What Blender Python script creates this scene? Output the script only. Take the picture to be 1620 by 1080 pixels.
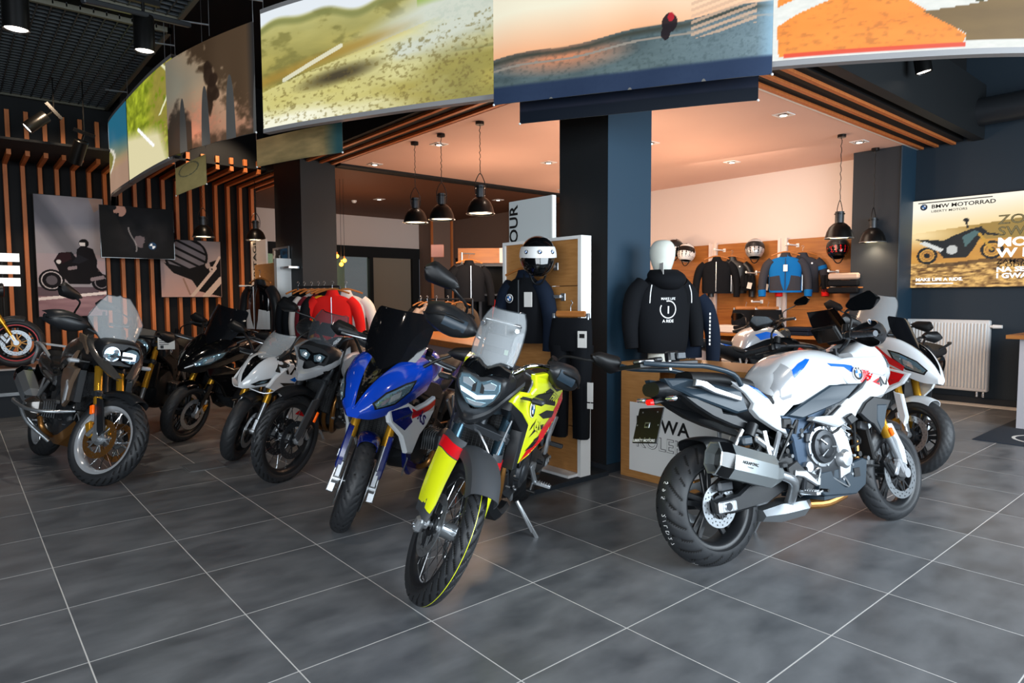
import bpy, math, random
import numpy as np
from mathutils import Vector, Matrix
from mathutils.geometry import tessellate_polygon
from mathutils.bvhtree import BVHTree
for o in list(bpy.data.objects): bpy.data.objects.remove(o)
SC = bpy.context.scene; COL = SC.collection
R = math.radians; pi = math.pi
random.seed(4); RNG = np.random.RandomState(7)

# ---------------------------------------------------------------- camera, world, lights, exposure
CAM = np.array([0.24996, -1.78270, 1.41566])
FW = np.array([0.645389, 0.761009, -0.065861]); RT = np.array([0.762461, -0.647018, -0.004587]); UP = np.array([0.046104, 0.047256, 0.997818])
FPX = 1045.87
cd = bpy.data.cameras.new('camera'); cam = bpy.data.objects.new('camera', cd); COL.objects.link(cam)
cd.sensor_width = 36; cd.lens = FPX/1620*36; cd.clip_start = .05; cd.clip_end = 100
cam.matrix_world = Matrix(((RT[0], UP[0], -FW[0], CAM[0]), (RT[1], UP[1], -FW[1], CAM[1]), (RT[2], UP[2], -FW[2], CAM[2]), (0, 0, 0, 1)))
SC.camera = cam
SC.view_settings.view_transform = 'Standard'; SC.view_settings.look = 'None'
SC.view_settings.gamma = 1; SC.view_settings.use_curve_mapping = False
SC.view_settings.exposure = 0.0
w = bpy.data.worlds.new('world'); SC.world = w; w.use_nodes = True
w.node_tree.nodes['Background'].inputs[0].default_value = (.70, .82, 1, 1)
w.node_tree.nodes['Background'].inputs[1].default_value = .16

def light(kind, name, loc, power, col, size=None, sy=None, target=None, spot=None, blend=.6):
    d = bpy.data.lights.new(name, kind); o = bpy.data.objects.new(name, d); COL.objects.link(o)
    o.location = loc; d.energy = power; d.color = col
    if kind == 'AREA':
        d.shape = 'RECTANGLE'; d.size = size; d.size_y = sy or size
    else: d.shadow_soft_size = size or .1
    if kind == 'SPOT': d.spot_size = R(spot); d.spot_blend = blend
    if target is not None:
        o.rotation_euler = (Vector(target)-Vector(loc)).to_track_quat('-Z', 'Y').to_euler()
    return o
# daylight through the shop front: behind the camera and to its right
light('AREA', 'window_daylight_back', (-3.2, -3.6, 2.3), 520, (.87, .94, 1), 5.5, 3.2, (2.5, 1.5, .6))
light('AREA', 'window_daylight_right', (5.0, -5.2, 2.2), 740, (.80, .91, 1), 6.5, 3.0, (4.2, 1.5, .6))
# ceiling spots of the showroom
for i, (x, y, tx, ty, p) in enumerate([(1.0, 1.2, 1.6, 2.6, 60), (1.2, 4.6, 1.5, 6.0, 110), (3.4, -1.4, 4.0, .2, 60), (6.2, -1.2, 6.6, .4, 60), (.2, 6.5, 1.0, 9.0, 120)]):
    light('SPOT', 'ceiling_spot', (x, y, 4.1), p, (1, .86, .72), .06, target=(tx, ty, 0), spot=75)
for x, y in ((1.4, 8.6), (3.4, 8.8), (-.4, 8.6)):
    light('SPOT', 'wall_washer_spot', (x, y-.6, 4.1), 110, (1, .74, .5), .06, target=(x+.3, 10.5, 1.2), spot=80)
# warm light inside the clothing shop
for x, y, p in ((6.2, 3.4, 62), (8.2, 3.6, 62), (6.2, 5.8, 52), (8.8, 6.2, 40), (6.0, 9.6, 26)):
    light('POINT', 'shop_fill_point', (x, y, 2.15), p, (1, .66, .43), .25)  # added fill points for the shop lamps, low enough to light the ceiling
light('AREA', 'shop_downlight', (8.8, 3.4, 3.3), 60, (1, .8, .62), 1.6, 2.5, (10.3, 3.6, 1.2))

def ray(x, y): return FW+RT*(x-810)/FPX-UP*(y-540)/FPX
def onz(x, y, z=0.): d = ray(x, y); return CAM+d*(z-CAM[2])/d[2]
def onx(x, y, X): d = ray(x, y); return CAM+d*(X-CAM[0])/d[0]
def ony(x, y, Y): d = ray(x, y); return CAM+d*(Y-CAM[1])/d[1]
def dep(x, y, t): return CAM+ray(x, y)*t

# ---------------------------------------------------------------- materials
def lin(c):
    if isinstance(c, str):
        c = [int(c[i:i+2], 16)/255 for i in (0, 2, 4)]
    return tuple((v/12.92 if v <= .04045 else ((v+.055)/1.055)**2.4) for v in c)
MATS = {}
def mat(name, c='808080', rough=.5, metal=0, emit=None, es=1, alpha=1, trans=0, coat=0, ior=1.45, bump=None, spec=None):
    if name in MATS: return MATS[name]
    m = bpy.data.materials.new(name); m.use_nodes = True; nt = m.node_tree; p = nt.nodes['Principled BSDF']
    cl = (*lin(c), 1)
    p.inputs['Base Color'].default_value = cl; p.inputs['Roughness'].default_value = rough; p.inputs['Metallic'].default_value = metal
    p.inputs['IOR'].default_value = ior
    if emit: p.inputs['Emission Color'].default_value = (*lin(emit), 1); p.inputs['Emission Strength'].default_value = es
    if trans: p.inputs['Transmission Weight'].default_value = trans
    if alpha < 1: p.inputs['Alpha'].default_value = alpha
    if coat: p.inputs['Coat Weight'].default_value = coat; p.inputs['Coat Roughness'].default_value = .06
    if spec is not None: p.inputs['Specular IOR Level'].default_value = spec
    if bump:
        sc, st, dist = bump
        tc = nt.nodes.new('ShaderNodeTexCoord'); n = nt.nodes.new('ShaderNodeTexNoise'); n.inputs['Scale'].default_value = sc; n.inputs['Detail'].default_value = 4
        b = nt.nodes.new('ShaderNodeBump'); b.inputs['Strength'].default_value = st; b.inputs['Distance'].default_value = dist
        nt.links.new(tc.outputs['Object'], n.inputs['Vector']); nt.links.new(n.outputs['Fac'], b.inputs['Height']); nt.links.new(b.outputs[0], p.inputs['Normal'])
    MATS[name] = m; return m
def noisy(name, c1, c2, scale=(1, 1, 1), nscale=4, rough=(.4, .5), detail=6, bump=0, metal=0, random_ob=False, dist=0.):
    if name in MATS: return MATS[name]
    m = mat(name, c1, rough[0], metal); nt = m.node_tree; p = nt.nodes['Principled BSDF']; L = nt.links.new
    tc = nt.nodes.new('ShaderNodeTexCoord'); mp = nt.nodes.new('ShaderNodeMapping'); mp.inputs['Scale'].default_value = scale
    L(tc.outputs['Object'], mp.inputs['Vector'])
    n = nt.nodes.new('ShaderNodeTexNoise'); n.inputs['Scale'].default_value = nscale; n.inputs['Detail'].default_value = detail; n.inputs['Distortion'].default_value = dist
    if random_ob:
        oi = nt.nodes.new('ShaderNodeObjectInfo'); ma = nt.nodes.new('ShaderNodeVectorMath'); ma.operation = 'ADD'
        mu = nt.nodes.new('ShaderNodeMath'); mu.operation = 'MULTIPLY'; mu.inputs[1].default_value = 37
        L(oi.outputs['Random'], mu.inputs[0]); L(mp.outputs[0], ma.inputs[0]); L(mu.outputs[0], ma.inputs[1]); L(ma.outputs[0], n.inputs['Vector'])
    else: L(mp.outputs[0], n.inputs['Vector'])
    r = nt.nodes.new('ShaderNodeValToRGB'); r.color_ramp.elements[0].position = .22; r.color_ramp.elements[1].position = .8
    r.color_ramp.elements[0].color = (*lin(c1), 1); r.color_ramp.elements[1].color = (*lin(c2), 1)
    L(n.outputs['Fac'], r.inputs[0]); L(r.outputs[0], p.inputs['Base Color'])
    mr = nt.nodes.new('ShaderNodeMapRange'); mr.inputs['To Min'].default_value = rough[0]; mr.inputs['To Max'].default_value = rough[1]
    L(n.outputs['Fac'], mr.inputs['Value']); L(mr.outputs[0], p.inputs['Roughness'])
    if bump:
        b = nt.nodes.new('ShaderNodeBump'); b.inputs['Strength'].default_value = bump; b.inputs['Distance'].default_value = .002
        L(n.outputs['Fac'], b.inputs['Height']); L(b.outputs[0], p.inputs['Normal'])
    return m
def attr_mat(name, emit=0, rough=.6):
    if name in MATS: return MATS[name]
    m = mat(name, 'ffffff', rough); nt = m.node_tree; p = nt.nodes['Principled BSDF']
    a = nt.nodes.new('ShaderNodeAttribute'); a.attribute_name = 'print'
    p.inputs['Specular IOR Level'].default_value = .15
    if emit > .5: p.inputs['Base Color'].default_value = (.03, .03, .03, 1)
    else: nt.links.new(a.outputs['Color'], p.inputs['Base Color'])
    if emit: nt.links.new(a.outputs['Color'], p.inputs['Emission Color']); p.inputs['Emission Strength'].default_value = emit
    return m
mat('rubber', '26282b', .52, bump=(60, .2, .001), spec=.5); mat('groove_shade', '050506', .8); mat('black', '0c0d0f', .45); mat('gloss_black', '08090b', .1, coat=.6)
mat('satin_black', '1a1c1f', .38); mat('grey_plastic', '3c3f43', .5); mat('blue_grey', '26343f', .36); mat('alu', 'b9bdc1', .32, .8); mat('steel', 'a8adb1', .28, .8); mat('can_alu', 'c2cacc', .3, .85)
mat('dark_metal', '35383c', .36, .5); mat('engine', '6a6e72', .42, .6); mat('chrome', 'e6e8ea', .07, 1); mat('gold', 'd8a030', .25, .7); mat('bronze', 'a0703c', .3, .8)
mat('white_paint', 'd3d8dc', .16, coat=.8); mat('silver_paint', 'b9bcc0', .2, .35, coat=.6); mat('blue_paint', '0b3fb5', .14, coat=.9); mat('dark_blue', '0a1c66', .18, coat=.7)
mat('yellow_paint', 'dfe81c', .22, coat=.5); mat('red_paint', 'd1121c', .25, coat=.4); mat('orange_paint', 'ff5a1f', .3); mat('blue_stripe', '0f5fc4', .25, coat=.4); mat('brown_grey', '4b4845', .22, .5, coat=.6)
mat('tan_metal', '8d7663', .3, .5, coat=.4); mat('seat', '141517', .6, bump=(300, .3, .0006)); mat('brown_seat', '3b2c22', .6)
mat('amber', 'ff6a10', .25, emit='ff4a00', es=.15); mat('red_lens', 'ff1212', .2, emit='ff1010', es=1.2); mat('lens', 'dfeaf0', .05, trans=.0, metal=.7)
mat('screen_clear', 'cfd6da', .06, alpha=.25); mat('screen_smoke', '0c0d10', .05, alpha=.93); mat('screen_grey', '40454a', .05, alpha=.45)
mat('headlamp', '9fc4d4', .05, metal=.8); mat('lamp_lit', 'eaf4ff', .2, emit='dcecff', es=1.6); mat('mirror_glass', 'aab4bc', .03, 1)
mat('white_plain', 'e8e8e6', .5); mat('paper', 'dfddd8', .7); mat('ink', '101010', .6); mat('white_ink', 'f2f2f2', .5); mat('bmw_blue', '1268b8', .25)
mat('wall_dark', '1b232b', .7); mat('wall_blue', '1c2a35', .62); mat('column_black', '15191c', .6); mat('column_blue', '1a3547', .55)
mat('ceiling_dark', '0d1013', .8); mat('shop_white', 'e3d3cb', .8); mat('wall_pinkish', 'dccfc8', .8); mat('brown_ceiling', '6b4229', .7); mat('brown_wall', '7d6558', .8)
noisy('wood', '9a5a26', 'bb7a3c', (1, 14, 14), 3, (.42, .55), bump=.15); noisy('wood_z', '9b6434', 'b98048', (14, 14, 1), 3, (.45, .55), bump=.15)
noisy('slat_wood', 'b3602b', 'd07c42', (10, 10, .8), 3, (.5, .6)); noisy('wood_y', '8f5523', 'b27436', (14, 1, 14), 3, (.42, .55), bump=.15)
noisy('tile', '494c50', '7c7e81', (1, 1.7, 1), 3.4, (.24, .44), 12, .05, random_ob=True, dist=.15)
mat('grout', 'd6d3cf', .7); mat('fabric_black', '111317', .85, bump=(400, .4, .001), spec=.15); mat('fabric_navy', '131c2b', .85, bump=(400, .4, .001), spec=.15); mat('fabric_blue', '0d5f9e', .8, bump=(300, .4, .001), spec=.15)
mat('fabric_grey', '34343a', .85, bump=(300, .4, .001), spec=.15); mat('fabric_red', 'd41f1c', .8, bump=(300, .4, .001), spec=.15); mat('fabric_white', 'd8d2cc', .8); mat('fabric_maroon', '6d1220', .85); mat('fabric_tan', 'b09a8c', .85)
mat('fabric_green', '2c332c', .85); mat('fabric_brown', '51402f', .85); mat('fabric_yellow', 'e0b020', .8); mat('glass_pane', '9db0a0', .05, alpha=.25)
mat('frosted', '8c8272', .5); mat('green_room', '74806a', .8); mat('lamp_black', '101010', .3, .3); mat('bulb', 'fff1d8', .3, emit='ffe2b0', es=9); mat('bulb_warm', 'ffb050', .3, emit='ff8a20', es=14)
mat('spot_lit', 'ffffff', .3, emit='fff0e0', es=7); mat('mannequin', 'd9dcd2', .5); mat('radiator_white', 'd8d8d8', .4); mat('mesh_dark', '0b0c0e', .6)

# ---------------------------------------------------------------- mesh helpers
I4 = Matrix.Identity(4)
class MB:
    def __init__(s, xf=None): s.v = []; s.f = []; s.m = []; s.ms = []; s.xf = xf
    def mi(s, m):
        m = MATS[m] if isinstance(m, str) else m
        if m not in s.ms: s.ms.append(m)
        return s.ms.index(m)
    def add(s, vs, fs, m):
        k = len(s.v); i = s.mi(m)
        s.v += [tuple(v) for v in vs]; s.f += [tuple(k+a for a in f) for f in fs]; s.m += [i]*len(fs); return s
    def build(s, name, parent=None, smooth=38, **tags):
        me = bpy.data.meshes.new(name)
        vs = s.v
        if s.xf is not None: vs = [tuple(s.xf @ Vector(v)) for v in vs]
        me.from_pydata(vs, [], s.f); me.validate(clean_customdata=False)
        for m in s.ms: me.materials.append(m)
        if len(me.polygons) == len(s.m): me.polygons.foreach_set('material_index', s.m)
        if smooth:
            me.polygons.foreach_set('use_smooth', [True]*len(me.polygons)); me.set_sharp_from_angle(angle=R(smooth))
        me.update()
        return link(name, me, parent, **tags)
def link(name, me, parent=None, **tags):
    o = bpy.data.objects.new(name, me); COL.objects.link(o)
    if parent: o.parent = parent
    for k, v in tags.items(): o[k] = v
    return o
def thing(name, label, cat, loc=(0, 0, 0), rot=(0, 0, 0), group=None):
    o = bpy.data.objects.new(name, None); COL.objects.link(o); o.location = loc; o.rotation_euler = rot; o.empty_display_size = .1
    o['label'] = label; o['category'] = cat
    if group: o['group'] = group
    return o
def tag(o, label, cat, group=None):
    o['label'] = label; o['category'] = cat
    if group: o['group'] = group
    return o
def V(*a): return Vector(a)
def frame(d):
    d = Vector(d).normalized(); a = Vector((0, 0, 1)) if abs(d.z) < .9 else Vector((1, 0, 0))
    x = a.cross(d).normalized(); return x, d.cross(x).normalized(), d
def box(mb, c, s, m, rot=None, top=None):
    x, y, z = s[0]/2, s[1]/2, s[2]/2; t = top or (1, 1)
    vs = [(-x, -y, -z), (x, -y, -z), (x, y, -z), (-x, y, -z), (-x*t[0], -y*t[1], z), (x*t[0], -y*t[1], z), (x*t[0], y*t[1], z), (-x*t[0], y*t[1], z)]
    M = rot or Matrix.Identity(3)
    mb.add([M @ Vector(v)+Vector(c) for v in vs], [(0, 3, 2, 1), (4, 5, 6, 7), (0, 1, 5, 4), (1, 2, 6, 5), (2, 3, 7, 6), (3, 0, 4, 7)], m)
def bx(mb, x0, x1, y0, y1, z0, z1, m): box(mb, ((x0+x1)/2, (y0+y1)/2, (z0+z1)/2), (abs(x1-x0), abs(y1-y0), abs(z1-z0)), m)
def rbox(mb, c, s, m, r=.01, rot=None):
    # box with chamfered edges
    x, y, z = s[0]/2, s[1]/2, s[2]/2; r = min(r, x*.9, y*.9, z*.9); M = rot or Matrix.Identity(3); vs = []; idx = {}
    for sx in (-1, 1):
        for sy in (-1, 1):
            for sz in (-1, 1):
                for a in range(3):
                    p = [sx*(x-r), sy*(y-r), sz*(z-r)]; p[a] = (sx*x, sy*y, sz*z)[a]; idx[(sx, sy, sz, a)] = len(vs); vs.append(M @ Vector(p)+Vector(c))
    fs = []
    S = (-1, 1)
    for a in range(3):
        b, d = [(1, 2), (2, 0), (0, 1)][a]
        for s0 in S:
            q = []
            for (p1, p2) in ((-1, -1), (1, -1), (1, 1), (-1, 1)):
                k = [0, 0, 0]; k[a] = s0; k[b] = p1; k[d] = p2; q.append(idx[(*k, a)])
            fs.append(q if s0 > 0 else q[::-1])
    for a in range(3):
        b, d = [(1, 2), (2, 0), (0, 1)][a]
        for s1 in S:
            for s2 in S:
                k = [0, 0, 0]; k[b] = s1; k[d] = s2; k1 = list(k); k1[a] = -1; k2 = list(k); k2[a] = 1
                fs.append([idx[(*k1, b)], idx[(*k1, d)], idx[(*k2, d)], idx[(*k2, b)]])
    for sx in S:
        for sy in S:
            for sz in S: fs.append([idx[(sx, sy, sz, a)] for a in range(3)])
    mb.add(vs, fs, m)
def bar(mb, p0, p1, w, h, m, up=None):
    p0, p1 = Vector(p0), Vector(p1); d = (p1-p0); L = d.length; d.normalize()
    u = Vector(up) if up else (Vector((0, 0, 1)) if abs(d.z) < .95 else Vector((1, 0, 0)))
    y = u.cross(d).normalized(); z = d.cross(y)
    M = Matrix((d, y, z)).transposed(); rbox(mb, (p0+p1)/2, (L, w, h), m, min(w, h)*.2, M)
def catmull(P, k, closed=False):
    P = [np.array(p, float) for p in P]; n = len(P)
    if k <= 1 or n < 3: return P
    out = []; rng = range(n if closed else n-1)
    for i in rng:
        p1, p2 = P[i], P[(i+1) % n]
        p0 = P[i-1] if (i > 0 or closed) else 2*p1-p2
        p3 = P[(i+2) % n] if (i < n-2 or closed) else 2*p2-p1
        for j in range(k):
            t = j/k; out.append(.5*((2*p1)+(-p0+p2)*t+(2*p0-5*p1+4*p2-p3)*t*t+(-p0+3*p1-3*p2+p3)*t**3))
    if not closed: out.append(P[-1])
    return out
def tube(mb, pts, r, m, n=8, k=1, caps=True, closed=False):
    pts = [Vector(p) for p in (catmull(pts, k, closed) if k > 1 else pts)]; N = len(pts)
    rr = r if hasattr(r, '__len__') else [r]*N
    if len(rr) != N: rr = list(np.interp(np.linspace(0, 1, N), np.linspace(0, 1, len(rr)), rr))
    vs = []; X = None
    for i, p in enumerate(pts):
        d = (pts[(i+1) % N]-pts[i-1]) if closed else (pts[min(i+1, N-1)]-pts[max(i-1, 0)])
        if d.length < 1e-9: d = Vector((0, 0, 1))
        d.normalize()
        if X is None: X, Y, _ = frame(d)
        else:
            X = (X-d*X.dot(d)); X = X.normalized() if X.length > 1e-6 else frame(d)[0]
            Y = d.cross(X)
        for j in range(n):
            a = 2*pi*j/n; vs.append(p+X*math.cos(a)*rr[i]+Y*math.sin(a)*rr[i])
    fs = [(i*n+j, i*n+(j+1) % n, ((i+1) % N)*n+(j+1) % n, ((i+1) % N)*n+j) for i in range(N if closed else N-1) for j in range(n)]
    if caps and not closed: fs += [tuple(range(n-1, -1, -1)), tuple((N-1)*n+j for j in range(n))]
    mb.add(vs, fs, m)
def cyl(mb, p0, p1, r0, m, r1=None, n=16, caps=True): tube(mb, [p0, p1], [r0, r0 if r1 is None else r1], m, n, caps=caps)
def lathe(mb, prof, o, ax, m, n=24, a0=0, a1=2*pi, closed=False):
    # prof: (radius, height along axis)
    X, Y, Z = frame(ax); o = Vector(o); full = abs(a1-a0-2*pi) < 1e-6; K = n if full else n+1; P = len(prof); vs = []
    for i in range(K):
        a = a0+(a1-a0)*i/n
        for r, h in prof: vs.append(o+X*math.cos(a)*r+Y*math.sin(a)*r+Z*h)
    fs = []
    for i in range(n):
        i2 = (i+1) % K
        for j in range(P if closed else P-1): j2 = (j+1) % P; fs.append((i*P+j, i2*P+j, i2*P+j2, i*P+j2))
    mb.add(vs, fs, m)
def ball(mb, c, r, m, n=12, sc=(1, 1, 1), rot=None):
    h = n//2; vs = []; M = rot or Matrix.Identity(3)
    for i in range(h+1):
        t = pi*i/h
        for j in range(n): a = 2*pi*j/n; vs.append(M @ Vector((math.sin(t)*math.cos(a)*r*sc[0], math.sin(t)*math.sin(a)*r*sc[1], math.cos(t)*r*sc[2]))+Vector(c))
    mb.add(vs, [(i*n+j, (i+1)*n+j, (i+1)*n+(j+1) % n, i*n+(j+1) % n) for i in range(h) for j in range(n)], m)
def gridmesh(mb, G, m, flip=False):
    a = len(G); b = len(G[0]); vs = [p for row in G for p in row]
    fs = [(i*b+j, (i+1)*b+j, (i+1)*b+j+1, i*b+j+1) for i in range(a-1) for j in range(b-1)]
    if flip: fs = [f[::-1] for f in fs]
    mb.add(vs, fs, m); return G
def skin(mb, G, m, ku=3, kv=3, t=0):
    """smooth surface through a grid of points; t>0 gives it thickness along its normals"""
    rows = [catmull(r, kv) for r in G]; cols = [catmull(c, ku) for c in zip(*rows)]; G2 = [list(r) for r in zip(*cols)]
    gridmesh(mb, G2, m)
    if t:
        A = np.array(G2); du = np.gradient(A, axis=0); dv = np.gradient(A, axis=1); n = np.cross(du, dv); n /= (np.linalg.norm(n, axis=2, keepdims=True)+1e-9)
        Bk = A+n*t; gridmesh(mb, Bk.tolist(), m, True)
        for e1, e2 in ((A[0], Bk[0]), (A[-1], Bk[-1]), (A[:, 0], Bk[:, 0]), (A[:, -1], Bk[:, -1])): gridmesh(mb, [e1.tolist(), e2.tolist()], m)
def hull(mb, secs, m, ku=3, kv=3, caps=True):
    """secs: [(x, [(y,z) from the centre line down one side])], mirrored in y; or full 3d points"""
    S = []
    for s in secs:
        x, pr = s; P = [(x+(p[2] if len(p) > 2 else 0), p[0], p[1]) for p in pr]
        full = [(a, -b, c) for a, b, c in P[:0:-1]]+([] if abs(P[0][1]) > 1e-6 else [])+P if abs(P[0][1]) < 1e-6 else [(a, -b, c) for a, b, c in P[::-1]]+P
        S.append(full)
    rows = [catmull(r, kv) for r in S]; cols = [catmull(c, ku) for c in zip(*rows)]; G = [list(r) for r in zip(*cols)]
    gridmesh(mb, G, m, True)
    if caps:
        for r in (G[0], G[-1]):
            mb.add(r, [tuple(range(len(r)))], m)
    return G
def inset2(P, d):
    n = len(P); out = []; area = sum(P[i][0]*P[(i+1) % n][1]-P[(i+1) % n][0]*P[i][1] for i in range(n)); sg = 1 if area > 0 else -1
    for i in range(n):
        a, b, c = (np.array(P[i-1][:2]), np.array(P[i][:2]), np.array(P[(i+1) % n][:2])); e1 = b-a; e2 = c-b
        e1 = e1/(np.linalg.norm(e1)+1e-9); e2 = e2/(np.linalg.norm(e2)+1e-9); n1 = np.array((-e1[1], e1[0]))*sg; n2 = np.array((-e2[1], e2[0]))*sg
        v = n1+n2; L = np.linalg.norm(v); v = v/(L+1e-9); q = max(.35, v@n1); out.append(b+v*d/q)
    return out
def plate(mb, P, y, t, m, s=1, ch=.004, plane='xz'):
    """polygon P of (x,z) or (x,z,y) extruded to thickness t, outer face at |y| with a chamfer; s = side"""
    n = len(P); Y = [(p[2] if len(p) > 2 else y) for p in P]; Q = inset2(P, ch)
    def mk(a, b, c):
        return (a, c, b) if plane == 'xz' else ((c, a, b) if plane == 'yz' else (a, b, c))
    vs = [mk(q[0], q[1], s*yy) for q, yy in zip(Q, Y)]+[mk(p[0], p[1], s*(yy-ch)) for p, yy in zip(P, Y)]+[mk(p[0], p[1], s*(yy-t)) for p, yy in zip(P, Y)]
    tri = tessellate_polygon([[Vector((q[0], q[1], 0)) for q in Q]]); fs = []
    area = sum(P[i][0]*P[(i+1) % n][1]-P[(i+1) % n][0]*P[i][1] for i in range(n))
    fs += [tuple(t3) for t3 in tri]+[tuple(2*n+a for a in t3[::-1]) for t3 in tri]
    for i in range(n):
        j = (i+1) % n; fs += [(i, j, n+j, n+i), (n+i, n+j, 2*n+j, 2*n+i)]
    mb.add(vs, fs, m)
def bvh(*objs):
    vs = []; fs = []
    for o in objs:
        k = len(vs); vs += [tuple(v.co) for v in o.data.vertices]; fs += [[k+i for i in p.vertices] for p in o.data.polygons]
    return BVHTree.FromPolygons(vs, fs)
def tess(P, step):
    """triangulate polygon P (2D) with interior points so it can follow a curved surface"""
    tri = tessellate_polygon([[Vector((p[0], p[1], 0)) for p in P]]); T = [[Vector((P[i][0], P[i][1])) for i in t] for t in tri]; out = []
    while T:
        a, b, c = T.pop(); e = [(b-a).length, (c-b).length, (a-c).length]; k = e.index(max(e))
        if e[k] < step: out.append((a, b, c)); continue
        if k == 0: mm = (a+b)/2; T += [[a, mm, c], [mm, b, c]]
        elif k == 1: mm = (b+c)/2; T += [[a, b, mm], [a, mm, c]]
        else: mm = (c+a)/2; T += [[a, b, mm], [mm, b, c]]
    return out
def project(mb, tris, tree, m, org, du, dv, dn, lift=.0012, far=1.):
    """lay 2D triangles on the surfaces in tree: point = org+u*du+v*dv, cast along -dn"""
    org, du, dv, dn = Vector(org), Vector(du), Vector(dv), Vector(dn); vs = []; fs = []; mem = {}
    def pt(p):
        k = (round(p[0], 5), round(p[1], 5))
        if k not in mem:
            o = org+du*p[0]+dv*p[1]+dn*far; h = tree.ray_cast(o, -dn, far*2)
            mem[k] = None if h[0] is None else len(vs)
            if h[0] is not None: vs.append(h[0]+dn*lift)
        return mem[k]
    for t in tris:
        q = [pt(p) for p in t]
        if None not in q and len(set(q)) == 3: fs.append(tuple(q))
    if fs: mb.add(vs, fs, m)
def text_tris(s, size, bold=.0, align='CENTER', squash=1, space=1):
    cu = bpy.data.curves.new('t', 'FONT'); cu.body = s; cu.size = size; cu.offset = bold*size; cu.align_x = align; cu.space_character = space; cu.resolution_u = 3
    cu.fill_mode = 'BOTH'
    o = bpy.data.objects.new('t', cu); COL.objects.link(o)
    dg = bpy.context.evaluated_depsgraph_get(); me = o.evaluated_get(dg).to_mesh(); me.calc_loop_triangles()
    T = [[(me.vertices[i].co.x*squash, me.vertices[i].co.y) for i in t.vertices] for t in me.loop_triangles]
    o.evaluated_get(dg).to_mesh_clear(); bpy.data.objects.remove(o); bpy.data.curves.remove(cu); return T
def flat_text(mb, s, size, org, du, dv, m, bold=0., align='CENTER', squash=1, space=1, outline=0):
    org, du, dv = Vector(org), Vector(du), Vector(dv)
    T = text_tris(s, size, bold, align, squash, space)
    for t in T: mb.add([org+du*p[0]+dv*p[1] for p in t], [(0, 1, 2)], m)
def fbm(u, v, sc=4, seed=0, octv=5, sy=1.):
    out = np.zeros_like(u); amp = .5; f = sc
    for o in range(octv):
        rs = np.random.RandomState(seed+o*13); N = 64; g = rs.rand(N, N); x = (u*f) % N; y = (v*f*sy) % N; xi = x.astype(int); yi = y.astype(int); fx = x-xi; fy = y-yi
        fx = fx*fx*(3-2*fx); fy = fy*fy*(3-2*fy); xi %= N; yi %= N; x1 = (xi+1) % N; y1 = (yi+1) % N
        out += amp*((g[yi, xi]*(1-fx)+g[yi, x1]*fx)*(1-fy)+(g[y1, xi]*(1-fx)+g[y1, x1]*fx)*fy); f *= 2.03; amp *= .5
    return out
def mixc(a, b, t): t = np.clip(t, 0, 1)[..., None]; return a*(1-t)+b*t
def c3(h): return np.array([int(h[i:i+2], 16)/255 for i in (0, 2, 4)])
def inpoly(u, v, P):
    c = np.zeros(u.shape, bool); n = len(P)
    for i in range(n):
        x1, y1 = P[i]; x2, y2 = P[(i+1) % n]
        if y1 == y2: continue
        c ^= ((y1 > v) != (y2 > v)) & (u < (x2-x1)*(v-y1)/(y2-y1)+x1)
    return c
def seg(u, v, p, q, w, asp=1.):
    ax, ay = p; bx_, by = q; dx, dy = (bx_-ax)*asp, by-ay; L = dx*dx+dy*dy+1e-9
    t = np.clip((((u-ax)*asp)*dx+(v-ay)*dy)/L, 0, 1); return np.hypot((u-ax)*asp-t*dx, v-ay-t*dy) < w
def print_grid(name, posf, nu, nv, paint, m, parent=None, thick=0, **tags):
    """printed sheet: posf(u,v)->xyz arrays, paint(u,v)->srgb; colour is printed per vertex"""
    u, v = np.meshgrid(np.linspace(0, 1, nu), np.linspace(0, 1, nv)); P = posf(u, v).reshape(-1, 3); Cc = np.clip(paint(u, v), 0, 1).reshape(-1, 3)
    Cl = np.where(Cc <= .04045, Cc/12.92, ((Cc+.055)/1.055)**2.4)
    i = (np.arange(nv-1)[:, None]*nu+np.arange(nu-1)[None]).ravel(); F = np.stack([i, i+1, i+nu+1, i+nu], 1)
    me = bpy.data.meshes.new(name); me.vertices.add(len(P)); me.vertices.foreach_set('co', P.ravel()); me.loops.add(F.size); me.loops.foreach_set('vertex_index', F.ravel())
    me.polygons.add(len(F)); me.polygons.foreach_set('loop_start', np.arange(0, F.size, 4)); me.update(calc_edges=True)
    a = me.color_attributes.new('print', 'FLOAT_COLOR', 'POINT'); a.data.foreach_set('color', np.c_[Cl, np.ones(len(Cl))].ravel())
    me.materials.append(MATS[m]); me.polygons.foreach_set('use_smooth', [True]*len(F))
    return link(name, me, parent, **tags)
attr_mat('print_matt', 0, .75); attr_mat('print_lit', 1.05, .6); attr_mat('print_gloss', 0, .25); attr_mat('print_faint_glow', .25, .6)  # faint glow added to the unlit cloths; the wall screen shares it
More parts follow.
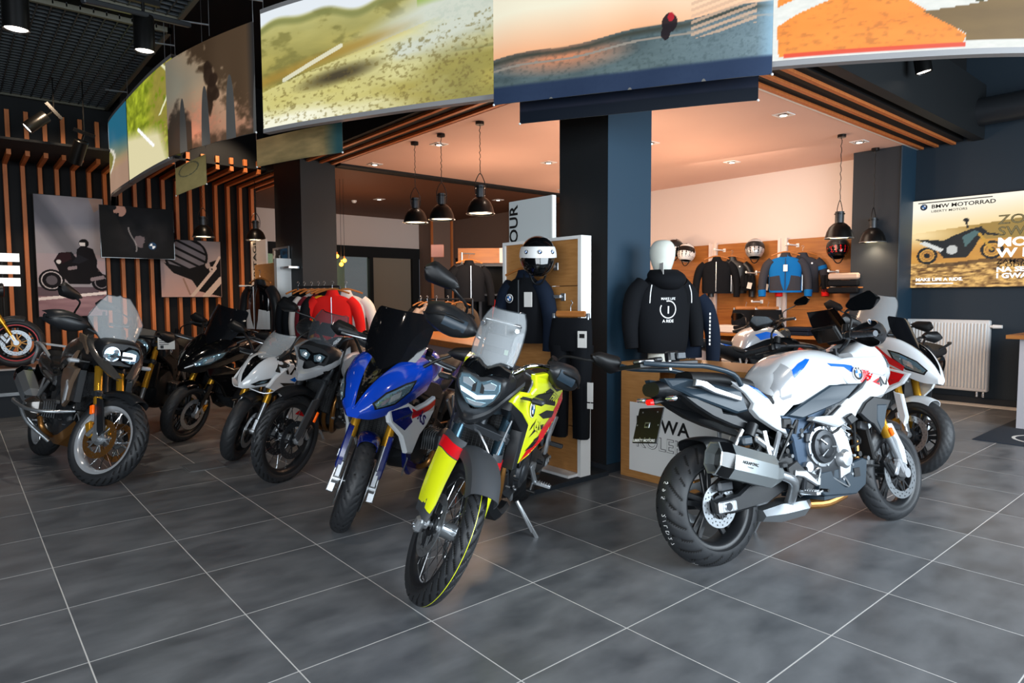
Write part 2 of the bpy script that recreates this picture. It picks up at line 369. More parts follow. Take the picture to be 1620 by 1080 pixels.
def roundel(mb, c, r, du, dv, dn, tree=None, ring='white_ink'):
    """round badge: pale rim, dark ring with letters, blue and white quarters"""
    c, du, dv, dn = Vector(c), Vector(du).normalized(), Vector(dv).normalized(), Vector(dn).normalized()
    def disc(r0, r1, a0, a1, m, lift, n=24):
        T = []
        for i in range(n):
            A = a0+(a1-a0)*i/n; B2 = a0+(a1-a0)*(i+1)/n
            p = [(r0*math.cos(A), r0*math.sin(A)), (r1*math.cos(A), r1*math.sin(A)), (r1*math.cos(B2), r1*math.sin(B2)), (r0*math.cos(B2), r0*math.sin(B2))]
            T += [(p[0], p[1], p[2]), (p[0], p[2], p[3])] if r0 > 0 else [((0, 0), p[1], p[2])]
        put(T, m, lift)
    def put(T, m, lift):
        if tree: project(mb, T, tree, m, c, du, dv, dn, lift, .3)
        else:
            for t in T: mb.add([c+du*p[0]+dv*p[1]+dn*lift for p in t], [(0, 1, 2)], m)
    if tree is None: cyl(mb, c-dn*.004, c+dn*.0004, r, ring, n=24)
    disc(0, r, 0, 2*pi, ring, .001); disc(r*.6, r*.93, 0, 2*pi, 'ink', .002)
    for k in range(4): disc(0, r*.58, k*pi/2, (k+1)*pi/2, 'bmw_blue' if k % 2 else 'white_ink', .0026, 6)
    for ch, a in (('B', 130), ('M', 90), ('W', 50)):
        a = R(a); T = text_tris(ch, r*.36, .03); s, co = math.sin(a-pi/2), math.cos(a-pi/2)
        put([[(p[0]*co-(p[1]+r*.64)*s, p[0]*s+(p[1]+r*.64)*co) for p in t] for t in T], 'white_ink', .0032)
# ---------------------------------------------------------------- the setting
def struct(name, mb, parent=None, smooth=0, **t):
    o = mb.build(name, parent, smooth, **t)
    if parent is None: o['kind'] = 'structure'
    return o
def sbox(name, x0, x1, y0, y1, z0, z1, m):
    b = MB(); bx(b, x0, x1, y0, y1, z0, z1, m); return struct(name, b)
T_ = .6
floor = sbox('floor', -2.4, 10.5, -2.4, 13.2, -.12, -.0008, 'grout')
def infrm(x, y, z=0):
    d = np.array((x, y, z))-CAM; t = d@FW
    if t < .3: return None
    return 810+FPX*(d@RT)/t, 540-FPX*(d@UP)/t, t
tiles = []
for i in range(-4, 18):
    for j in range(-4, 22):
        x, y = (i+.5)*T_, (j+.5)*T_
        vis = [infrm(x+a, y+b) for a in (-.3, .3) for b in (-.3, .3)]
        vis = [q for q in vis if q and -30 < q[0] < 1650 and q[1] < 1110]
        tiles.append((min(q[2] for q in vis) if vis else 99, x, y))
tiles.sort(); me_t = None; rest = MB()
for k, (d, x, y) in enumerate(tiles):
    if x > 10.2: continue
    if k < 290 and d < 99:
        if me_t is None:
            b = MB(); g = .2975
            rbox(b, (0, 0, -.01), (2*g, 2*g, .02), 'tile', .0009); o = b.build('tile', floor, 0); me_t = o.data
        else: o = link('tile', me_t, floor)
        o.location = (x, y, .0)
    else: rbox(rest, (x, y, -.01), (.595, .595, .02), 'tile', .0009)
if rest.v: rest.build('tile_field', floor, 0, kind='stuff')
sbox('ceiling_upper', -3, 10.6, -3, 13.2, 4.75, 4.9, 'ceiling_dark')
sbox('wall_right', 10.505, 10.7, -3, 2.3, 0, 4.8, 'wall_blue')
b = MB(); bx(b, 10.5, 10.7, 2.3, 13.2, 0, 4.8, 'shop_white'); bx(b, 10.49, 10.5, 2.3, 6.9, 2.32, 3.42, 'wall_pinkish'); struct('wall_back', b)
sbox('baseboard_right', 10.48, 10.5, -3, 1.68, 0, .08, 'wall_dark')
sbox('wall_left', -3, 4.62, 10.62, 10.8, 0, 4.8, 'ceiling_dark')
# pillar of the right wall
b = MB(); bx(b, 10.02, 10.5, 1.68, 2.3, 0, 3.42, 'wall_dark'); bx(b, 10.0, 10.5, 1.665, 1.68, 0, 3.42, 'column_blue'); struct('trim_1', b)
# free columns
for nm, x0, x1, y0, y1 in (('trim_2', 4.22, 4.76, 1.73, 2.27), ('trim_3', 4.2, 4.74, 7.6, 8.62)):
    b = MB(); bx(b, x0+.002, x1, y0+.002, y1, 0, 4.75, 'column_black'); bx(b, x0+.002, x1, y0, y0+.002, 0, 4.75, 'column_blue' if nm == 'trim_2' else 'column_black')
    bx(b, x0-.012, x1+.012, y0-.012, y1+.01, 0, .07, 'wall_dark'); struct(nm, b)
# lowered ceiling of the clothing shop, with slatted soffit along its two open edges
CX, CY, CZ = 4.76, 1.66, 3.42
m_ceil = noisy('ceiling_bounce_tint', 'dcb5a6', 'e6c0b0', (1, 1, 1), .8, (.8, .85), 2)  # white ceiling; warm bounce from lamps and wood is put into its colour
b = MB(); bx(b, CX, 10.49, CY, 7.45, CZ, CZ+.1, m_ceil); bx(b, CX, 10.49, CY-.03, CY, CZ-.005, CZ+.12, 'white_plain'); struct('ceiling_shop', b)
b = MB(); bx(b, CX, 10.49, 7.45, 13.2, CZ+.0, CZ+.1, 'brown_ceiling'); bx(b, CX, 10.49, 7.45, 7.62, CZ-.03, CZ, 'ceiling_dark'); bx(b, CX, 10.49, 7.7, 7.74, CZ-.02, CZ, 'ceiling_dark'); struct('ceiling_back', b)
b = MB(); bx(b, CX-.55, CX, CY-.55, 13, CZ+.02, 4.75, 'ceiling_dark'); bx(b, CX, 10.49, CY-.55, CY-.03, CZ+.02, 4.75, 'ceiling_dark'); bulk = struct('ceiling_soffit', b)
for k, dd in enumerate((.04, .22, .42)):
    b = MB(); bx(b, CX-dd-.045, CX-dd, CY-dd, 12.9, CZ-.01, CZ+.02, 'slat_wood'); b.build('slat', bulk, 0)
    b = MB(); bx(b, CX-dd, 10.49, CY-dd-.045, CY-dd, CZ-.01, CZ+.02, 'slat_wood'); b.build('slat', bulk, 0)
# big dark beam in front of the soffit on the right, round duct on the wall
b = MB(); bx(b, 4.6, 10.49, .88, 1.0, 3.42, 4.1, 'column_black'); struct('trim_4', b)
b = MB(); cyl(b, (10.25, -3, 3.72), (10.25, 1.2, 3.72), .17, 'dark_metal', n=24); struct('trim_5', b, smooth=40)
# slatted back wall: each slat runs up the wall, forward along the soffit and up its face
wl = bpy.data.objects['wall_left']; xs = np.arange(-.75, 4.63, .2095)
for k, x in enumerate(xs):
    b = MB(); x0, x1 = x, x+.052; yf = 9.62 if x < 2.2 else 8.95
    bx(b, x0, x1, 10.5, 10.62, 0, 3.46, 'slat_wood'); bx(b, x0, x1, yf, 10.5, 3.40, 3.46, 'slat_wood')
    bx(b, x0, x1, yf, yf+.06, 3.46, 4.0 if x < 2.2 else 3.6, 'slat_wood'); b.build('slat', wl, 0)
b = MB(); bx(b, -3, 4.7, 8.95, 10.62, 3.47, 3.5, 'ceiling_dark'); bx(b, -3, 2.2, 9.68, 10.62, 3.5, 4.75, 'ceiling_dark'); bx(b, 2.2, 4.7, 9.02, 10.62, 3.5, 4.75, 'ceiling_dark'); struct('ceiling_left', b)
# open-grid ceiling panels (egg-crate mesh) with light edge trim
def grille(name, x0, x1, y0, y1, z=4.2, st=.11):
    b = MB(); bx(b, x0, x1, y0, y1, z+.12, z+.14, 'ceiling_dark')
    r = struct(name, b)
    e = MB(); mt = mat('grille_edge', '57564a', .6)
    for a in ((x0, x0+.04, y0, y1), (x1-.04, x1, y0, y1), (x0, x1, y0, y0+.04), (x0, x1, y1-.04, y1)): bx(e, *a, z-.02, z+.03, mt)
    e.build('edge_trim', r, 0)
    g = MB(); mg = mat('grille_bar', '3a3f42', .5, .2)
    x = x0+.08
    while x < x1-.05: bx(g, x, x+.012, y0, y1, z, z+.04, mg); x += st
    y = y0+.08
    while y < y1-.05: bx(g, x0, x1, y, y+.012, z, z+.04, mg); y += st
    g.build('grid_bars', r, 0, kind='stuff')
grille('ceiling_grid_1', -2.6, 2.14, 5.9, 9.62); grille('ceiling_grid_2', -2.6, 2.14, 1.2, 5.55, 4.2)
grille('ceiling_grid_3', 6.8, 10.2, -2.0, -.2, 4.3, .14)
# far rooms behind the shop: wall with dark glazing
b = MB(); bx(b, 4.7, 10.5, 13.0, 13.2, 2.69, 3.42, 'wall_pinkish'); bx(b, 4.7, 10.5, 12.96, 13.1, 2.43, 2.69, 'ceiling_dark'); bx(b, 4.7, 10.5, 13.0, 13.1, 0, .9, 'brown_wall')
for x0, x1 in ((4.7, 4.78), (8.17, 8.27), (9.4, 9.6)): bx(b, x0, x1, 12.96, 13.1, .9, 2.43, 'ceiling_dark')
struct('wall_far', b)
b = MB(); bx(b, 4.78, 8.17, 13.06, 13.07, .9, 2.43, 'glass_pane'); w1 = struct('window_1', b)
b = MB(); bx(b, 4.78, 8.17, 13.02, 13.1, .88, .94, 'ceiling_dark'); bx(b, 6.2, 6.25, 13.03, 13.09, .94, 2.4, 'ceiling_dark'); b.build('window_frame', w1, 0)
b = MB(); bx(b, 8.27, 9.4, 13.06, 13.07, .9, 2.43, 'frosted'); w2 = struct('window_2', b)
b = MB(); bx(b, 8.27, 9.4, 13.02, 13.1, .88, .94, 'ceiling_dark'); b.build('window_frame', w2, 0)
b = MB(); bx(b, 4.4, 8.6, 15.2, 15.3, 0, 3, 'green_room'); bx(b, 6.9, 7.0, 15.1, 15.2, .5, 2.5, 'ceiling_dark'); bx(b, 7.6, 7.7, 15.1, 15.2, .5, 2.5, 'ceiling_dark'); bx(b, 6.9, 7.7, 15.1, 15.2, 2.1, 2.2, 'ceiling_dark'); struct('wall_office', b)
light('AREA', 'office_tube_light', (6.5, 14.3, 2.9), 45, (.85, 1, .8), 2.5, .4, (6.5, 14.4, 0))
b = MB(); bx(b, 9.62, 10.5, 12.4, 12.98, 0, 3.42, 'brown_wall'); bx(b, 9.6, 9.66, 12.38, 12.42, 0, 3.42, 'slat_wood'); bx(b, 10.2, 10.26, 12.36, 12.4, 0, 3.42, 'slat_wood'); struct('trim_6', b)
b = MB(); bx(b, 10.3, 10.5, 9.9, 12.4, 2.45, 3.42, 'brown_wall'); bx(b, 10.3, 10.5, 10.0, 12.3, 2.3, 2.45, 'ceiling_dark'); bx(b, 10.2, 10.5, 7.4, 9.9, 2.45, 3.42, mat('dark_brown', '3c2a22', .8)); struct('trim_7', b)
b = MB(); bx(b, -3.3, -3.05, 0, 10.8, 0, 4.8, 'wall_dark'); struct('wall_side', b)

# jacket wall: planed wood boards with pale posts
b = MB()
for y0, y1 in ((2.33, 3.42), (3.58, 4.68), (4.84, 5.7)):
    for k in range(4): bx(b, 10.4, 10.44, y0, y1, .1+k*.555, .1+k*.555+.551, 'wood_y')
bx(b, 10.38, 10.49, 2.29, 2.33, 0, 2.34, 'wood_y')
o = b.build('wall_panelling', None, 0); tag(o, 'brown wood grain display panels behind the hanging jackets', 'wall panel')
for y in (3.5, 4.76):
    b = MB()
    for a, c in ((y-.075, y-.03), (y+.03, y+.075)): bx(b, 10.36, 10.44, a, c, 0, 2.34, 'shop_white')
    bx(b, 10.39, 10.43, y-.03, y+.03, 0, 2.34, 'wall_pinkish'); o = b.build('display_upright', None, 0)
    tag(o, 'pale slotted upright post %s' % ('left of the blue jacket' if y < 4 else 'behind the left edge of the black jackets'), 'post')

# downlights in the lowered ceiling
dl = None
for k, (x, y, z, lab) in enumerate([(5.24, 3.72, CZ, 'nearest recessed square downlight left of the big column'), (5.21, 5.52, CZ, 'recessed downlight above the middle of three pendant lamps'), (5.19, 7.2, CZ, 'recessed downlight by the left end of the pink ceiling'),
    (7.13, 5.47, CZ, 'recessed downlight halfway back on the pink ceiling left of the column'), (9.06, 7.1, CZ, 'farthest recessed downlight in the pink ceiling beside the column'), (7.36, 1.95, CZ, 'large tilted recessed downlight near the right edge of the pink ceiling'),
    (9.23, 3.72, CZ, 'recessed downlight in the pink ceiling above the black jackets'), (9.36, 1.96, CZ, 'recessed downlight between the two right pendant lamps'), (7.3, 3.73, CZ, 'recessed downlight half hidden by the right side of the column'),
    (6.97, 10.28, CZ, 'lit downlight in the brown ceiling at the back'), (8.91, 8.85, CZ, 'round downlight in the dark ceiling right of the pendants')]):
    t = thing('downlight', lab, 'downlight', (x, y, z), (0, 0, 0), 'recessed ceiling downlights')
    if dl is None:
        b = MB(); 
        for a in ((-.09, .09, -.09, -.07), (-.09, .09, .07, .09), (-.09, -.07, -.07, .07), (.07, .09, -.07, .07)): bx(b, *a, -.008, 0, 'white_plain')
        f_ = b.build('frame', t, 0); b = MB(); lathe(b, [(.062, 0), (.05, -.012), (.0, -.012)], (0, 0, -.002), (0, 0, 1), 'chrome', 16); cyl(b, (0, 0, -.006), (0, 0, -.016), .036, 'spot_lit', n=14); g_ = b.build('lamp', t); dl = (f_.data, g_.data)
    else: link('frame', dl[0], t); link('lamp', dl[1], t)
    light('SPOT', 'downlight_beam', (x, y, z-.03), 14, (1, .78, .6), .04, target=(x, y, 0), spot=100)
b = MB(); lathe(b, [(.0, -.05), (.03, -.05), (.05, -.03), (.055, 0)], (6.66, 10.76, CZ), (0, 0, 1), 'white_plain', 16); tag(b.build('smoke_detector'), 'small white smoke detector on the brown ceiling', 'smoke detector')

# pendant lamps
def pendant(x, y, zb, lab, big=1., zc=CZ):
    t = thing('pendant_lamp', lab, 'lamp', (x, y, zb), (0, 0, 0), 'black bell pendant lamps'); s = big
    b = MB(); pr = [(.145, 0), (.14, .02), (.128, .07), (.105, .12), (.07, .155), (.045, .17)]; pr = [(r*s, h*s) for r, h in pr]
    lathe(b, pr+[(r-.004, h) for r, h in pr[::-1]], (0, 0, 0), (0, 0, 1), 'lamp_black', 28); lathe(b, [(.146*s, -.004), (.149*s, .002), (.146*s, .008)], (0, 0, 0), (0, 0, 1), 'steel', 28); b.build('shade', t)
    b = MB(); cyl(b, (0, 0, .165*s), (0, 0, .29*s), .045*s, 'dark_metal', n=16); cyl(b, (0, 0, .26*s), (0, 0, .27*s), .055*s, 'lamp_black', n=16); b.build('socket', t)
    b = MB(); tube(b, [(-.06*s, 0, .19*s), (-.065*s, 0, .3*s), (-.03*s, 0, .38*s), (0, 0, .41*s), (.03*s, 0, .38*s), (.065*s, 0, .3*s), (.06*s, 0, .19*s)], .005, 'lamp_black', 6, 3); b.build('hanger', t)
    b = MB(); cyl(b, (0, 0, .012), (0, 0, .016), .12*s, 'bulb', n=20); b.build('bulb', t)
    b = MB(); L = zc-zb; P = [(.006*math.sin(q*2.4), .006*math.cos(q*1.9), .4*s+(L-.4*s)*q/24) for q in range(25)]; tube(b, P, .0045, 'lamp_black', 5); b.build('chain', t)
    b = MB(); cyl(b, (0, 0, L-.035), (0, 0, L), .05, 'lamp_black', n=16); b.build('ceiling_rose', t)
    light('SPOT', 'pendant_glow', (x, y, zb-.01), 26, (1, .72, .45), .08, target=(x, y, 0), spot=140)
pendant(4.9, 5.62, 2.39, 'leftmost of three black bell pendant lamps left of the column', 1.1); pendant(4.92, 5.05, 2.38, 'middle of three black bell pendant lamps left of the column', 1.1)
pendant(4.95, 4.31, 2.38, 'rightmost and largest of three black pendant lamps, with wire cage hanger', 1.12)
pendant(8.8, 1.94, 2.14, 'black bell pendant lamp hanging over the red helmet', 1.15); pendant(9.93, 1.98, 2.15, 'black bell pendant lamp in front of the dark pillar at the right', 1.15)
p = ony(322, 375, 9.3); pendant(p[0], p[1], p[2], 'black pendant lamp in front of the slatted wall beside the engine poster', 1.1, 3.46)
p = ony(405, 380, 9.3); pendant(p[0], p[1], p[2], 'black pendant lamp half hidden behind a white sign at the left column', 1.1, 3.46)

# track spots hanging from the showroom ceiling
def spot(px, py, depth, lab, tilt=(0, 0), r=.075, h=.27, track=True):
    c = dep(px, py, depth); t = thing('track_spotlight', lab, 'spotlight', tuple(c), (tilt[0], tilt[1], 0), 'black cylinder ceiling spotlights')
    b = MB(); lathe(b, [(r-.008, .02), (r, 0), (r, h), (r*.9, h+.01), (0, h+.01)], (0, 0, 0), (0, 0, 1), 'lamp_black', 28); b.build('housing', t)
    b = MB(); cyl(b, (0, 0, .012), (0, 0, .018), r-.012, 'spot_lit', n=24); b.build('lamp', t)
    b = MB(); cyl(b, (0, 0, h), (0, 0, h+.12), .012, 'lamp_black', n=8); bx(b, -.12, .12, -.02, .02, h+.1, h+.14, 'lamp_black'); b.build('bracket', t)
    from mathutils import Euler
    Ri = Euler((tilt[0], tilt[1], 0)).to_matrix().inverted(); p0 = Vector((0, 0, h+.12)); W0 = Ri.inverted() @ p0; b = MB(); cyl(b, p0, Ri @ Vector((W0.x, W0.y, 4.75-float(c[2]))), .008, 'lamp_black', n=8); b.build('stem', t)
spot(229, 82, 5.2, 'black cylinder spotlight hanging left of the banner, lit'); spot(26, 48, 4.6, 'dark unlit looking cylinder spotlight in the top left corner', r=.08, h=.3)
spot(42, 203, 8.2, 'tilted cylinder spotlight shining beside the slatted wall at far left', (R(0), R(48))); spot(1462, 115, 6.6, 'black cylinder spotlight under the right end of the banner', (R(-8), R(-6)))
spot(1408, 78, 8.2, 'small spotlight half hidden behind the bottom edge of the orange banner', (R(-40), 0), .07, .2); spot(118, 258, 8.6, 'dark tilted spotlight in front of the left slats', (R(25), R(15)), .08, .3)
b = MB(); p0, p1 = dep(130, 0, 4.6), dep(300, 40, 5.6); bar(b, p0, p1, .045, .04, 'dark_metal'); tag(b.build('lighting_track', None, 0), 'straight dark lighting track above the left spotlights', 'light track')
b = MB(); p = dep(1285, 96, 5.2); ball(b, p, .012, 'red_lens', 8); cyl(b, p, (p[0], p[1], 4.75), .004, 'black', n=6); tag(b.build('sprinkler_indicator'), 'tiny red light under the orange banner', 'indicator light')

# ---------------------------------------------------------------- hanging ring of printed banners
RB = [(2.30, 10.6), (2.08, 9.42), (2.03, 7.93), (2.09, 5.73), (2.41, 4.15), (2.9, 2.94), (3.36, 2.04), (3.84, 1.18), (4.25, .48), (4.71, -.12), (5.23, -.67), (6.0, -1.25), (6.9, -1.7)]
RC = np.array(catmull([(x, y, 0) for x, y in RB], 24))[:, :2]
RX = np.array([infrm(x, y, 2.9)[0] for x, y in RC])
def ringpt(px, off=0):
    i = np.interp(px, RX, np.arange(len(RX))); x = np.interp(i, np.arange(len(RX)), RC[:, 0]); y = np.interp(i, np.arange(len(RX)), RC[:, 1])
    x2 = np.interp(i+.6, np.arange(len(RX)), RC[:, 0]); y2 = np.interp(i+.6, np.arange(len(RX)), RC[:, 1]); x1 = np.interp(i-.6, np.arange(len(RX)), RC[:, 0]); y1 = np.interp(i-.6, np.arange(len(RX)), RC[:, 1])
    tx, ty = x2-x1, y2-y1; L = np.hypot(tx, ty)+1e-9; return x-ty*(-off)/L*-1, y+tx*(-off)/L
def side_off(px, off):   # off > 0 moves towards the camera
    x, y = ringpt(px); x2, y2 = ringpt(px+1.0); tx, ty = x2-x, y2-y; L = np.hypot(tx, ty)+1e-9; return x-(-ty/L)*off, y-(tx/L)*off
def banner(name, lab, a, b_, z0, z1, off, paint, m, nu, nv, sag=0, frame_=True, wave=0):
    t = thing(name, lab, 'banner', (*ringpt((a+b_)/2), z0), (0, 0, 0), 'printed banners of the hanging ring'); o = Vector(t.location)
    ts = np.linspace(0, 1, nu); i0, i1 = np.interp([a, b_], RX, np.arange(len(RX))); ii = i0+(i1-i0)*ts; pxs = np.interp(ii, np.arange(len(RX)), RX)
    X, Y = side_off(pxs, off)
    def pos(u, v):
        xx = np.interp(u[0], ts, X); yy = np.interp(u[0], ts, Y); wv = wave*np.sin(u*23)*(1-v)
        return np.stack([np.broadcast_to(xx, u.shape)-o.x-wv*.6, np.broadcast_to(yy, u.shape)-o.y-wv, z0+(z1-z0)*v-o.z-sag*np.sin(u*pi)*(1-v)], -1)
    print_grid('print', pos, nu, nv, paint, m, t)
    bk = MB(); X2, Y2 = side_off(pxs, off-.06 if frame_ else off-.004)
    G = [[(x-o.x, y-o.y, z-o.z) for x, y in zip(X2, Y2)] for z in (z0, z1)]; gridmesh(bk, G, mat('banner_back', '6d6a66', .8)); bk.build('backing', t)
    if frame_:
        X3, Y3 = side_off(pxs, off+.004)
        for zz, hh in ((z0-.035, .035), (z1, .035)):
            fr = MB()
            P = [(X3, Y3, zz), (X3, Y3, zz+hh), (X2, Y2, zz+hh), (X2, Y2, zz)]
            G = [[(p[0][k]-o.x, p[1][k]-o.y, p[2]-o.z) for k in range(nu)] for p in P+[P[0]]]; gridmesh(fr, G, mat('frame_grey', '8e8c8c', .45)); fr.build('frame', t)
    else:
        for u in (a, b_):
            x, y = side_off(u, off+.0); wt = MB(); cyl(wt, (x-o.x, y-o.y, z1-o.z-.01), (x-o.x, y-o.y, 4.75-o.z), .0025, 'steel', n=5); wt.build('wire', t); wt = MB(); ball(wt, (x-o.x, y-o.y, z0-o.z), .009, 'white_plain', 8); wt.build('clip', t)
    return t
ZT, ZB = 3.88, 2.9
def p_hills(u, v):
    n = fbm(u, v, 5, 3, 6, 1.4); n2 = fbm(u, v, 70, 9, 4, .7); n3 = fbm(u*1.2+v*.9, v-u*.7, 9, 21, 5); C_ = mixc(c3('b3a552'), c3('8b8440'), n*1.5-.25)
    C_ = mixc(C_, c3('c3c386'), np.clip((v-.5)*2.2, 0, .8)*(1-n3*.6)); C_ = mixc(C_, c3('6e6a30'), np.clip((n3-.5)*5, 0, .6)*(v > .35))
    rd = np.clip(1.0-np.abs(v-(.30+.62*(u-.25)))*(5.2-3.0*u), 0, 1)*np.clip((u-.3)*4, 0, 1); C_ = mixc(C_, c3('cfd6cc'), np.clip(rd*1.6, 0, .92)); C_ = mixc(C_, c3('9fb2a4'), np.clip(rd-.55, 0, 1)*(n2 > .5)*.5)
    g = v < .36+.42*(u-.1); C_ = mixc(C_, mixc(c3('c9bf6c'), c3('dcd8a0'), n), g*.9*np.clip((.72-u+(n-.5)*.5)*4, 0, 1)); C_ = mixc(C_, c3('a2802e'), np.clip(.9-np.abs(v-.40-.34*u)*13, 0, .75)*np.clip((.7-u)*4, 0, 1)); C_ = mixc(C_, c3('f3f2dc'), np.clip((.16-v)*9+(n-.5)*2, 0, .95)*np.clip(1.4-u*2, 0, 1))
    C_ = mixc(C_, c3('3a3018'), np.clip(1.3-np.hypot((u-.33)*6.2, (v-.33-.25*(u-.33))*15), 0, 1)*.95); C_ = mixc(C_, c3('6b5c26'), np.clip((n2-.53)*5, 0, .55)*(v < .34+.3*u)); C_ = mixc(C_, c3('e9ead8'), seg(u, v, (.10, .38), (.34, .56), .018, 2.2)*.8)
    h = .86+.03*np.sin(u*11)+.02*np.sin(u*27); C_ = mixc(C_, c3('7b7f44'), np.clip(1-np.abs(v-h+.02)*22, 0, .8)); C_ = mixc(C_, c3('dfe6ec'), np.clip((v-h)*30, 0, 1)); return mixc(C_, c3('86ad3c'), np.clip(1-np.abs(v-.80-.12*(u-.7))*14, 0, 1)*(u > .66)*.85)
def p_cyan(u, v):
    n = fbm(u, v, 5, 31, 5); C_ = mixc(c3('8b7a4e'), c3('c09a6a'), n); C_ = mixc(C_, c3('1f5f78'), np.clip((v-.45)*3+(u-.5), 0, 1)*(u > .35)); C_ = mixc(C_, c3('a9b9c4'), np.clip((v-.75)*5-(u-.2)*3, 0, 1))
    C_ = mixc(C_, c3('9d7f6b'), np.clip((.42-v)*6, 0, 1)); q = np.abs(np.hypot((u-.45)*1.0, (v-.45)*1.6)-.3); C_ = mixc(C_, c3('6b6a24'), (np.hypot((u-.45), (v-.45)*1.6) < .3)*.8); return mixc(C_, c3('d8d4c8'), (q < .025)*.9)
def p_road(u, v):
    n = fbm(u, v, 14, 41, 5); C_ = mixc(c3('5f6a14'), c3('c9d838'), n*1.3-.2); C_ = mixc(C_, c3('8a7a3a'), np.clip((u-.45)*4, 0, 1)*(n > .4)*.8)
    e = .42-.10*(u-.0)+.0*v; top = .62; C_ = mixc(C_, c3('d8cfa4'), np.clip((.62-v-.25*(u))*7, 0, 1)*(1-np.clip((u-.62-.4*(.5-v))*7, 0, 1)))
    C_ = mixc(C_, c3('ffffff'), seg(u, v, (.30, .52), (.62, .22), .018)*1.); C_ = mixc(C_, c3('b2b84a'), (n > .5)*(v < .35)*(u > .75)*.7); return mixc(C_, c3('e6e6c0'), (np.abs(u-.78+.18*np.sin(v*6)) < .02)*(v > .5)*.9)
def p_dust(u, v):
    n = fbm(u, v, 4, 51, 5); n2 = fbm(u, v, 16, 55, 5); C_ = mixc(c3('c9ac8c'), c3('dcb892'), n); C_ = mixc(C_, c3('98a094'), np.clip(.9-u*1.6-np.abs(v-.7)*1.2, 0, .6))
    C_ = mixc(C_, c3('c98a6c'), np.clip((.62-v)*1.6, 0, .8)); C_ = mixc(C_, c3('ff9d7a'), np.clip(1.0-np.hypot((u-.28)*3, (v-.2)*3.4)+(n2-.5)*1.4, 0, .9))
    C_ = mixc(C_, c3('54402e'), np.clip((u-.62-.36*(1-v)*(v < .8)+(v-.5)*.28+(n2-.5)*.5+.24)*6, 0, .92)); C_ = mixc(C_, c3('3a332c'), np.clip((.20+.34*np.exp(-((u-.16)*5)**2)-v+(n2-.5)*.25)*9, 0, .88)*(u < .32))
    C_ = mixc(C_, c3('1b2530'), np.clip((u-.93)*10, 0, .85)); C_ = mixc(C_, c3('4a3a2c'), np.clip((.13-v+(n2-.5)*.2)*8, 0, .8))
    for cu, cv, ru, rv in ((.515, .76, .032, .04), (.53, .66, .055, .10), (.58, .60, .05, .06), (.56, .50, .06, .10), (.535, .40, .035, .12), (.60, .45, .05, .05)): C_ = mixc(C_, c3('3a2a20'), np.clip((1.15-np.hypot((u-cu)/ru, (v-cv)/rv)+(n2-.5)*.5)*4, 0, .93))
    return C_
def p_sunset(u, v):
    n = fbm(u, v, 8, 61, 5, 2); n2 = fbm(u, v, 90, 66, 3, .7); h = .34+.15*u+.012*np.sin(u*16)
    sky = mixc(c3('e8a77c'), c3('e9dcc0'), np.clip((v-h)*3.2, 0, 1)); sky = mixc(sky, c3('d5cfc0'), np.clip((u-.5)*.8, 0, .6))
    g = mixc(c3('5c6a6a'), c3('3e4a4c'), n*1.4-.2); g = mixc(g, c3('d8835a'), np.clip(1-np.hypot((u-.24)*3.6, (v-.30)*7), 0, .85)); g = mixc(g, c3('7d8f98'), np.clip((u-.5)*1.6, 0, .7)*(.5+n2*.7)); g = mixc(g, c3('2c3838'), np.clip((n2-.48)*2, 0, .3))
    C_ = np.where((v > h)[..., None], sky, g); C_ = mixc(C_, c3('3a3c34'), np.clip(1-np.abs(v-h+.03)*28, 0, 1)*(.5+n)); C_ = mixc(C_, c3('8a8074'), (np.abs(v-h+.09) < .008)*1.)
    C_ = mixc(C_, c3('c9a184'), ((v-.30-.25*(u-.72)) > 0)*(u > .70)*(u < .94)*(np.sin((v-.45*u)*150) > 0)*.75); C_ = mixc(C_, c3('8fb0c4'), np.clip((u-.94)*12, 0, .7))
    bk = (np.hypot((u-.62)*2.6, (v-.43)*1.1) < .075)|(np.hypot((u-.605)*3, (v-.36)*1.1) < .05); C_ = mixc(C_, c3('1c1418'), bk*.92); C_ = mixc(C_, c3('b0202c'), (np.hypot((u-.625)*2.6, (v-.47)) < .03)*.9)
    return mixc(C_, c3('1d2a44'), np.clip((.14-v)*40, 0, .88))
def p_orange(u, v):
    u = u*1.25; v = v*2.35; n = fbm(u, v, 30, 71, 5, .8); n1 = fbm(u, v, 4, 74, 4); C_ = mixc(c3('f7f8f2'), c3('dde3de'), n); O = mixc(mixc(c3('ffa036'), c3('fb8a1e'), n1), c3('b8681c'), np.clip((n-.55)*3, 0, .5))
    put = lambda P, K, C: np.where(inpoly(u, v, P)[..., None], K+0*C, C)
    C_ = put([(.03, .05), (.02, .50), (.10, .66), (.26, .86), (.42, .97), (.50, .88), (.62, .60), (.80, .20), (.79, .10)], O, C_); C_ = put([(.02, .78), (.04, 1.3), (.34, 1.3), (.16, .98)], O, C_)
    B_ = mixc(c3('8e7442'), c3('6f5830'), n1); C_ = put([(.62, .56), (.80, .62), (1.3, .92), (1.3, .10), (.80, .12), (.80, .22)], B_, C_); C_ = put([(.42, .99), (.60, .90), (1.0, 1.25), (.8, 1.3), (.5, 1.1)], mixc(c3('a38c4e'), c3('c0aa6c'), n), C_)
    C_ = put([(.86, .72), (.86, 1.3), (.885, 1.3), (.885, .72)], c3('55502c'), C_); C_ = put([(.83, .66), (.84, .78), (.91, .78), (.92, .68)], c3('55502c'), C_)
    return mixc(C_, c3('e8401c'), ((v < .10)&(v > .03)&(u > .05)&(u < .8))*.9)
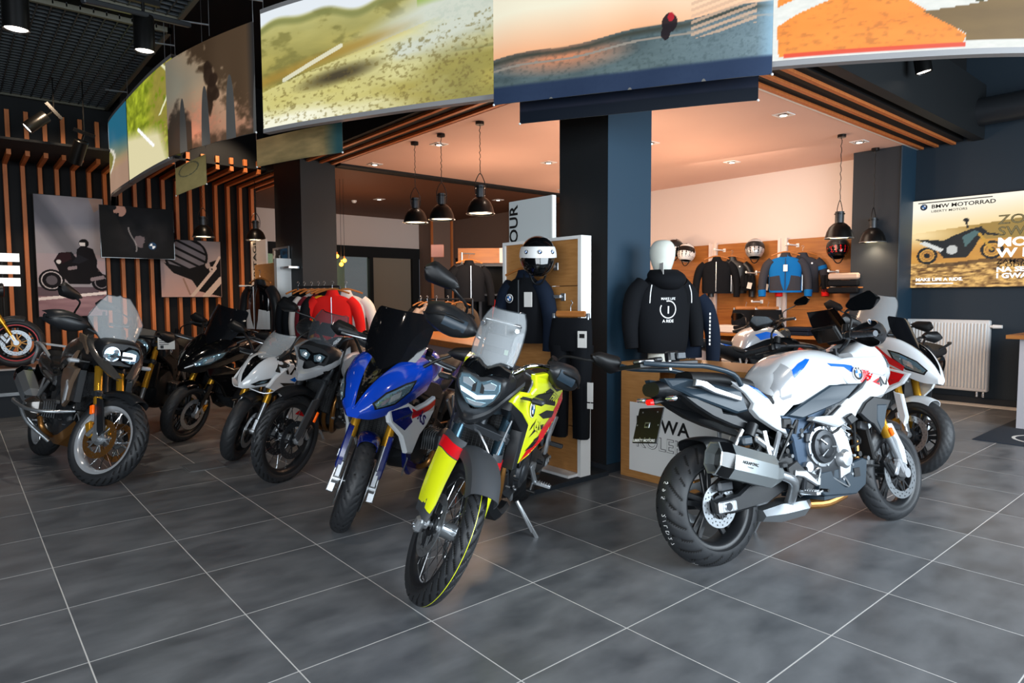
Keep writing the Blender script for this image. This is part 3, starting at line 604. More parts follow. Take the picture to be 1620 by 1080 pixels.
def p_haze(u, v):
    n = fbm(u, v, 7, 81, 5); C_ = mixc(c3('8a7650'), c3('5c5238'), n*1.4-.2); C_ = mixc(C_, c3('b89a6c'), np.clip((.8-u)*.8*(v), 0, .6)); return mixc(C_, c3('1c4048'), np.clip((u-.8)*6, 0, .9))
def p_tan(u, v): C_ = mixc(c3('8f8458'), c3('a79a68'), fbm(u, v, 6, 91)); q = np.abs(np.hypot((u-.45)*.9, (v-.75)*1.3)-.28); return mixc(C_, c3('4c5448'), (q < .02)*.8)
def p_navy(u, v):
    C_ = mixc(c3('1a2230'), c3('2c2c36'), fbm(u, v, 8, 95)); return mixc(C_, c3('10161e'), (v < .35)*.8)
banner('banner', 'narrow lit banner of a lagoon at the far left end of the ring', 168, 204, ZB, ZT, 0, p_cyan, 'print_lit', 40, 70)
banner('banner', 'lit banner with a bright green forest and curving road', 205, 277, ZB, ZT, 0, p_road, 'print_lit', 110, 100)
banner('banner', 'unlit hanging cloth with a dusty orange off-road rider', 278, 416, 2.86, 3.80, .07, p_dust, 'print_faint_glow', 130, 100, 0, False, .012)
banner('banner', 'big lit banner of yellow green hills and a gravel track', 417, 787, ZB, ZT, 0, p_hills, 'print_lit', 330, 150)
banner('banner', 'big unlit cloth with a rider on a road at sunset', 787, 1220, 2.80, 3.72, .07, p_sunset, 'print_faint_glow', 330, 150, 0, False, .004)
banner('banner', 'lit banner with orange and white kerb and bridge railing', 1220, 1720, ZB, ZT, 0, p_orange, 'print_lit', 260, 110)
banner('banner', 'lower hazy brown cloth hanging behind the hills banner', 352, 496, 2.70, 2.96, -.35, p_haze, 'print_faint_glow', 90, 40, 0, False)
banner('banner', 'small tan cloth end hanging below the road banner', 226, 271, 2.66, 2.98, -.35, p_tan, 'print_faint_glow', 50, 50, 0, False)
banner('banner', 'dark navy cloth end hanging behind the sunset cloth', 813, 1203, 2.70, 2.95, -.12, p_navy, 'print_gloss', 60, 20, 0, False)
for px, wl_ in zip((203, 278, 332, 417, 560, 700, 900, 1060, 1230, 1420, 1560), ('between the lagoon and forest banners', 'at the left edge of the dusty rider cloth', 'above the middle of the dusty rider cloth', 'between the dusty cloth and the hills banner', 'above the left half of the hills banner', 'above the right half of the hills banner', 'above the left half of the sunset cloth', 'above the right half of the sunset cloth', 'between the sunset cloth and the orange banner', 'above the middle of the orange banner', 'above the right part of the orange banner')):   # suspension wires with little hooks
    x, y = side_off(px, -.03); b = MB(); cyl(b, (x, y, ZT+.02), (x, y, 4.75), .0025, 'steel', n=5); bar(b, (x, y, ZT+.12), (x-.22, y+.12, ZT+.14), .014, .014, 'steel')
    o = tag(b.build('banner_wire', None, 30), 'thin steel suspension wire '+wl_, 'wire', 'thin steel wires that carry the banner ring')

# ---------------------------------------------------------------- left wall: posters, screen, platform
def bikepic(u, v, asp, x0, x1, gy, col):
    """soft side-view silhouette of a parked motorcycle printed in a picture"""
    w_ = x1-x0; r = .165*w_*1.0; m = np.zeros(u.shape, bool); fx, rx = x0+r, x1-r; cy = gy+r*asp
    def d(a, b): return np.hypot(u-a, (v-b)/asp)
    rim = ((d(fx, cy) < r)&(d(fx, cy) > r*.72))|((d(rx, cy) < r)&(d(rx, cy) > r*.72))
    hub = (d(fx, cy) < r*.3)|(d(rx, cy) < r*.3)
    return rim, hub, fx, rx, cy, r
def p_poster(u, v):
    n = fbm(u, v, 3, 101, 5); C_ = mixc(c3('8f8b93'), c3('b3aeb4'), v*.4+n*.6); C_ = mixc(C_, c3('5f6068'), np.clip(1.0-np.abs((u-.25)-(.75-v)*1.3)*3.5, 0, .7)*(v > .45)); 
    C_ = mixc(C_, c3('b6a0a6'), (v < .52)*.5*(v > .3)); C_ = np.where((v < .245)[..., None], mixc(c3('7d5f68'), c3('a98a90'), fbm(u, v, 3, 103, 3, 12)), C_); C_ = mixc(C_, c3('3d3a44'), ((v < .245)&(v > .17)&(u+v*2 < 1.3))*.6); C_ = mixc(C_, c3('efe6e4'), (np.abs(v-.145-.05*u) < .012)*.9)
    A = .49; rim, hub, fx, rx, cy, r = bikepic(u, v, A, .02, .99, .215, None); K = c3('17161a')
    def P(pts): return inpoly(u, v, pts)
    d1 = np.hypot(u-.2, (v-.30)/A)
    C_ = mixc(C_, K, (d1 < .185)*1.); C_ = mixc(C_, c3('c9c2c6'), ((d1 < .15)&(d1 > .135))*1.); C_ = mixc(C_, c3('6f6a72'), (d1 < .08)*.8)
    d2 = np.hypot(u-.93, (v-.285)/A); C_ = mixc(C_, K, (d2 < .15)*1.); C_ = mixc(C_, c3('8d868c'), ((d2 < .105)&(d2 > .09))*1.)
    C_ = mixc(C_, K, P([(.24, .46), (.32, .53), (.5, .54), (.6, .47), (.78, .47), (.86, .42), (.95, .36), (.75, .27), (.45, .27), (.32, .36)])*1.); C_ = mixc(C_, c3('2d1a20'), P([(.25, .47), (.34, .53), (.48, .535), (.5, .48), (.36, .44)])*1.)
    dl_ = np.hypot(u-.31, (v-.455)/A); C_ = mixc(C_, c3('d8d4d4'), (dl_ < .035)*1.)
    C_ = mixc(C_, K, P([(.56, .42), (.58, .56), (.66, .6), (.82, .57), (.88, .47), (.86, .38), (.7, .4)])*1.); C_ = mixc(C_, c3('24252c'), P([(.5, .45), (.6, .52), (.75, .48), (.6, .44)])*.8)
    dh = np.hypot((u-.69), (v-.615)/A); C_ = mixc(C_, c3('141416'), (dh < .075)*1.); C_ = mixc(C_, c3('e6e0de'), ((dh < .07)&(v < .622)&(v > .592)&(u < .71))*1.); C_ = mixc(C_, c3('8d7f84'), seg(u, v, (.45, .40), (.56, .41), .014)*1.+seg(u, v, (.78, .31), (.96, .33), .016)*1.)
    C_ = mixc(C_, c3('c59a94'), ((u > .88)&(v > .38)&(v < .47))*.6*n*1.5); return mixc(C_, c3('c2a08e'), P([(.78, 1), (.99, 1), (.99, .93), (.86, .88)])*.8)
def p_tv(u, v):
    n = fbm(u, v, 6, 111, 5); C_ = c3('0b0c0e')+0*u[..., None]; C_ = mixc(C_, c3('1d1d20'), np.clip(1-np.hypot((u-.55)*1.8, (v-.45)*1.5), 0, 1)*n*2); C_ = mixc(C_, c3('b98a78'), (np.hypot((u-.26)*2, (v-.92)*1.4) < .17)*(n > .3)*.9); C_ = mixc(C_, c3('161618'), (np.hypot((u-.17)*2, (v-.97)*2) < .1)*1.)
    C_ = mixc(C_, c3('75676a'), ((np.hypot((u-.53)*2.4, (v-.35)*1.4) < .2)&(n > .5))*.8); C_ = mixc(C_, c3('b0a8a6'), (np.abs(u-.42-.05*np.sin(v*8)) < .01)*(v > .12)*(v < .6)*.6)
    d = np.hypot((u-.69), (v-.25)*.76); C_ = mixc(C_, c3('24405c'), (d < .055)*1.); q = ((u > .69) ^ (v > .25)); return mixc(C_, c3('dfe3e6'), ((d < .04)&q)*1.)
def p_engine(u, v):
    n = fbm(u, v, 7, 121, 5); C_ = mixc(c3('b5938c'), c3('8f8a8c'), v+n*.3-.2); K = c3('141416'); d = np.hypot((u-.42)*1.0, (v-.72)*1.1)
    C_ = mixc(C_, c3('6e6a70'), (d < .34)*1.); C_ = mixc(C_, K, ((np.sin((u*.5+v)*46) > .55)&(d < .34))*1.+((d < .36)&(d > .32))*1.); C_ = mixc(C_, K, inpoly(u, v, [(.05, .6), (.2, .42), (.5, .3), (.62, .1), (1, .0), (1, .7), (.8, .62), (.45, .5)])*1.)
    C_ = mixc(C_, c3('c7b2a6'), seg(u, v, (.5, .02), (.9, .52), .028)*1.+seg(u, v, (.72, .0), (1.0, .32), .05)*1.+seg(u, v, (.86, .5), (.98, .72), .022)*1.+(np.hypot(u-.84, v-.5) < .045)); C_ = mixc(C_, c3('8d6f62'), seg(u, v, (.36, .32), (.46, .05), .014)*1.); C_ = mixc(C_, K, (np.hypot(u-.84, v-.5) < .02)*1.)
    return mixc(C_, c3('b9a7a0'), ((n > .62)&inpoly(u, v, [(.45, .5), (.8, .62), (.85, .45), (.55, .33)]))*.9)
def board(name, lab, cat, x0, x1, z0, z1, y, paint, m, nu, nv, thick=.03, edge='ink'):
    t = thing(name, lab, cat, ((x0+x1)/2, y, z0)); w_, h_ = x1-x0, z1-z0
    b = MB(); bx(b, -w_/2, w_/2, .001, thick, 0, h_, edge); b.build('panel', t, 0)
    print_grid('print', lambda u, v: np.stack([-w_/2+.006+u*(w_-.012), 0*u, .006+v*(h_-.012)], -1), nu, nv, paint, m, t); return t
board('poster', 'tall grey poster of a rider on a black cruiser on the slatted wall', 'poster', 1.26, 2.16, 1.16, 3.0, 10.42, p_poster, 'print_matt', 150, 240, .05)
board('wall_screen', 'wide black screen showing a leather jacket in front of the posters', 'screen', 2.04, 3.07, 2.06, 2.86, 10.0, p_tv, 'print_faint_glow', 150, 110, .05, 'gloss_black')
b = MB(); bx(b, 2.45, 2.65, 10.05, 10.5, 2.35, 2.55, 'lamp_black'); b.build('wall_bracket', bpy.data.objects['wall_screen'], 0, ); o = bpy.data.objects['wall_bracket']; o.matrix_parent_inverse = Matrix.Translation(-Vector(bpy.data.objects['wall_screen'].location))
board('poster', 'square poster of a chrome motorcycle engine close-up', 'poster', 2.94, 3.91, 1.45, 2.42, 10.42, p_engine, 'print_matt', 130, 130, .05)
b = MB(); bx(b, -3, 1.25, 8.2, 10.4, 0, .57, 'wall_dark'); bx(b, -3, 1.27, 8.17, 10.4, .57, .59, mat('platform_edge', 'a09a98', .4)); bx(b, -3, 1.26, 8.18, 8.2, .26, .30, 'steel'); bx(b, -3, 1.24, 8.19, 10.4, .59, .592, mat('platform_top', '8f7468', .3))
tag(b.build('display_platform', None, 0), 'low dark display platform with a pale edge at the far left', 'platform')
t = thing('spec_stand', 'stand with three white information strips at the left edge', 'sign', (.77, 8.75, .592))
b = MB(); cyl(b, (0, .05, 0), (0, .05, 1.4), .015, 'ink'); bx(b, -.12, .12, -.05, .15, 0, .015, 'ink'); b.build('post', t, 0)
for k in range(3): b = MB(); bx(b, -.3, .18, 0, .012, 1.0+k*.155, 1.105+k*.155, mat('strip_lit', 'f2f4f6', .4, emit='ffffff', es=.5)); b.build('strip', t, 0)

# ---------------------------------------------------------------- right wall: lightbox, radiator, desk, mat
def p_board(u, v):
    n = fbm(u, v, 6, 131, 5); n2 = fbm(u, v, 30, 137, 4, 2); h = .62+.12*np.clip(u*1.3, 0, 1); C_ = mixc(c3('f6d9a0'), c3('fbf6e6'), np.clip((v-h)*4, 0, 1)); hill = (v < h-.02+.0*u)&(v > .5); C_ = np.where((v < h)[..., None], mixc(c3('b88a3c'), c3('8a7a44'), u+0*v), C_)
    C_ = np.where((v < .52)[..., None], mixc(c3('e0a848'), c3('b5793a'), n*1.2), C_); C_ = mixc(C_, c3('ffe6b0'), np.clip(1-np.hypot((u-.05)*2.5, (v-.6)*5), 0, .9)); C_ = np.where((v < .28)[..., None], mixc(c3('f0c070'), c3('5c3c1c'), np.clip(n2*2.6-.85, 0, 1)), C_)
    C_ = mixc(C_, c3('463018'), ((np.abs(v-.27+.02*np.sin(u*9)) < .02)&(u > .12)&(u < .9))*.7)
    K = c3('12181c'); A = 1.28/1.22*1.0; A = 1.05
    def W(cx, cy, r): return np.hypot((u-cx)*1.48, (v-cy))
    for cx, cy in ((.115, .365), (.505, .40)):
        d = W(cx, cy, .1); C_ = mixc(C_, K, ((d < .098)&(d > .072))*1.+((d < .03))*1.); C_ = mixc(C_, c3('d9a24a'), ((d < .072)&(d > .062))*1.); C_ = mixc(C_, c3('6b5430'), ((d < .055)&(d > .046))*.6)
    P = lambda q: inpoly(u, v, q)
    C_ = mixc(C_, K, P([(.03, .56), (.1, .55), (.22, .53), (.28, .58), (.38, .64), (.44, .66), (.475, .6), (.43, .52), (.4, .42), (.36, .33), (.22, .33), (.18, .42), (.12, .5)])*1.); C_ = mixc(C_, c3('4c6a6c'), P([(.33, .56), (.4, .62), (.43, .6), (.38, .5), (.35, .44)])*1.)
    C_ = mixc(C_, c3('d8dad6'), P([(.06, .51), (.1, .53), (.22, .43), (.2, .4)])*1.+(np.hypot((u-.27)*1.48, v-.42) < .05)*.9); C_ = mixc(C_, c3('c99a3c'), seg(u, v, (.43, .58), (.505, .40), .012, 1.48)*1.); C_ = mixc(C_, K, seg(u, v, (.36, .66), (.35, .72), .008, 1.48)*1.+(np.hypot((u-.35)*1.48, (v-.74)) < .025)*1.+seg(u, v, (.47, .58), (.53, .56), .012, 1.48)*1.)
    return C_
bt = thing('lightbox_billboard', 'large backlit billboard of a parked motorcycle in a desert on the right wall', 'billboard', (10.44, -.05, 1.52)); L_ = 3.5/2; H_ = 1.2
b = MB(); bx(b, .0, .058, -L_, L_, 0, H_, 'ink'); b.build('case', bt, 0)
BS = 1.55
print_grid('print', lambda u, v: np.stack([0*u-.002, L_-.01-u*(2*L_-.02), .01+v*(H_-.02)], -1), 260, 100, lambda u, v: p_board(np.clip(u*3.5/1.9, 0, 1), v), 'print_lit', bt)
b = MB(); mw = mat('print_white', 'ffffff', .5, emit='ffffff', es=.9)
def bt_txt(s, size, yy, zz, m, bold=.02, sq=1.25): flat_text(b, s, size, (-.006, L_-yy, zz), (0, -1, 0), (0, 0, 1), m, bold, 'LEFT', sq)
bt_txt('BMW MOTORRAD', .07, .26, 1.075, 'ink'); bt_txt('LIBERTY MOTORS', .042, .26, 1.02, 'ink', .01)
for z_ in (1.15, ): b.add([(-.006, L_-.1, z_), (-.006, L_-.95, z_), (-.006, L_-.95, z_+.012), (-.006, L_-.1, z_+.012)], [(0, 1, 2, 3)], 'ink')
for s_, z_, sz in (('ZOSTAW U NAS', .80, .16), ('SWOJ STARY', .655, .16)): bt_txt(s_, sz, 1.02, z_, mat('outline_print', '2c2a22', .5), .018, 1.2); bt_txt(s_, sz, 1.02, z_, mat('outline_fill', 'c9b98a', .5, emit='c9b98a', es=.5), .0, 1.2)
for s_, z_, sz in (('MOTOCYKL', .52, .15), ('W ROZLICZENIU', .385, .15), ('NA SEZON 2023', .2, .085), ('I GWARANCJA', .12, .085)): bt_txt(s_, sz, 1.02, z_, mw, .035, 1.3)
for s_, z_ in (('ZAMOW NOWY', .305), ('Z ODBIOREM', .255)): bt_txt(s_, .075, 1.02, z_, 'ink', .01, 1.3)
bt_txt('MAKE LIFE A RIDE.', .055, .1, .1, mw, .03); b.add([(-.006, L_-.1, .055), (-.006, L_-.55, .055), (-.006, L_-.55, .07), (-.006, L_-.1, .07)], [(0, 1, 2, 3)], mw); b.build('lettering', bt, 0)
b = MB(); roundel(b, (-.004, L_-.17, 1.1), .045, (0, -1, 0), (0, 0, 1), (-1, 0, 0)); b.build('badge', bt, 0)
# radiator
t = thing('radiator', 'white ribbed panel radiator under the billboard', 'radiator', (10.4, 1.3, .16))
b = MB(); rbox(b, (.03, 0, .475), (.09, 1.18, .93), 'radiator_white', .012); b.build('body', t, 0)
b = MB(); n_ = 30
for k in range(n_): y = -.55+1.1*k/(n_-1); rbox(b, (-.022, y, .475), (.016, .018, .85), 'white_plain', .006)
b.build('ribs', t, 0)
b = MB(); cyl(b, (0, -.59, .86), (0, -.68, .86), .016, 'white_plain'); cyl(b, (0, -.62, .86), (0, -.72, .86), .026, 'white_plain', .022); b.build('valve', t)
for y in (-.54, -.47): b = MB(); cyl(b, (.02, y, .02), (.02, y, -.06), .011, 'white_plain', n=8); cyl(b, (.02, y, -.01), (.02, y, -.06), .02, 'chrome', n=10); b.build('pipe', t)
b = MB(); rbox(b, (10.49, .28, .52), (.012, .05, .05), 'chrome', .004); tag(b.build('wall_socket'), 'small shiny cable outlet on the dark wall right of the radiator', 'socket')
D = onz(1607, 678)
t = thing('reception_desk', 'pale desk with brown wooden top at the right edge', 'desk', (D[0], D[1], 0))
b = MB(); bx(b, 0, 1.2, -1.8, 0, 0, .96, mat('desk_front', 'b4b0b4', .5)); b.build('body', t, 0); b = MB(); bx(b, -.1, 1.3, -1.9, .1, .96, 1.0, 'wood_y'); b.build('desk_top', t, 0); b = MB(); rbox(b, (.1, -.02, 1.03), (.2, .2, .055), 'paper', .005); b.build('paper_stack', None, 0); o = bpy.data.objects['paper_stack']; o.location = (D[0], D[1]-.12, .0); tag(o, 'stack of white leaflets on the desk at the right edge', 'paper')
b = MB(); ball(b, (0, 0, .075), .09, 'red_paint', 16, (1, 1, .8)); o = b.build('red_cap'); o.location = (D[0]+.05, D[1]-.22, 1.057); tag(o, 'glossy red object on the leaflets at the right edge', 'ornament')
b = MB(); M0, M1 = onz(1556, 697), onz(1480, 650); rbox(b, (8.75, -.35, .004), (1.75, 1.1, .008), mat('mat_blue', '1d2733', .8), .003)
t_ = b.build('floor_mat', None, 0); tag(t_, 'dark blue floor mat with a white ring beside the desk', 'mat'); b = MB(); lathe(b, [(.22, 0), (.25, 0)], (8.3, -.28, .009), (0, 0, 1), 'paper', 40); b.build('print', t_, 0)
# ---------------------------------------------------------------- motorcycles (x forward from the rear axle, y left, z up)
class Bike:
    def __init__(s, label, rx, ry, th, lean, steer, wb=1.53, rf=.30, rr=.32, wf=.12, wr=.19, rake=25.5, off=.035, name='motorcycle', z0=0, cat='motorcycle'):
        s.root = thing(name, label, cat, (rx, ry, z0), (0, 0, 0), 'motorcycles on show')
        s.root.matrix_world = Matrix.Translation((rx, ry, z0)) @ Matrix.Rotation(R(th), 4, 'Z') @ Matrix.Rotation(R(-lean), 4, 'X')
        s.wb, s.rf, s.rr, s.wf, s.wr, s.rake, s.off, s.lean = wb, rf, rr, wf, wr, rake, off, lean
        a = R(rake); s.ax = Vector((-math.sin(a), 0, math.cos(a))); q = Vector((wb-off, 0, rf))
        s.S = Matrix.Translation(q) @ Matrix.Rotation(R(steer), 4, s.ax) @ Matrix.Translation(-q)
    def fk(s, z, d=0):   # x of the fork line at height z, d in front of it
        return s.wb-(z-s.rf)*math.tan(R(s.rake))+d
    def o(s, mb, name, parent=None, **k): return mb.build(name, parent or s.root, **k)
def tyre(mb, c, Rr, W, rim, pat, seg=150, m='rubber', line=None):
    gv = set()
    k = W/2*.93; rc = Rr-k; prof = [(rim-.004, W*.36), (rim+.006, W*.41), (rim+(rc-rim)*.45+.004, W*.485)]
    na = 15; arc = [(rc+k*math.cos(a), W/2*math.sin(a)) for a in [pi*.5*(1-2*i/(2*na)) for i in range(2*na+1)]]
    prof = prof+arc+[(r, -y) for r, y in prof[::-1]]; P = len(prof); vs = []
    for i in range(seg):
        a = 2*pi*i/seg
        for j, (r, y) in enumerate(prof):
            g = 0; q = (j-3)/(2*na)-.5
            if 3 < j < P-4 and abs(q) < .43:
                t = i/seg
                if pat == 'sport':
                    f = (t*22+abs(q)*3.0+(.5 if q > 0 else 0)) % 1; g = .006 if (f < .13 and abs(q) > .07) else 0
                elif pat == 'adv':
                    f = (t*30+abs(q)*4.0+.5*(q > 0)) % 1; g = .008 if (f < .24 and abs(q) > .02) else 0
                    
                elif pat == 'road':
                    f = (t*34+abs(q)*4.2) % 1; g = .006 if f < .18 and abs(q) > .05 else 0
            if g: gv.add(len(vs))
            vs.append((c[0]+(r-g)*math.sin(a), c[1]+y, c[2]+(r-g)*math.cos(a)))
    fs = [(i*P+j, i*P+j+1, ((i+1) % seg)*P+j+1, ((i+1) % seg)*P+j) for i in range(seg) for j in range(P-1)]
    mb.add(vs, fs, m); gi = mb.mi('groove_shade'); n0 = len(mb.m)-len(fs)  # groove faces get black rubber, painting in the shade of the recess
    for q, f in enumerate(fs):
        if sum(i in gv for i in f) >= 3: mb.m[n0+q] = gi
    if line:
        vs = []
        for i in range(seg):
            a = 2*pi*i/seg
            for y in (-.0014, .0014): vs.append((c[0]+(Rr+.0006)*math.sin(a), y+line[1], c[2]+(Rr+.0006)*math.cos(a)))
        mb.add(vs, [(2*i, 2*i+1, 2*((i+1) % seg)+1, 2*((i+1) % seg)) for i in range(seg)], line[0])
def disc(mb, c, y, r0, r1, m='steel', carrier='gold', n=72):
    rings = [r0, r0+(r1-r0)*.28, r0+(r1-r0)*.42, r0+(r1-r0)*.62, r0+(r1-r0)*.76, r1]
    for s in (1, -1):
        vs = []; fs = []
        for i in range(n):
            a = 2*pi*i/n
            for r in rings: vs.append((c[0]+r*math.cos(a), y+s*.0023, c[2]+r*math.sin(a)))
        K = len(rings)
        for i in range(n):
            for j in range(K-1):
                if (j == 1 and i % 4 == 0) or (j == 3 and i % 4 == 2): continue
                fs.append((i*K+j, i*K+j+1, ((i+1) % n)*K+j+1, ((i+1) % n)*K+j))
        mb.add(vs, fs if s > 0 else [f[::-1] for f in fs], m)
    lathe(mb, [(r1, -.0023), (r1, .0023)], (c[0], y, c[2]), (0, 1, 0), m, 48); lathe(mb, [(r0, -.0023), (r0, .0023)], (c[0], y, c[2]), (0, 1, 0), m, 48)
    for k in range(5):
        a = 2*pi*k/5
        for da in (-.22, .22): bar(mb, (c[0]+.045*math.cos(a), y, c[2]+.045*math.sin(a)), (c[0]+(r0+.006)*math.cos(a+da), y, c[2]+(r0+.006)*math.sin(a+da)), .012, .006, carrier, (0, 1, 0))
    lathe(mb, [(.03, -.005), (.052, -.005), (.052, .005), (.03, .005)], (c[0], y, c[2]), (0, 1, 0), carrier, 24, closed=True)
def wheel(bk, which, style='cast', rimcol='satin_black', xf=None, rim=.222, pat='sport', discs=((.075, .16),), seg=150, line=None, spoke='chrome', stripe=None, disc_m='steel', carrier='dark_metal', nsp=5):
    c = (bk.wb, 0, bk.rf) if which == 'front_wheel' else (0, 0, bk.rr); Rr, W = (bk.rf, bk.wf) if which == 'front_wheel' else (bk.rr, bk.wr)
    b = MB(xf); w2 = W*.40
    prof = [(rim+.004, w2), (rim+.004, w2-.006), (rim-.010, w2-.012), (rim-.018, w2*.5), (rim-.026, 0), (rim-.018, -w2*.5), (rim-.010, -w2+.012), (rim+.004, -w2+.006), (rim+.004, -w2), (rim-.010, -w2), (rim-.022, -w2+.008), (rim-.034, -w2*.45), (rim-.038, 0), (rim-.034, w2*.45), (rim-.022, w2-.008), (rim-.010, w2)]
    lathe(b, prof, c, (0, 1, 0), rimcol, 64, closed=True)
    hw = .055 if which == 'front_wheel' else .07
    lathe(b, [(.013, -hw), (.035, -hw), (.042, -hw*.6), (.036, 0), (.042, hw*.6), (.035, hw), (.013, hw)], c, (0, 1, 0), 'dark_metal' if style == 'cast' else 'steel', 28)
    if style == 'cast':
        for k in range(nsp):
            a = 2*pi*k/nsp+.3
            for da in (-.13, .13):
                p0 = (c[0]+.034*math.cos(a+da*2.2), 0, c[2]+.034*math.sin(a+da*2.2)); p1 = (c[0]+(rim-.03)*math.cos(a+da), 0, c[2]+(rim-.03)*math.sin(a+da)); bar(b, p0, p1, .03, .020, rimcol, (0, 1, 0))
    if stripe: lathe(b, [(rim-.008, w2+.0015), (rim+.002, w2+.0015)], c, (0, 1, 0), stripe, 64); lathe(b, [(rim-.008, -w2-.0015), (rim+.002, -w2-.0015)], c, (0, 1, 0), stripe, 64)
    wo = bk.o(b, which)
    if style == 'wire':
        for k in range(28):
            a = 2*pi*k/28; s = 1 if k % 2 else -1; da = .42 if (k//2) % 2 else -.42; b = MB(xf)
            tube(b, [(c[0]+.04*math.cos(a+da), s*.042, c[2]+.04*math.sin(a+da)), (c[0]+(rim-.02)*math.cos(a), s*w2*.35, c[2]+(rim-.02)*math.sin(a))], .0021, spoke, 5, caps=False); b.build('spoke', wo)
    b = MB(xf); tyre(b, c, Rr, W, rim, pat, seg, line=line); to = b.build('tyre', wo, 50)
    for y, r in discs: b = MB(xf); disc(b, c, y, r-.045, r, disc_m, carrier); b.build('brake_disc', wo)
    b = MB(xf); cyl(b, (c[0], -hw-.05, c[2]), (c[0], hw+.05, c[2]), .013, 'steel', n=12); b.build('axle', wo)
    return wo, to
def forks(bk, kind='usd', col='gold', top=.98, tri=.78, ysp=.105, low='steel', brak=True, caliper='gold', bracket='alu', xf=None):
    S = bk.S; f = lambda z, y, d=0: (bk.fk(z, d), y, z)
    for s in (-1, 1):
        b = MB(S); y = s*ysp
        if kind == 'usd':
            cyl(b, f(bk.rf+.26, y), f(top, y), .029, col, n=18); cyl(b, f(bk.rf+.24, y), f(bk.rf+.29, y), .031, col, n=18); cyl(b, f(bk.rf+.03, y), f(bk.rf+.26, y), .021, 'chrome' if low == 'chrome' else low, n=16)
            bar(b, f(bk.rf+.10, y), f(bk.rf-.02, y), .04, .055, bracket); cyl(b, (bk.wb, y-.022, bk.rf), (bk.wb, y+.022, bk.rf), .03, bracket, n=18)
        else:
            cyl(b, f(bk.rf+.33, y), f(top, y), .021, col, n=16); cyl(b, f(bk.rf-.0, y), f(bk.rf+.34, y), .027, low, n=16); cyl(b, f(bk.rf+.31, y), f(bk.rf+.36, y), .031, bracket, n=16); cyl(b, (bk.wb, y-.024, bk.rf), (bk.wb, y+.024, bk.rf), .032, bracket, n=18)
        fo = bk.o(b, 'fork_leg')
        if brak:
            b = MB(S); bar(b, f(bk.rf+.07, y, -.02), f(bk.rf+.0, y, -.1), .03, .03, bracket); b.build('caliper_bracket', fo)
            if caliper:
                b = MB(S); M = Matrix.Rotation(R(-bk.rake-10), 3, 'Y'); rbox(b, (bk.wb-.115, s*(ysp-.028), bk.rf+.05), (.06, .05, .13), caliper, .012, M); rbox(b, (bk.wb-.115, s*(ysp-.002), bk.rf+.05), (.045, .02, .1), caliper, .008, M); b.build('brake_caliper', fo)
    b = MB(S); zt = top-.02
    for z, t in ((tri, .035), (top-.03, .028)):
        P = [(bk.fk(z)+.035, -ysp-.03), (bk.fk(z)+.035, ysp+.03), (bk.fk(z)-.03, ysp+.035), (bk.fk(z)-.075, .04), (bk.fk(z)-.075, -.04), (bk.fk(z)-.03, -ysp-.035)]
        plate(b, P, z+t/2, t, 'dark_metal', plane='xy')
        for s in (-1, 1): cyl(b, f(z-.02, s*ysp), f(z+.02, s*ysp), .036, 'dark_metal', n=18)
    cyl(b, (bk.fk(tri-.02, -.05), 0, tri-.02), (bk.fk(top, -.05), 0, top), .03, 'dark_metal', n=14); bk.o(b, 'triple_clamp')
def fender(bk, col, a0=-35, a1=95, w=None, r=None, lip=.045, drop=None, dropcol=None, off=0, kind='round'):
    S = bk.S; w = w or bk.wf*.62; r = r or bk.rf+.018; c = (bk.wb, 0, bk.rf); b = MB(S); rows = []
    N = 9
    for i in range(N):
        a = R(a0+(a1-a0)*i/(N-1)); k = 1-.35*abs(i/(N-1)-.45); rows.append([])
        for (yy, rr) in ((-w*1.0*k, -lip), (-w*k*.93, -.012), (-w*.55*k, .010), (0, .018), (w*.55*k, .010), (w*.93*k, -.012), (w*1.0*k, -lip)): rows[-1].append((c[0]+(r+rr)*math.sin(-a+off), yy, c[2]+(r+rr)*math.cos(a-off)))
    skin(b, rows, col, 2, 2, .004); return bk.o(b, 'front_fender', smooth=30)
def forkguard(bk, col, y=.125, z0=None, z1=None, wd=.08, parent=None, tip=None, d=0.03):
    S = bk.S; z0 = z0 or bk.rf; z1 = z1 or bk.rf+.3; res = []
    for s in (-1, 1):
        b = MB(S); P = [(bk.fk(z1, -wd*.35+d), z1), (bk.fk(z1, wd*.7+d), z1-.01), (bk.fk(z0, wd*.75+d), z0+.03), (bk.fk(z0, wd*.2+d), z0-.02), (bk.fk(z0, -wd*.3+d), z0+.02)]
        plate(b, P, y, .012, col, s, .005)
        if tip:
            z2 = z1-.05; Q = [(bk.fk(z1, -wd*.33+d), z1-.002), (bk.fk(z1, wd*.66+d), z1-.012), (bk.fk(z2, wd*.68+d), z2-.01), (bk.fk(z2, -wd*.33+d), z2)]; plate(b, Q, y+.002, .006, tip, s, .002)
        res.append(bk.o(b, 'fork_guard'))
    return res
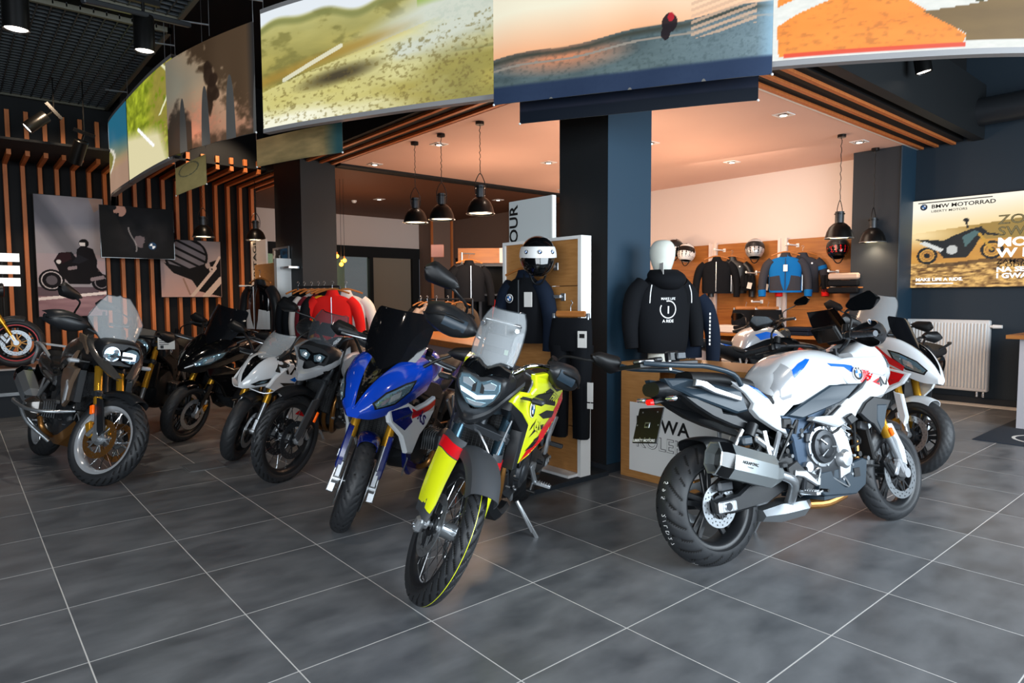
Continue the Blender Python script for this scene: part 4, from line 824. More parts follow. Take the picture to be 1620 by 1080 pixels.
def handlebars(bk, z=1.08, hw=.42, back=.12, rise=.06, mir=(.30, .19), guards=None, mcol='black', clip=False, gripcol='rubber', barcol='dark_metal', mirrors=True, side=(-1, 1), mtilt=0, gz=0, xo=0, guardglass=None, gx=1.):
    S = bk.S; x0 = bk.fk(z-rise, -.03)+xo; b = MB(S)
    if clip: tube(b, [(x0-.14, hw, z-.05), (x0-.03, .15, z), (x0-.03, -.15, z), (x0-.14, -hw, z-.05)], .011, barcol, 10, 4)
    else: tube(b, [(x0-back, hw, z-.01), (x0-back+.045, hw*.66, z+.01), (x0+.0, .13, z-rise*.2), (x0, .06, z-rise), (x0, -.06, z-rise), (x0, -.13, z-rise*.2), (x0-back+.045, -hw*.66, z+.01), (x0-back, -hw, z-.01)], .0125, barcol, 10, 4)
    for s in (-1, 1): cyl(b, (x0, s*.045, z-rise-.07), (x0, s*.045, z-rise+.02), .018, barcol, n=12)
    hb = bk.o(b, 'handlebar'); zz = z-.01 if not clip else z-.05; bb = back if not clip else .14
    for s in side:
        g0 = Vector((x0-bb, s*hw, zz)); g1 = Vector((x0-bb+.035, s*(hw-.135), zz+.012)); d = (g1-g0).normalized()
        b = MB(S); cyl(b, g0, g1, .0175, gripcol, n=14); cyl(b, g0-d*.028, g0, .017, 'dark_metal', n=12)
        for q in range(5): t = .15+.17*q; pp = g0.lerp(g1, t); cyl(b, pp-d*.003, pp+d*.003, .0188, gripcol, n=14)
        b.build('grip', hb)
        b = MB(S); k = g1+d*.02; rbox(b, k, (.05, .045, .05), 'black', .01); rbox(b, k+d*.03, (.045, .03, .04), 'dark_metal', .008); cyl(b, k+d*.03+Vector((.0, 0, .02)), k+d*.03+Vector((.015, 0, .06)), .022, 'black', n=12); b.build('switch_pod', hb)
        b = MB(S); tube(b, [k+d*.03+Vector((.035, 0, 0)), k+Vector((.055, 0, -.003)), g0+d*.05+Vector((.06, 0, -.008)), g0+d*.0+Vector((.05, 0, -.01))], [.009, .008, .006, .008], 'steel' if mcol != 'blk' else 'black', 8, 4); b.build('brake_lever' if s < 0 else 'clutch_lever', hb)
        if guards:
            b = MB(S); G = [(.0, -.005), (.075, .02), (.11, .055), (.105, .10), (.05, .12)]
            rows = []
            for t, sx, z0_, z1_ in ((-.22, .01, -.02, .03), (-.05, .06, -.045, .055), (.4, .09, -.065, .075), (.95, .105, -.07, .07), (1.4, .105, -.05, .055), (1.7, .085, -.025, .03)):
                p = g0+d*(.135*t); m_ = (z0_+z1_)/2+gz; sx *= gx
                rows.append([p+Vector((sx-.045, 0, z0_+gz)), p+Vector((sx+.0, 0, z0_*.75+gz)), p+Vector((sx+.022, 0, m_)), p+Vector((sx-.002, 0, z1_*.75+gz)), p+Vector((sx-.045, 0, z1_+gz))])
            skin(b, rows, guards, 3, 3, .004); tube(b, [g0-d*.02, g0+Vector((.06, 0, -.01))-d*.025, g0+Vector((.115, 0, .03))+d*.05, g1+Vector((.125, 0, .03)), g1+d*.09+Vector((.04, 0, 0))], .007, 'black', 8, 3)
            go = b.build('hand_guard', hb)
            if guardglass:
                b = MB(S); rows = []
                for t in (.35, .6, .9, 1.2): p = g0.lerp(g1, t); rows.append([p+Vector((.116+.01*t, 0, -.02)), p+Vector((.121+.01*t, 0, .008)), p+Vector((.108+.01*t, 0, .038))])
                skin(b, rows, guardglass, 2, 2, .002); b.build('guard_inlay', go)
        if mirrors:
            mx, mh = mir; b = MB(S); base = k+Vector((.0, 0, .02)); top_ = Vector((x0+mtilt, s*(hw-.02+mx*.15), z+mh))
            tube(b, [base, base+Vector((.02, s*.01, mh*.45)), top_-Vector((0, s*.05, .02)), top_], [.008, .007, .007, .009], 'black', 8, 3); mo = b.build('mirror', hb)
            mirror_head(bk, S, top_, s, mo, mcol)
    return hb
def mirror_head(bk, S, c, s, parent, col='black', w=.095, h=.055, mm=MB):
    b = MB(S); c = Vector(c)+Vector((0, s*.06, .02)); rows = []
    for t in range(7):
        u = -1+2*t/6; hh = h*math.sqrt(max(0, 1-u**4))*(.75+.25*u)*1.0+.004; y = c.y+s*u*w
        rows.append([(c.x-.012, y, c.z+hh+.006*u), (c.x+.022, y, c.z+hh*.6+.006*u), (c.x+.032*(1-u*u*.5), y, c.z), (c.x+.022, y, c.z-hh*.6+.004*u), (c.x-.012, y, c.z-hh+.004*u)])
    skin(b, rows, col, 2, 2, .002); b.build('mirror_shell', parent); b = MB(S); gr = [[(c.x-.011, r[0][1], r[0][2]-.003), (c.x-.011, r[0][1], r[4][2]+.003)] for r in rows]
    skin(b, gr, 'mirror_glass', 2, 1); b.build('mirror_glass', parent)
def seat_tail(bk, rider=((.62, .86), (.42, .82), (.28, .85)), pill=((.28, .93), (.05, .97), (-.18, .98)), sc='seat', w=.14, split=True):
    b = MB(); secs = []
    for (x, z), ww in zip(rider, (.07, w, w*.95)): secs.append((x, [(0, z), (ww*.7, z-.004), (ww, z-.03), (ww*.92, z-.07), (0, z-.09)]))
    hull(b, secs[::-1], sc, 4, 3); s1 = bk.o(b, 'seat', smooth=60)
    b = MB(); secs = []
    for (x, z), ww in zip(pill, (w*.9, w*.82, w*.5)): secs.append((x, [(0, z), (ww*.7, z-.003), (ww, z-.03), (ww*.9, z-.06), (0, z-.07)]))
    hull(b, secs[::-1], sc, 4, 3); bk.o(b, 'pillion_seat', smooth=60)
def tank_hull(bk, secs, col, k=4):
    b = MB(); hull(b, secs[::-1], col, k, k); return bk.o(b, 'fuel_tank', smooth=60)
TANK = [(.44, [(0, .87), (.06, .865), (.10, .83), (.11, .79), (.10, .77)]), (.52, [(0, 1.0), (.09, .985), (.135, .92), (.14, .84), (.12, .79)]), (.68, [(0, 1.085), (.11, 1.07), (.165, 1.0), (.175, .90), (.15, .82)]),
        (.85, [(0, 1.11), (.12, 1.09), (.175, 1.02), (.19, .94), (.17, .87)]), (1.02, [(0, 1.07), (.12, 1.06), (.175, 1.01), (.19, .95), (.18, .90)]), (1.12, [(0, 1.0), (.12, .99), (.17, .96), (.185, .92), (.18, .89)])]
def engine_inline(bk, cover='dark_metal', head='alu', x=.76, z=.48, wid=.2, base=.24):
    b = MB(); secs = []
    for xx, zt, zb, w in ((.50, .56, .40, .10), (.58, .62, .32, .15), (.72, .66, .28, wid*.85), (.86, .62, .28, wid*.85), (.98, .52, .34, .13)): secs.append((xx+x-.76, [(0, zt+z-.48), (w*.8, zt-.01+z-.48), (w, (zt+zb)/2+z-.48), (w*.85, zb+.03+z-.48), (0, zb+z-.48)]))
    hull(b, secs[::-1], 'dark_metal', 2, 2); e = bk.o(b, 'engine')
    b = MB(); M = Matrix.Rotation(R(28), 3, 'Y'); rbox(b, (x+.13, 0, z+.2), (.19, wid*1.75, .26), 'engine', .02, M); rbox(b, (x+.175, 0, z+.30), (.22, wid*1.85, .09), head, .025, M)
    for q in range(5): rbox(b, (x+.10+.012*q, 0, z+.1+.03*q), (.205, wid*1.8, .008), head, .003, M)
    b.build('cylinder_head', e)
    for s in (-1, 1):
        b = MB(); yy = s*(wid*.85); cx, cz = (x-.03, z+.07) if s < 0 else (x+.1, z)
        lathe(b, [(0, .045), (.045, .045), (.06, .038), (.066, .03), (.09, .026), (.096, .008), (.098, -.02)], (cx, yy, cz), (0, s, 0), cover, 36); lathe(b, [(.098, -.02), (.112, -.02), (.112, .004), (.096, .006)], (cx, yy, cz), (0, s, 0), head if s < 0 else cover, 36)
        for k in range(9): a = 2*pi*k/9; cyl(b, (cx+.106*math.cos(a), yy, cz+.106*math.sin(a)), (cx+.106*math.cos(a), yy+s*.012, cz+.106*math.sin(a)), .007, 'steel', n=8)
        if s < 0:
            for a0, a1 in ((140, 10), (220, 10), (-5, 10)): bar(b, (cx+.02*math.cos(R(a0)), yy+s*.05, cz+.02*math.sin(R(a0))), (cx+.075*math.cos(R(a0)), yy+s*.042, cz+.075*math.sin(R(a0))), .008, .008, 'steel', (0, 1, 0))
        b.build('engine_cover', e)
    b = MB(); lathe(b, [(0, .04), (.04, .038), (.055, .02), (.06, -.02)], (x+.125, -wid*.85, z-.015), (0, -1, 0), head, 24); P = [(x+.03, z+.17), (x+.10, z+.2), (x+.17, z+.12), (x+.2, z+.0), (x+.16, z-.1), (x+.08, z-.12), (x+.09, z+.0)]; plate(b, P, wid*.85+.02, .04, head, -1, .008)
    for p in P[:6]: cyl(b, (p[0], -wid*.85-.02, p[1]-.005), (p[0], -wid*.85-.03, p[1]-.005), .008, 'steel', n=8)
    bar(b, (x-.1, -wid*.7, z-.12), (x+.14, -wid*.7, z-.1), .06, .06, head); b.build('water_pump', e)
    b = MB()
    for q in range(4): y = (-.115+.077*q); tube(b, [(x+.24, y, z+.2), (x+.33, y, z+.1), (x+.30, y, z-.08), (x+.18, y*.7, z-.19), (x+.02, y*.3, z-.22)], .019, 'bronze', 10, 4)
    b.build('exhaust_header', e)
    b = MB()
    for p, r in (([(x-.05, -.12, z+.2), (x+.05, -.19, z+.14), (x+.2, -.17, z+.2), (x+.28, -.12, z+.1)], .008), ([(x+.15, -.15, z+.3), (x+.27, -.16, z+.2), (x+.3, -.13, z+.0)], .011), ([(x-.1, .12, z+.2), (x+.1, .18, z+.16), (x+.28, .14, z+.05)], .009)): tube(b, p, r, 'black', 8, 4)
    b.build('hose', e)
    return e
def engine_boxer(bk, x=.72, z=.45, cover='dark_metal'):
    b = MB(); secs = []
    for xx, zt, zb, w in ((.42, .5, .3, .09), (.55, .62, .26, .15), (.75, .66, .22, .17), (.95, .62, .26, .16), (1.02, .52, .34, .12)): secs.append((xx, [(0, zt), (w*.8, zt-.01), (w, (zt+zb)/2), (w*.85, zb+.03), (0, zb)]))
    hull(b, secs[::-1], 'dark_metal', 2, 2); e = bk.o(b, 'engine')
    for s in (-1, 1):
        xx = x+.05*s; b = MB()
        for q in range(7): rbox(b, (xx, s*(.16+.017*q), z+.02), (.17, .007, .15-.004*q), 'engine', .003)
        cyl(b, (xx, s*.12, z+.02), (xx, s*.28, z+.02), .062, 'engine', n=18); b.build('cylinder', e)
        b = MB(); rows = []
        for y, hx, hz in ((.275, .105, .085), (.30, .115, .095), (.345, .10, .08), (.375, .065, .05)): rows.append([(xx-hx, s*y, z+.02-hz*.5), (xx-hx*.8, s*y, z+.02+hz*.8), (xx, s*y, z+.02+hz), (xx+hx*.9, s*y, z+.02+hz*.6), (xx+hx, s*y, z+.02-hz*.4), (xx+hx*.4, s*y, z+.02-hz), (xx-hx*.6, s*y, z+.02-hz), (xx-hx, s*y, z+.02-hz*.5)])
        gridmesh(b, rows, cover, s < 0); b.add(rows[-1][:-1], [tuple(range(7))], cover)
        bar(b, (xx-.05, s*.378, z-.02), (xx-.01, s*.378, z+.06), .014, .01, 'alu', (0, 1, 0)); bar(b, (xx-.01, s*.378, z+.06), (xx+.05, s*.374, z+.05), .014, .01, 'alu', (0, 1, 0)); b.build('cylinder_head_cover', e)
        b = MB(); tube(b, [(xx+.07, s*.27, z-.05), (xx+.12, s*.25, z-.13), (xx+.02, s*.15, z-.2), (xx-.2, s*.08, z-.2)], .02, 'bronze', 10, 4); b.build('exhaust_header', e)
    b = MB(); lathe(b, [(0, .05), (.08, .045), (.12, .02), (.13, -.02)], (.98, 0, z+.04), (1, 0, 0), cover, 30); b.build('engine_cover', e); return e
def chassis(bk, frame='dark_metal', swing='satin_black', arm=None, kind='chain', pv=(.60, .45), mono=False):
    b = MB()
    for s in (-1, 1):
        P = [(pv[0]-.06, pv[1]-.05), (pv[0]+.06, pv[1]-.04), (pv[0]+.06, pv[1]+.16), (pv[0]+.17, pv[1]+.26), (1.18, .86), (1.24, .94), (1.16, 1.0), (1.0, .95), (pv[0]+.06, pv[1]+.33), (pv[0]-.07, pv[1]+.3), (pv[0]-.16, pv[1]+.3), (pv[0]-.08, pv[1]+.16)]
        plate(b, P, .155, .035, frame, s, .01); cyl(b, (pv[0], s*.12, pv[1]), (pv[0], s*.18, pv[1]), .03, 'alu', n=18); cyl(b, (pv[0]-.0, s*.15, pv[1]+.2), (pv[0], s*.158, pv[1]+.2), .014, 'black', n=12)
    bk.o(b, 'frame'); b = MB()
    for s in ((-1, 1) if not mono else (-1, )):
        P = [(pv[0]+.02, pv[1]+.05), (pv[0]+.03, pv[1]-.05), (.3, bk.rr-.03), (.05, bk.rr-.045), (-.06, bk.rr-.03), (-.07, bk.rr+.03), (.1, bk.rr+.05), (.26, bk.rr+.13), (.45, pv[1]+.09)]
        plate(b, P, .135, .04, swing, s, .012)
        rbox(b, (.0, s*.142, bk.rr), (.12, .014, .06), 'alu', .006); cyl(b, (0, s*.13, bk.rr), (0, s*.157, bk.rr), .021, 'chrome', n=18)
        for q in range(6): bar(b, (-.055+.022*q, s*.15, bk.rr-.022), (-.055+.022*q, s*.15, bk.rr+.022), .005, .003, 'steel', (0, 1, 0))
    bk.o(b, 'swingarm')
    b = MB(); cyl(b, (.36, 0, .50), (.52, 0, .78), .035, 'black', n=16)
    for q in range(7): t = q/6; lathe(b, [(.034, -.007), (.045, 0), (.034, .007)], (.37+.13*t, 0, .52+.23*t), (.5, 0, .85), 'yellow_paint' if kind == 'gold' else 'steel', 18)
    bk.o(b, 'shock_absorber')
    if kind == 'chain':
        b = MB(); lathe(b, [(.07, -.004), (.112, -.004), (.112, .004), (.07, .004)], (0, .1, bk.rr), (0, 1, 0), 'steel', 40, closed=True); bk.o(b, 'sprocket'); b = MB()
        for z1, z2 in ((bk.rr+.108, pv[1]+.04), (bk.rr-.108, pv[1]-.04)): bar(b, (0, .1, z1), (pv[0]+.05, .1, z2), .016, .014, 'bronze')
        bk.o(b, 'chain')
def pegs(bk, x=.52, z=.35, x2=.30, z2=.5, pas=True, stand=True, standcol='alu', bracket='dark_metal', ys=.30):
    for s in (-1, 1):
        b = MB(); rbox(b, (x, s*.255, z), (.03, .09, .022), 'alu', .004); 
        for q in range(5): rbox(b, (x, s*(.225+.015*q), z+.013), (.036, .006, .008), 'steel', .002)
        bar(b, (x, s*.2, z), (x+.08, s*.17, z+.12), .02, .03, bracket); cyl(b, (x, s*.185, z), (x, s*.215, z), .016, 'steel', n=10); bk.o(b, 'footpeg')
        b = MB(); tube(b, [(x+.02, s*.19, z+.0), (x+.1, s*.2, z-.02), (x+.15, s*.21, z-.01)], .006, 'steel', 8, 2); cyl(b, (x+.15, s*.19, z-.01), (x+.15, s*.24, z-.01), .009, 'black', n=8); bk.o(b, 'brake_pedal' if s < 0 else 'gear_lever')
        if pas:
            b = MB(); bar(b, (x2+.12, s*.16, z2+.16), (x2, s*.19, z2), .018, .03, 'alu'); bar(b, (x2-.0, s*.165, z2+.18), (x2, s*.19, z2), .014, .026, 'alu'); rbox(b, (x2, s*.235, z2), (.035, .09, .024), 'rubber', .004); bk.o(b, 'passenger_peg')
    if stand:
        L = math.tan(R(bk.lean)); zf = -ys*L*1.0+.01; b = MB(); p0 = Vector((x+.12, .14, .26)); p1 = Vector((x+.06, ys+.02, -ys*L+.012-.02*L))
        bar(b, p0, p1, .022, .014, standcol, (1, 0, 0)); bar(b, p0, p0.lerp(p1, .45)+Vector((.02, 0, 0)), .016, .02, standcol, (1, 0, 0)); M = Matrix.Rotation(R(bk.lean), 3, 'X'); rbox(b, p1, (.07, .045, .014), standcol, .004, M); bk.o(b, 'side_stand')
def plateholder(bk, x=-.30, z=.88, ln=.2, lights=True, plate_=True, txt=None, stem=((-.02, .86))):
    b = MB(); bar(b, (x+.26, 0, z+.04), (x-.01, 0, z), .07, .028, 'satin_black'); p0 = Vector((x, 0, z-.02)); d = Vector((-.38, 0, -.92)).normalized(); o = bk.o(b, 'plate_bracket')
    if plate_:
        b = MB(); c = p0+d*(ln/2+.01); M = Matrix((d, Vector((0, 1, 0)), d.cross(Vector((0, 1, 0))))).transposed(); rbox(b, c, (ln, .2, .008), 'black', .003, M); n = Vector((-.92, 0, .38))
        for u, v in ((-.07, -.06), (-.07, .06), (.0, -.085), (.0, .085), (.07, -.04), (.07, 0), (.07, .04)): cyl(b, c+d*u+Vector((0, v, 0))+n*.003, c+d*u+Vector((0, v, 0))+n*.006, .0045, 'steel', n=8)
        rbox(b, c+n*.006, (.03, .04, .004), 'steel', .001, M); rbox(b, c+n*.008, (.016, .026, .004), 'black', .001, M); rbox(b, c+d*(ln/2-.012)+n*.005, (.022, .185, .004), 'black', .001, M)
        if txt: flat_text(b, txt, .02, c+d*(ln/2-.006)+n*.0085, (0, -1, 0), -d, 'white_ink', .03, 'CENTER', 1.1)
        b.build('number_plate_holder', o)
    if lights:
        b = MB(); rbox(b, (x-.01, 0, z+.0), (.03, .055, .03), 'red_lens', .008); b.build('tail_light', o)
        for s in (-1, 1): b = MB(); bar(b, (x+.05, s*.03, z+.01), (x+.04, s*.09, z+.01), .02, .018, 'black'); rows = [[(x+.04-.035*q, s*(.09+.05*q), z+.01-.012) for q in (0, 1)], [(x+.055-.035*q, s*(.09+.055*q), z+.025) for q in (0, 1)]]; rbox(b, (x+.03, s*.12, z+.012), (.035, .07, .022), 'lens', .009); rbox(b, (x+.03, s*.118, z+.012), (.02, .04, .024), 'amber', .006); b.build('turn_signal', o)
def muffler(bk, secs, m='steel', tip='dark_metal', name='muffler', capm='gloss_black', side=-1, n=5.):
    """secs: [(x, y, z, half width, half height)] front to rear, along a straight can with rounded hexagonal section"""
    rows = []
    for x, y, z, hw, hh in secs:
        rows.append([(x, y+side*0+a*hw, z+c*hh) for a, c in ((-.55, 1), (.55, 1), (1, .35), (1, -.35), (.5, -1), (-.5, -1), (-1, -.35), (-1, .35), (-.55, 1))])
    return rows
def headlight_unit(bk, pts, dx=.0, mat_='headlamp', rim='black', s=1):
    pass
def exhaust_can(bk, p0, p1, hw, hh, m='steel', tip='gloss_black', logo=None):
    p0, p1 = Vector(p0), Vector(p1); d = (p1-p0).normalized(); y = Vector((0, 1, 0)); z = d.cross(y).normalized()*-1; z = z if z.z > 0 else -z
    def ring(t, k, kz=1.): c = p0.lerp(p1, t); return [tuple(c+y*a*hw*k+z*b_*hh*k*kz) for a, b_ in ((-.5, 1), (.5, 1), (1, .4), (1, -.45), (.45, -1), (-.45, -1), (-1, -.45), (-1, .4), (-.5, 1))]
    b = MB(); gridmesh(b, [ring(0, .45), ring(.12, .82), ring(.18, 1), ring(.82, 1.02)], m); o = bk.o(b, 'muffler', smooth=25)
    b = MB(); gridmesh(b, [ring(.82, 1.03), ring(.94, 1.03), ring(1.0, .95)], tip); gridmesh(b, [ring(1.0, .95), ring(1.015, .93), ring(1.01, .84), ring(.9, .7)], m); c = p0.lerp(p1, .93); rr = ring(.9, .7)[:-1]; b.add(rr, [tuple(range(8))], 'black'); b.build('end_cap', o, 25)
    b = MB(); tube(b, [p0+d*.03, p0-d*.08+Vector((.02, 0, -.03)), Vector((.5, p0.y*.5, .27)), Vector((.6, 0, .24))], [hw*.42, .028, .028, .03], 'steel', 14, 4); b.build('link_pipe', o)
    if logo:
        b = MB(); s = -1 if p0.y < 0 else 1; c = p0.lerp(p1, .6)+y*s*(hw*1.0+.0022); flat_text(b, logo, .021, c, -d*(-s)*1.0 if s < 0 else d, z, 'ink', .03); flat_text(b, 'TITANIUM', .009, c-z*.016, -d*(-s) if s < 0 else d, z, 'ink', .01); b.build('print', o, 0)
    return o

def clutter(bk, x0=.5, x1=1.1, z0=.35, z1=.85, w=.13, n=26, seed=1):
    rs = random.Random(seed); b = MB()
    for k in range(n):
        s = rs.choice((-1, 1)); x, z = rs.uniform(x0, x1), rs.uniform(z0, z1); y = s*rs.uniform(w*.75, w*1.15); m = rs.choice(('black', 'black', 'dark_metal', 'steel', 'engine', 'satin_black'))
        if k % 3 == 0: tube(b, [(x, y, z), (x+rs.uniform(-.12, .12), y*1.08, z+rs.uniform(-.1, .1)), (x+rs.uniform(-.2, .2), y*.9, z+rs.uniform(-.15, .1))], rs.uniform(.004, .009), m, 6, 4)
        elif k % 3 == 1: cyl(b, (x, y, z), (x, y+s*.025, z), rs.uniform(.006, .018), m, n=10)
        else: rbox(b, (x, y, z), (rs.uniform(.02, .07), .03, rs.uniform(.02, .06)), m, .005, Matrix.Rotation(rs.uniform(-.6, .6), 3, 'Y'))
    bk.o(b, 'cables_and_fittings', kind='stuff')
def decal(b, pts, tree, m, n, lift=.0015, step=.03):
    n = Vector(n).normalized(); P = [Vector(p) for p in pts]; c = sum(P, Vector())/len(P); u = Vector((0, 0, 1)).cross(n)
    u = u.normalized() if u.length > .1 else Vector((1, 0, 0)); v = n.cross(u); T = tess([((p-c).dot(u), (p-c).dot(v)) for p in P], step); project(b, T, tree, m, c, u, v, n, lift, .35)
def side_decal(b, P, tree, m, s, lift=.0015, step=.03): decal(b, [(p[0], 0, p[1]) for p in P], tree, m, (0, s, 0), lift, step)
def decal_full(b, P, tree, m, s, lift=.0018, step=.017):
    T = tess([(p[0], p[1]) for p in P], step); project(b, T, tree, m, (0, 0, 0), (1, 0, 0), (0, 0, 1), (0, s, 0), lift, .6)
def side_text(b, txt, size, x, z, tree, m, s, ang=0, bold=.02, sq=1.2, lift=.003):
    T = text_tris(txt, size, bold, 'CENTER', sq); a = R(ang); q = 1 if s < 0 else -1
    T = [[(q*(p[0]*math.cos(a)-p[1]*math.sin(a)), p[0]*math.sin(a)+p[1]*math.cos(a)) for p in t] for t in T]; project(b, T, tree, m, (x, 0, z), (1, 0, 0), (0, 0, 1), (0, s, 0), lift, .6)
def side_roundel(bk, parent, x, z, tree, s, r=.035):
    h = tree.ray_cast(Vector((x, s*.6, z)), Vector((0, -s, 0)), 1.)
    if h[0] is None: return
    n = (Vector((0, s, .12))+(h[1] if h[1].y*s > 0 else -h[1])*.35).normalized(); u = Vector((0, 0, 1)).cross(n).normalized(); b = MB(); roundel(b, h[0]+n*.007, r, u, n.cross(u), n); b.build('badge', parent)
def screen(bk, rows, m, name='windscreen', t=.004, ny=7, rim=None):
    b = MB(); G = []
    for xc, zc, w, cv in rows: G.append([(xc-cv*abs(u)**2, w*u, zc-.0*abs(u)) for u in np.linspace(-1, 1, ny)])
    skin(b, G, m, 4, 2, t); o = bk.o(b, name, smooth=60)
    if rim:
        e = [g[0] for g in G]+G[-1][1:-1]+[g[-1] for g in G[::-1]]; b = MB(); tube(b, e, .0035, rim, 6, 2); b.build('edge', o)
    return o
def plates(bk, name, P, y, t, m, ch=.006, sides=(-1, 1), smooth=25, parent=None):
    out = {}
    for s in sides: b = MB(); plate(b, P, y, t, m, s, ch); out[s] = b.build(name, parent or bk.root, smooth)
    return out
def radiator(bk, x=1.12, z0=.42, z1=.82, w=.17, m='mesh_dark'):
    b = MB(); dx = -.08; bar(b, (x+.04, 0, z0), (x+dx, 0, z1), w*2, .035, m, (0, 1, 0)) if 0 else None
    Mr = Matrix.Rotation(R(-10), 3, 'Y'); rbox(b, (x, 0, (z0+z1)/2), (.03, w*2, z1-z0), m, .008, Mr)
    for k in range(26): z = z0+.02+(z1-z0-.04)*k/25; rbox(b, Mr @ Vector((.018, 0, z-(z0+z1)/2))+Vector((x, 0, (z0+z1)/2)), (.004, w*1.9, .004), 'dark_metal', .001, Mr)
    for k in range(12): y = -w*.92+w*1.84*k/11; rbox(b, Mr @ Vector((.02, 0, 0))+Vector((x, y, (z0+z1)/2)), (.004, .003, (z1-z0)*.94), 'satin_black', .001, Mr)
    bk.o(b, 'radiator')
def dash(bk, x, z, w=.085, h=.055, S=None, tilt=-35):
    b = MB(S or bk.S); M = Matrix.Rotation(R(tilt), 3, 'Y'); rbox(b, (x, 0, z), (.03, w*2, h*2), 'black', .008, M); rbox(b, M @ Vector((-.016, 0, 0))+Vector((x, 0, z)), (.004, w*1.8, h*1.7), 'gloss_black', .001, M); bk.o(b, 'dashboard')
def hugger(bk, m='satin_black', r=None, a0=-30, a1=50):
    b = MB(); r = r or bk.rr+.02; rows = []
    for i in range(7): a = R(a0+(a1-a0)*i/6); rows.append([((r+q)*math.sin(a), y, bk.rr+(r+q)*math.cos(a)) for y, q in ((-.105, -.05), (-.095, 0), (0, .014), (.095, 0), (.105, -.05))])
    skin(b, rows, m, 2, 3, .004); bk.o(b, 'rear_fender')
def mirrors_fixed(bk, pts, col='black', tilt=0):
    for s in (-1, 1):
        (x0, y0, z0), (x1, y1, z1) = pts; b = MB(); tube(b, [(x0, s*y0, z0), ((x0+x1)/2, s*(y0+y1)/2, z0*.4+z1*.6), (x1, s*y1, z1)], [.012, .01, .01], 'black', 8, 3); mo = bk.o(b, 'mirror'); mirror_head(bk, None, (x1, s*(y1-.0), z1), s, mo, col)

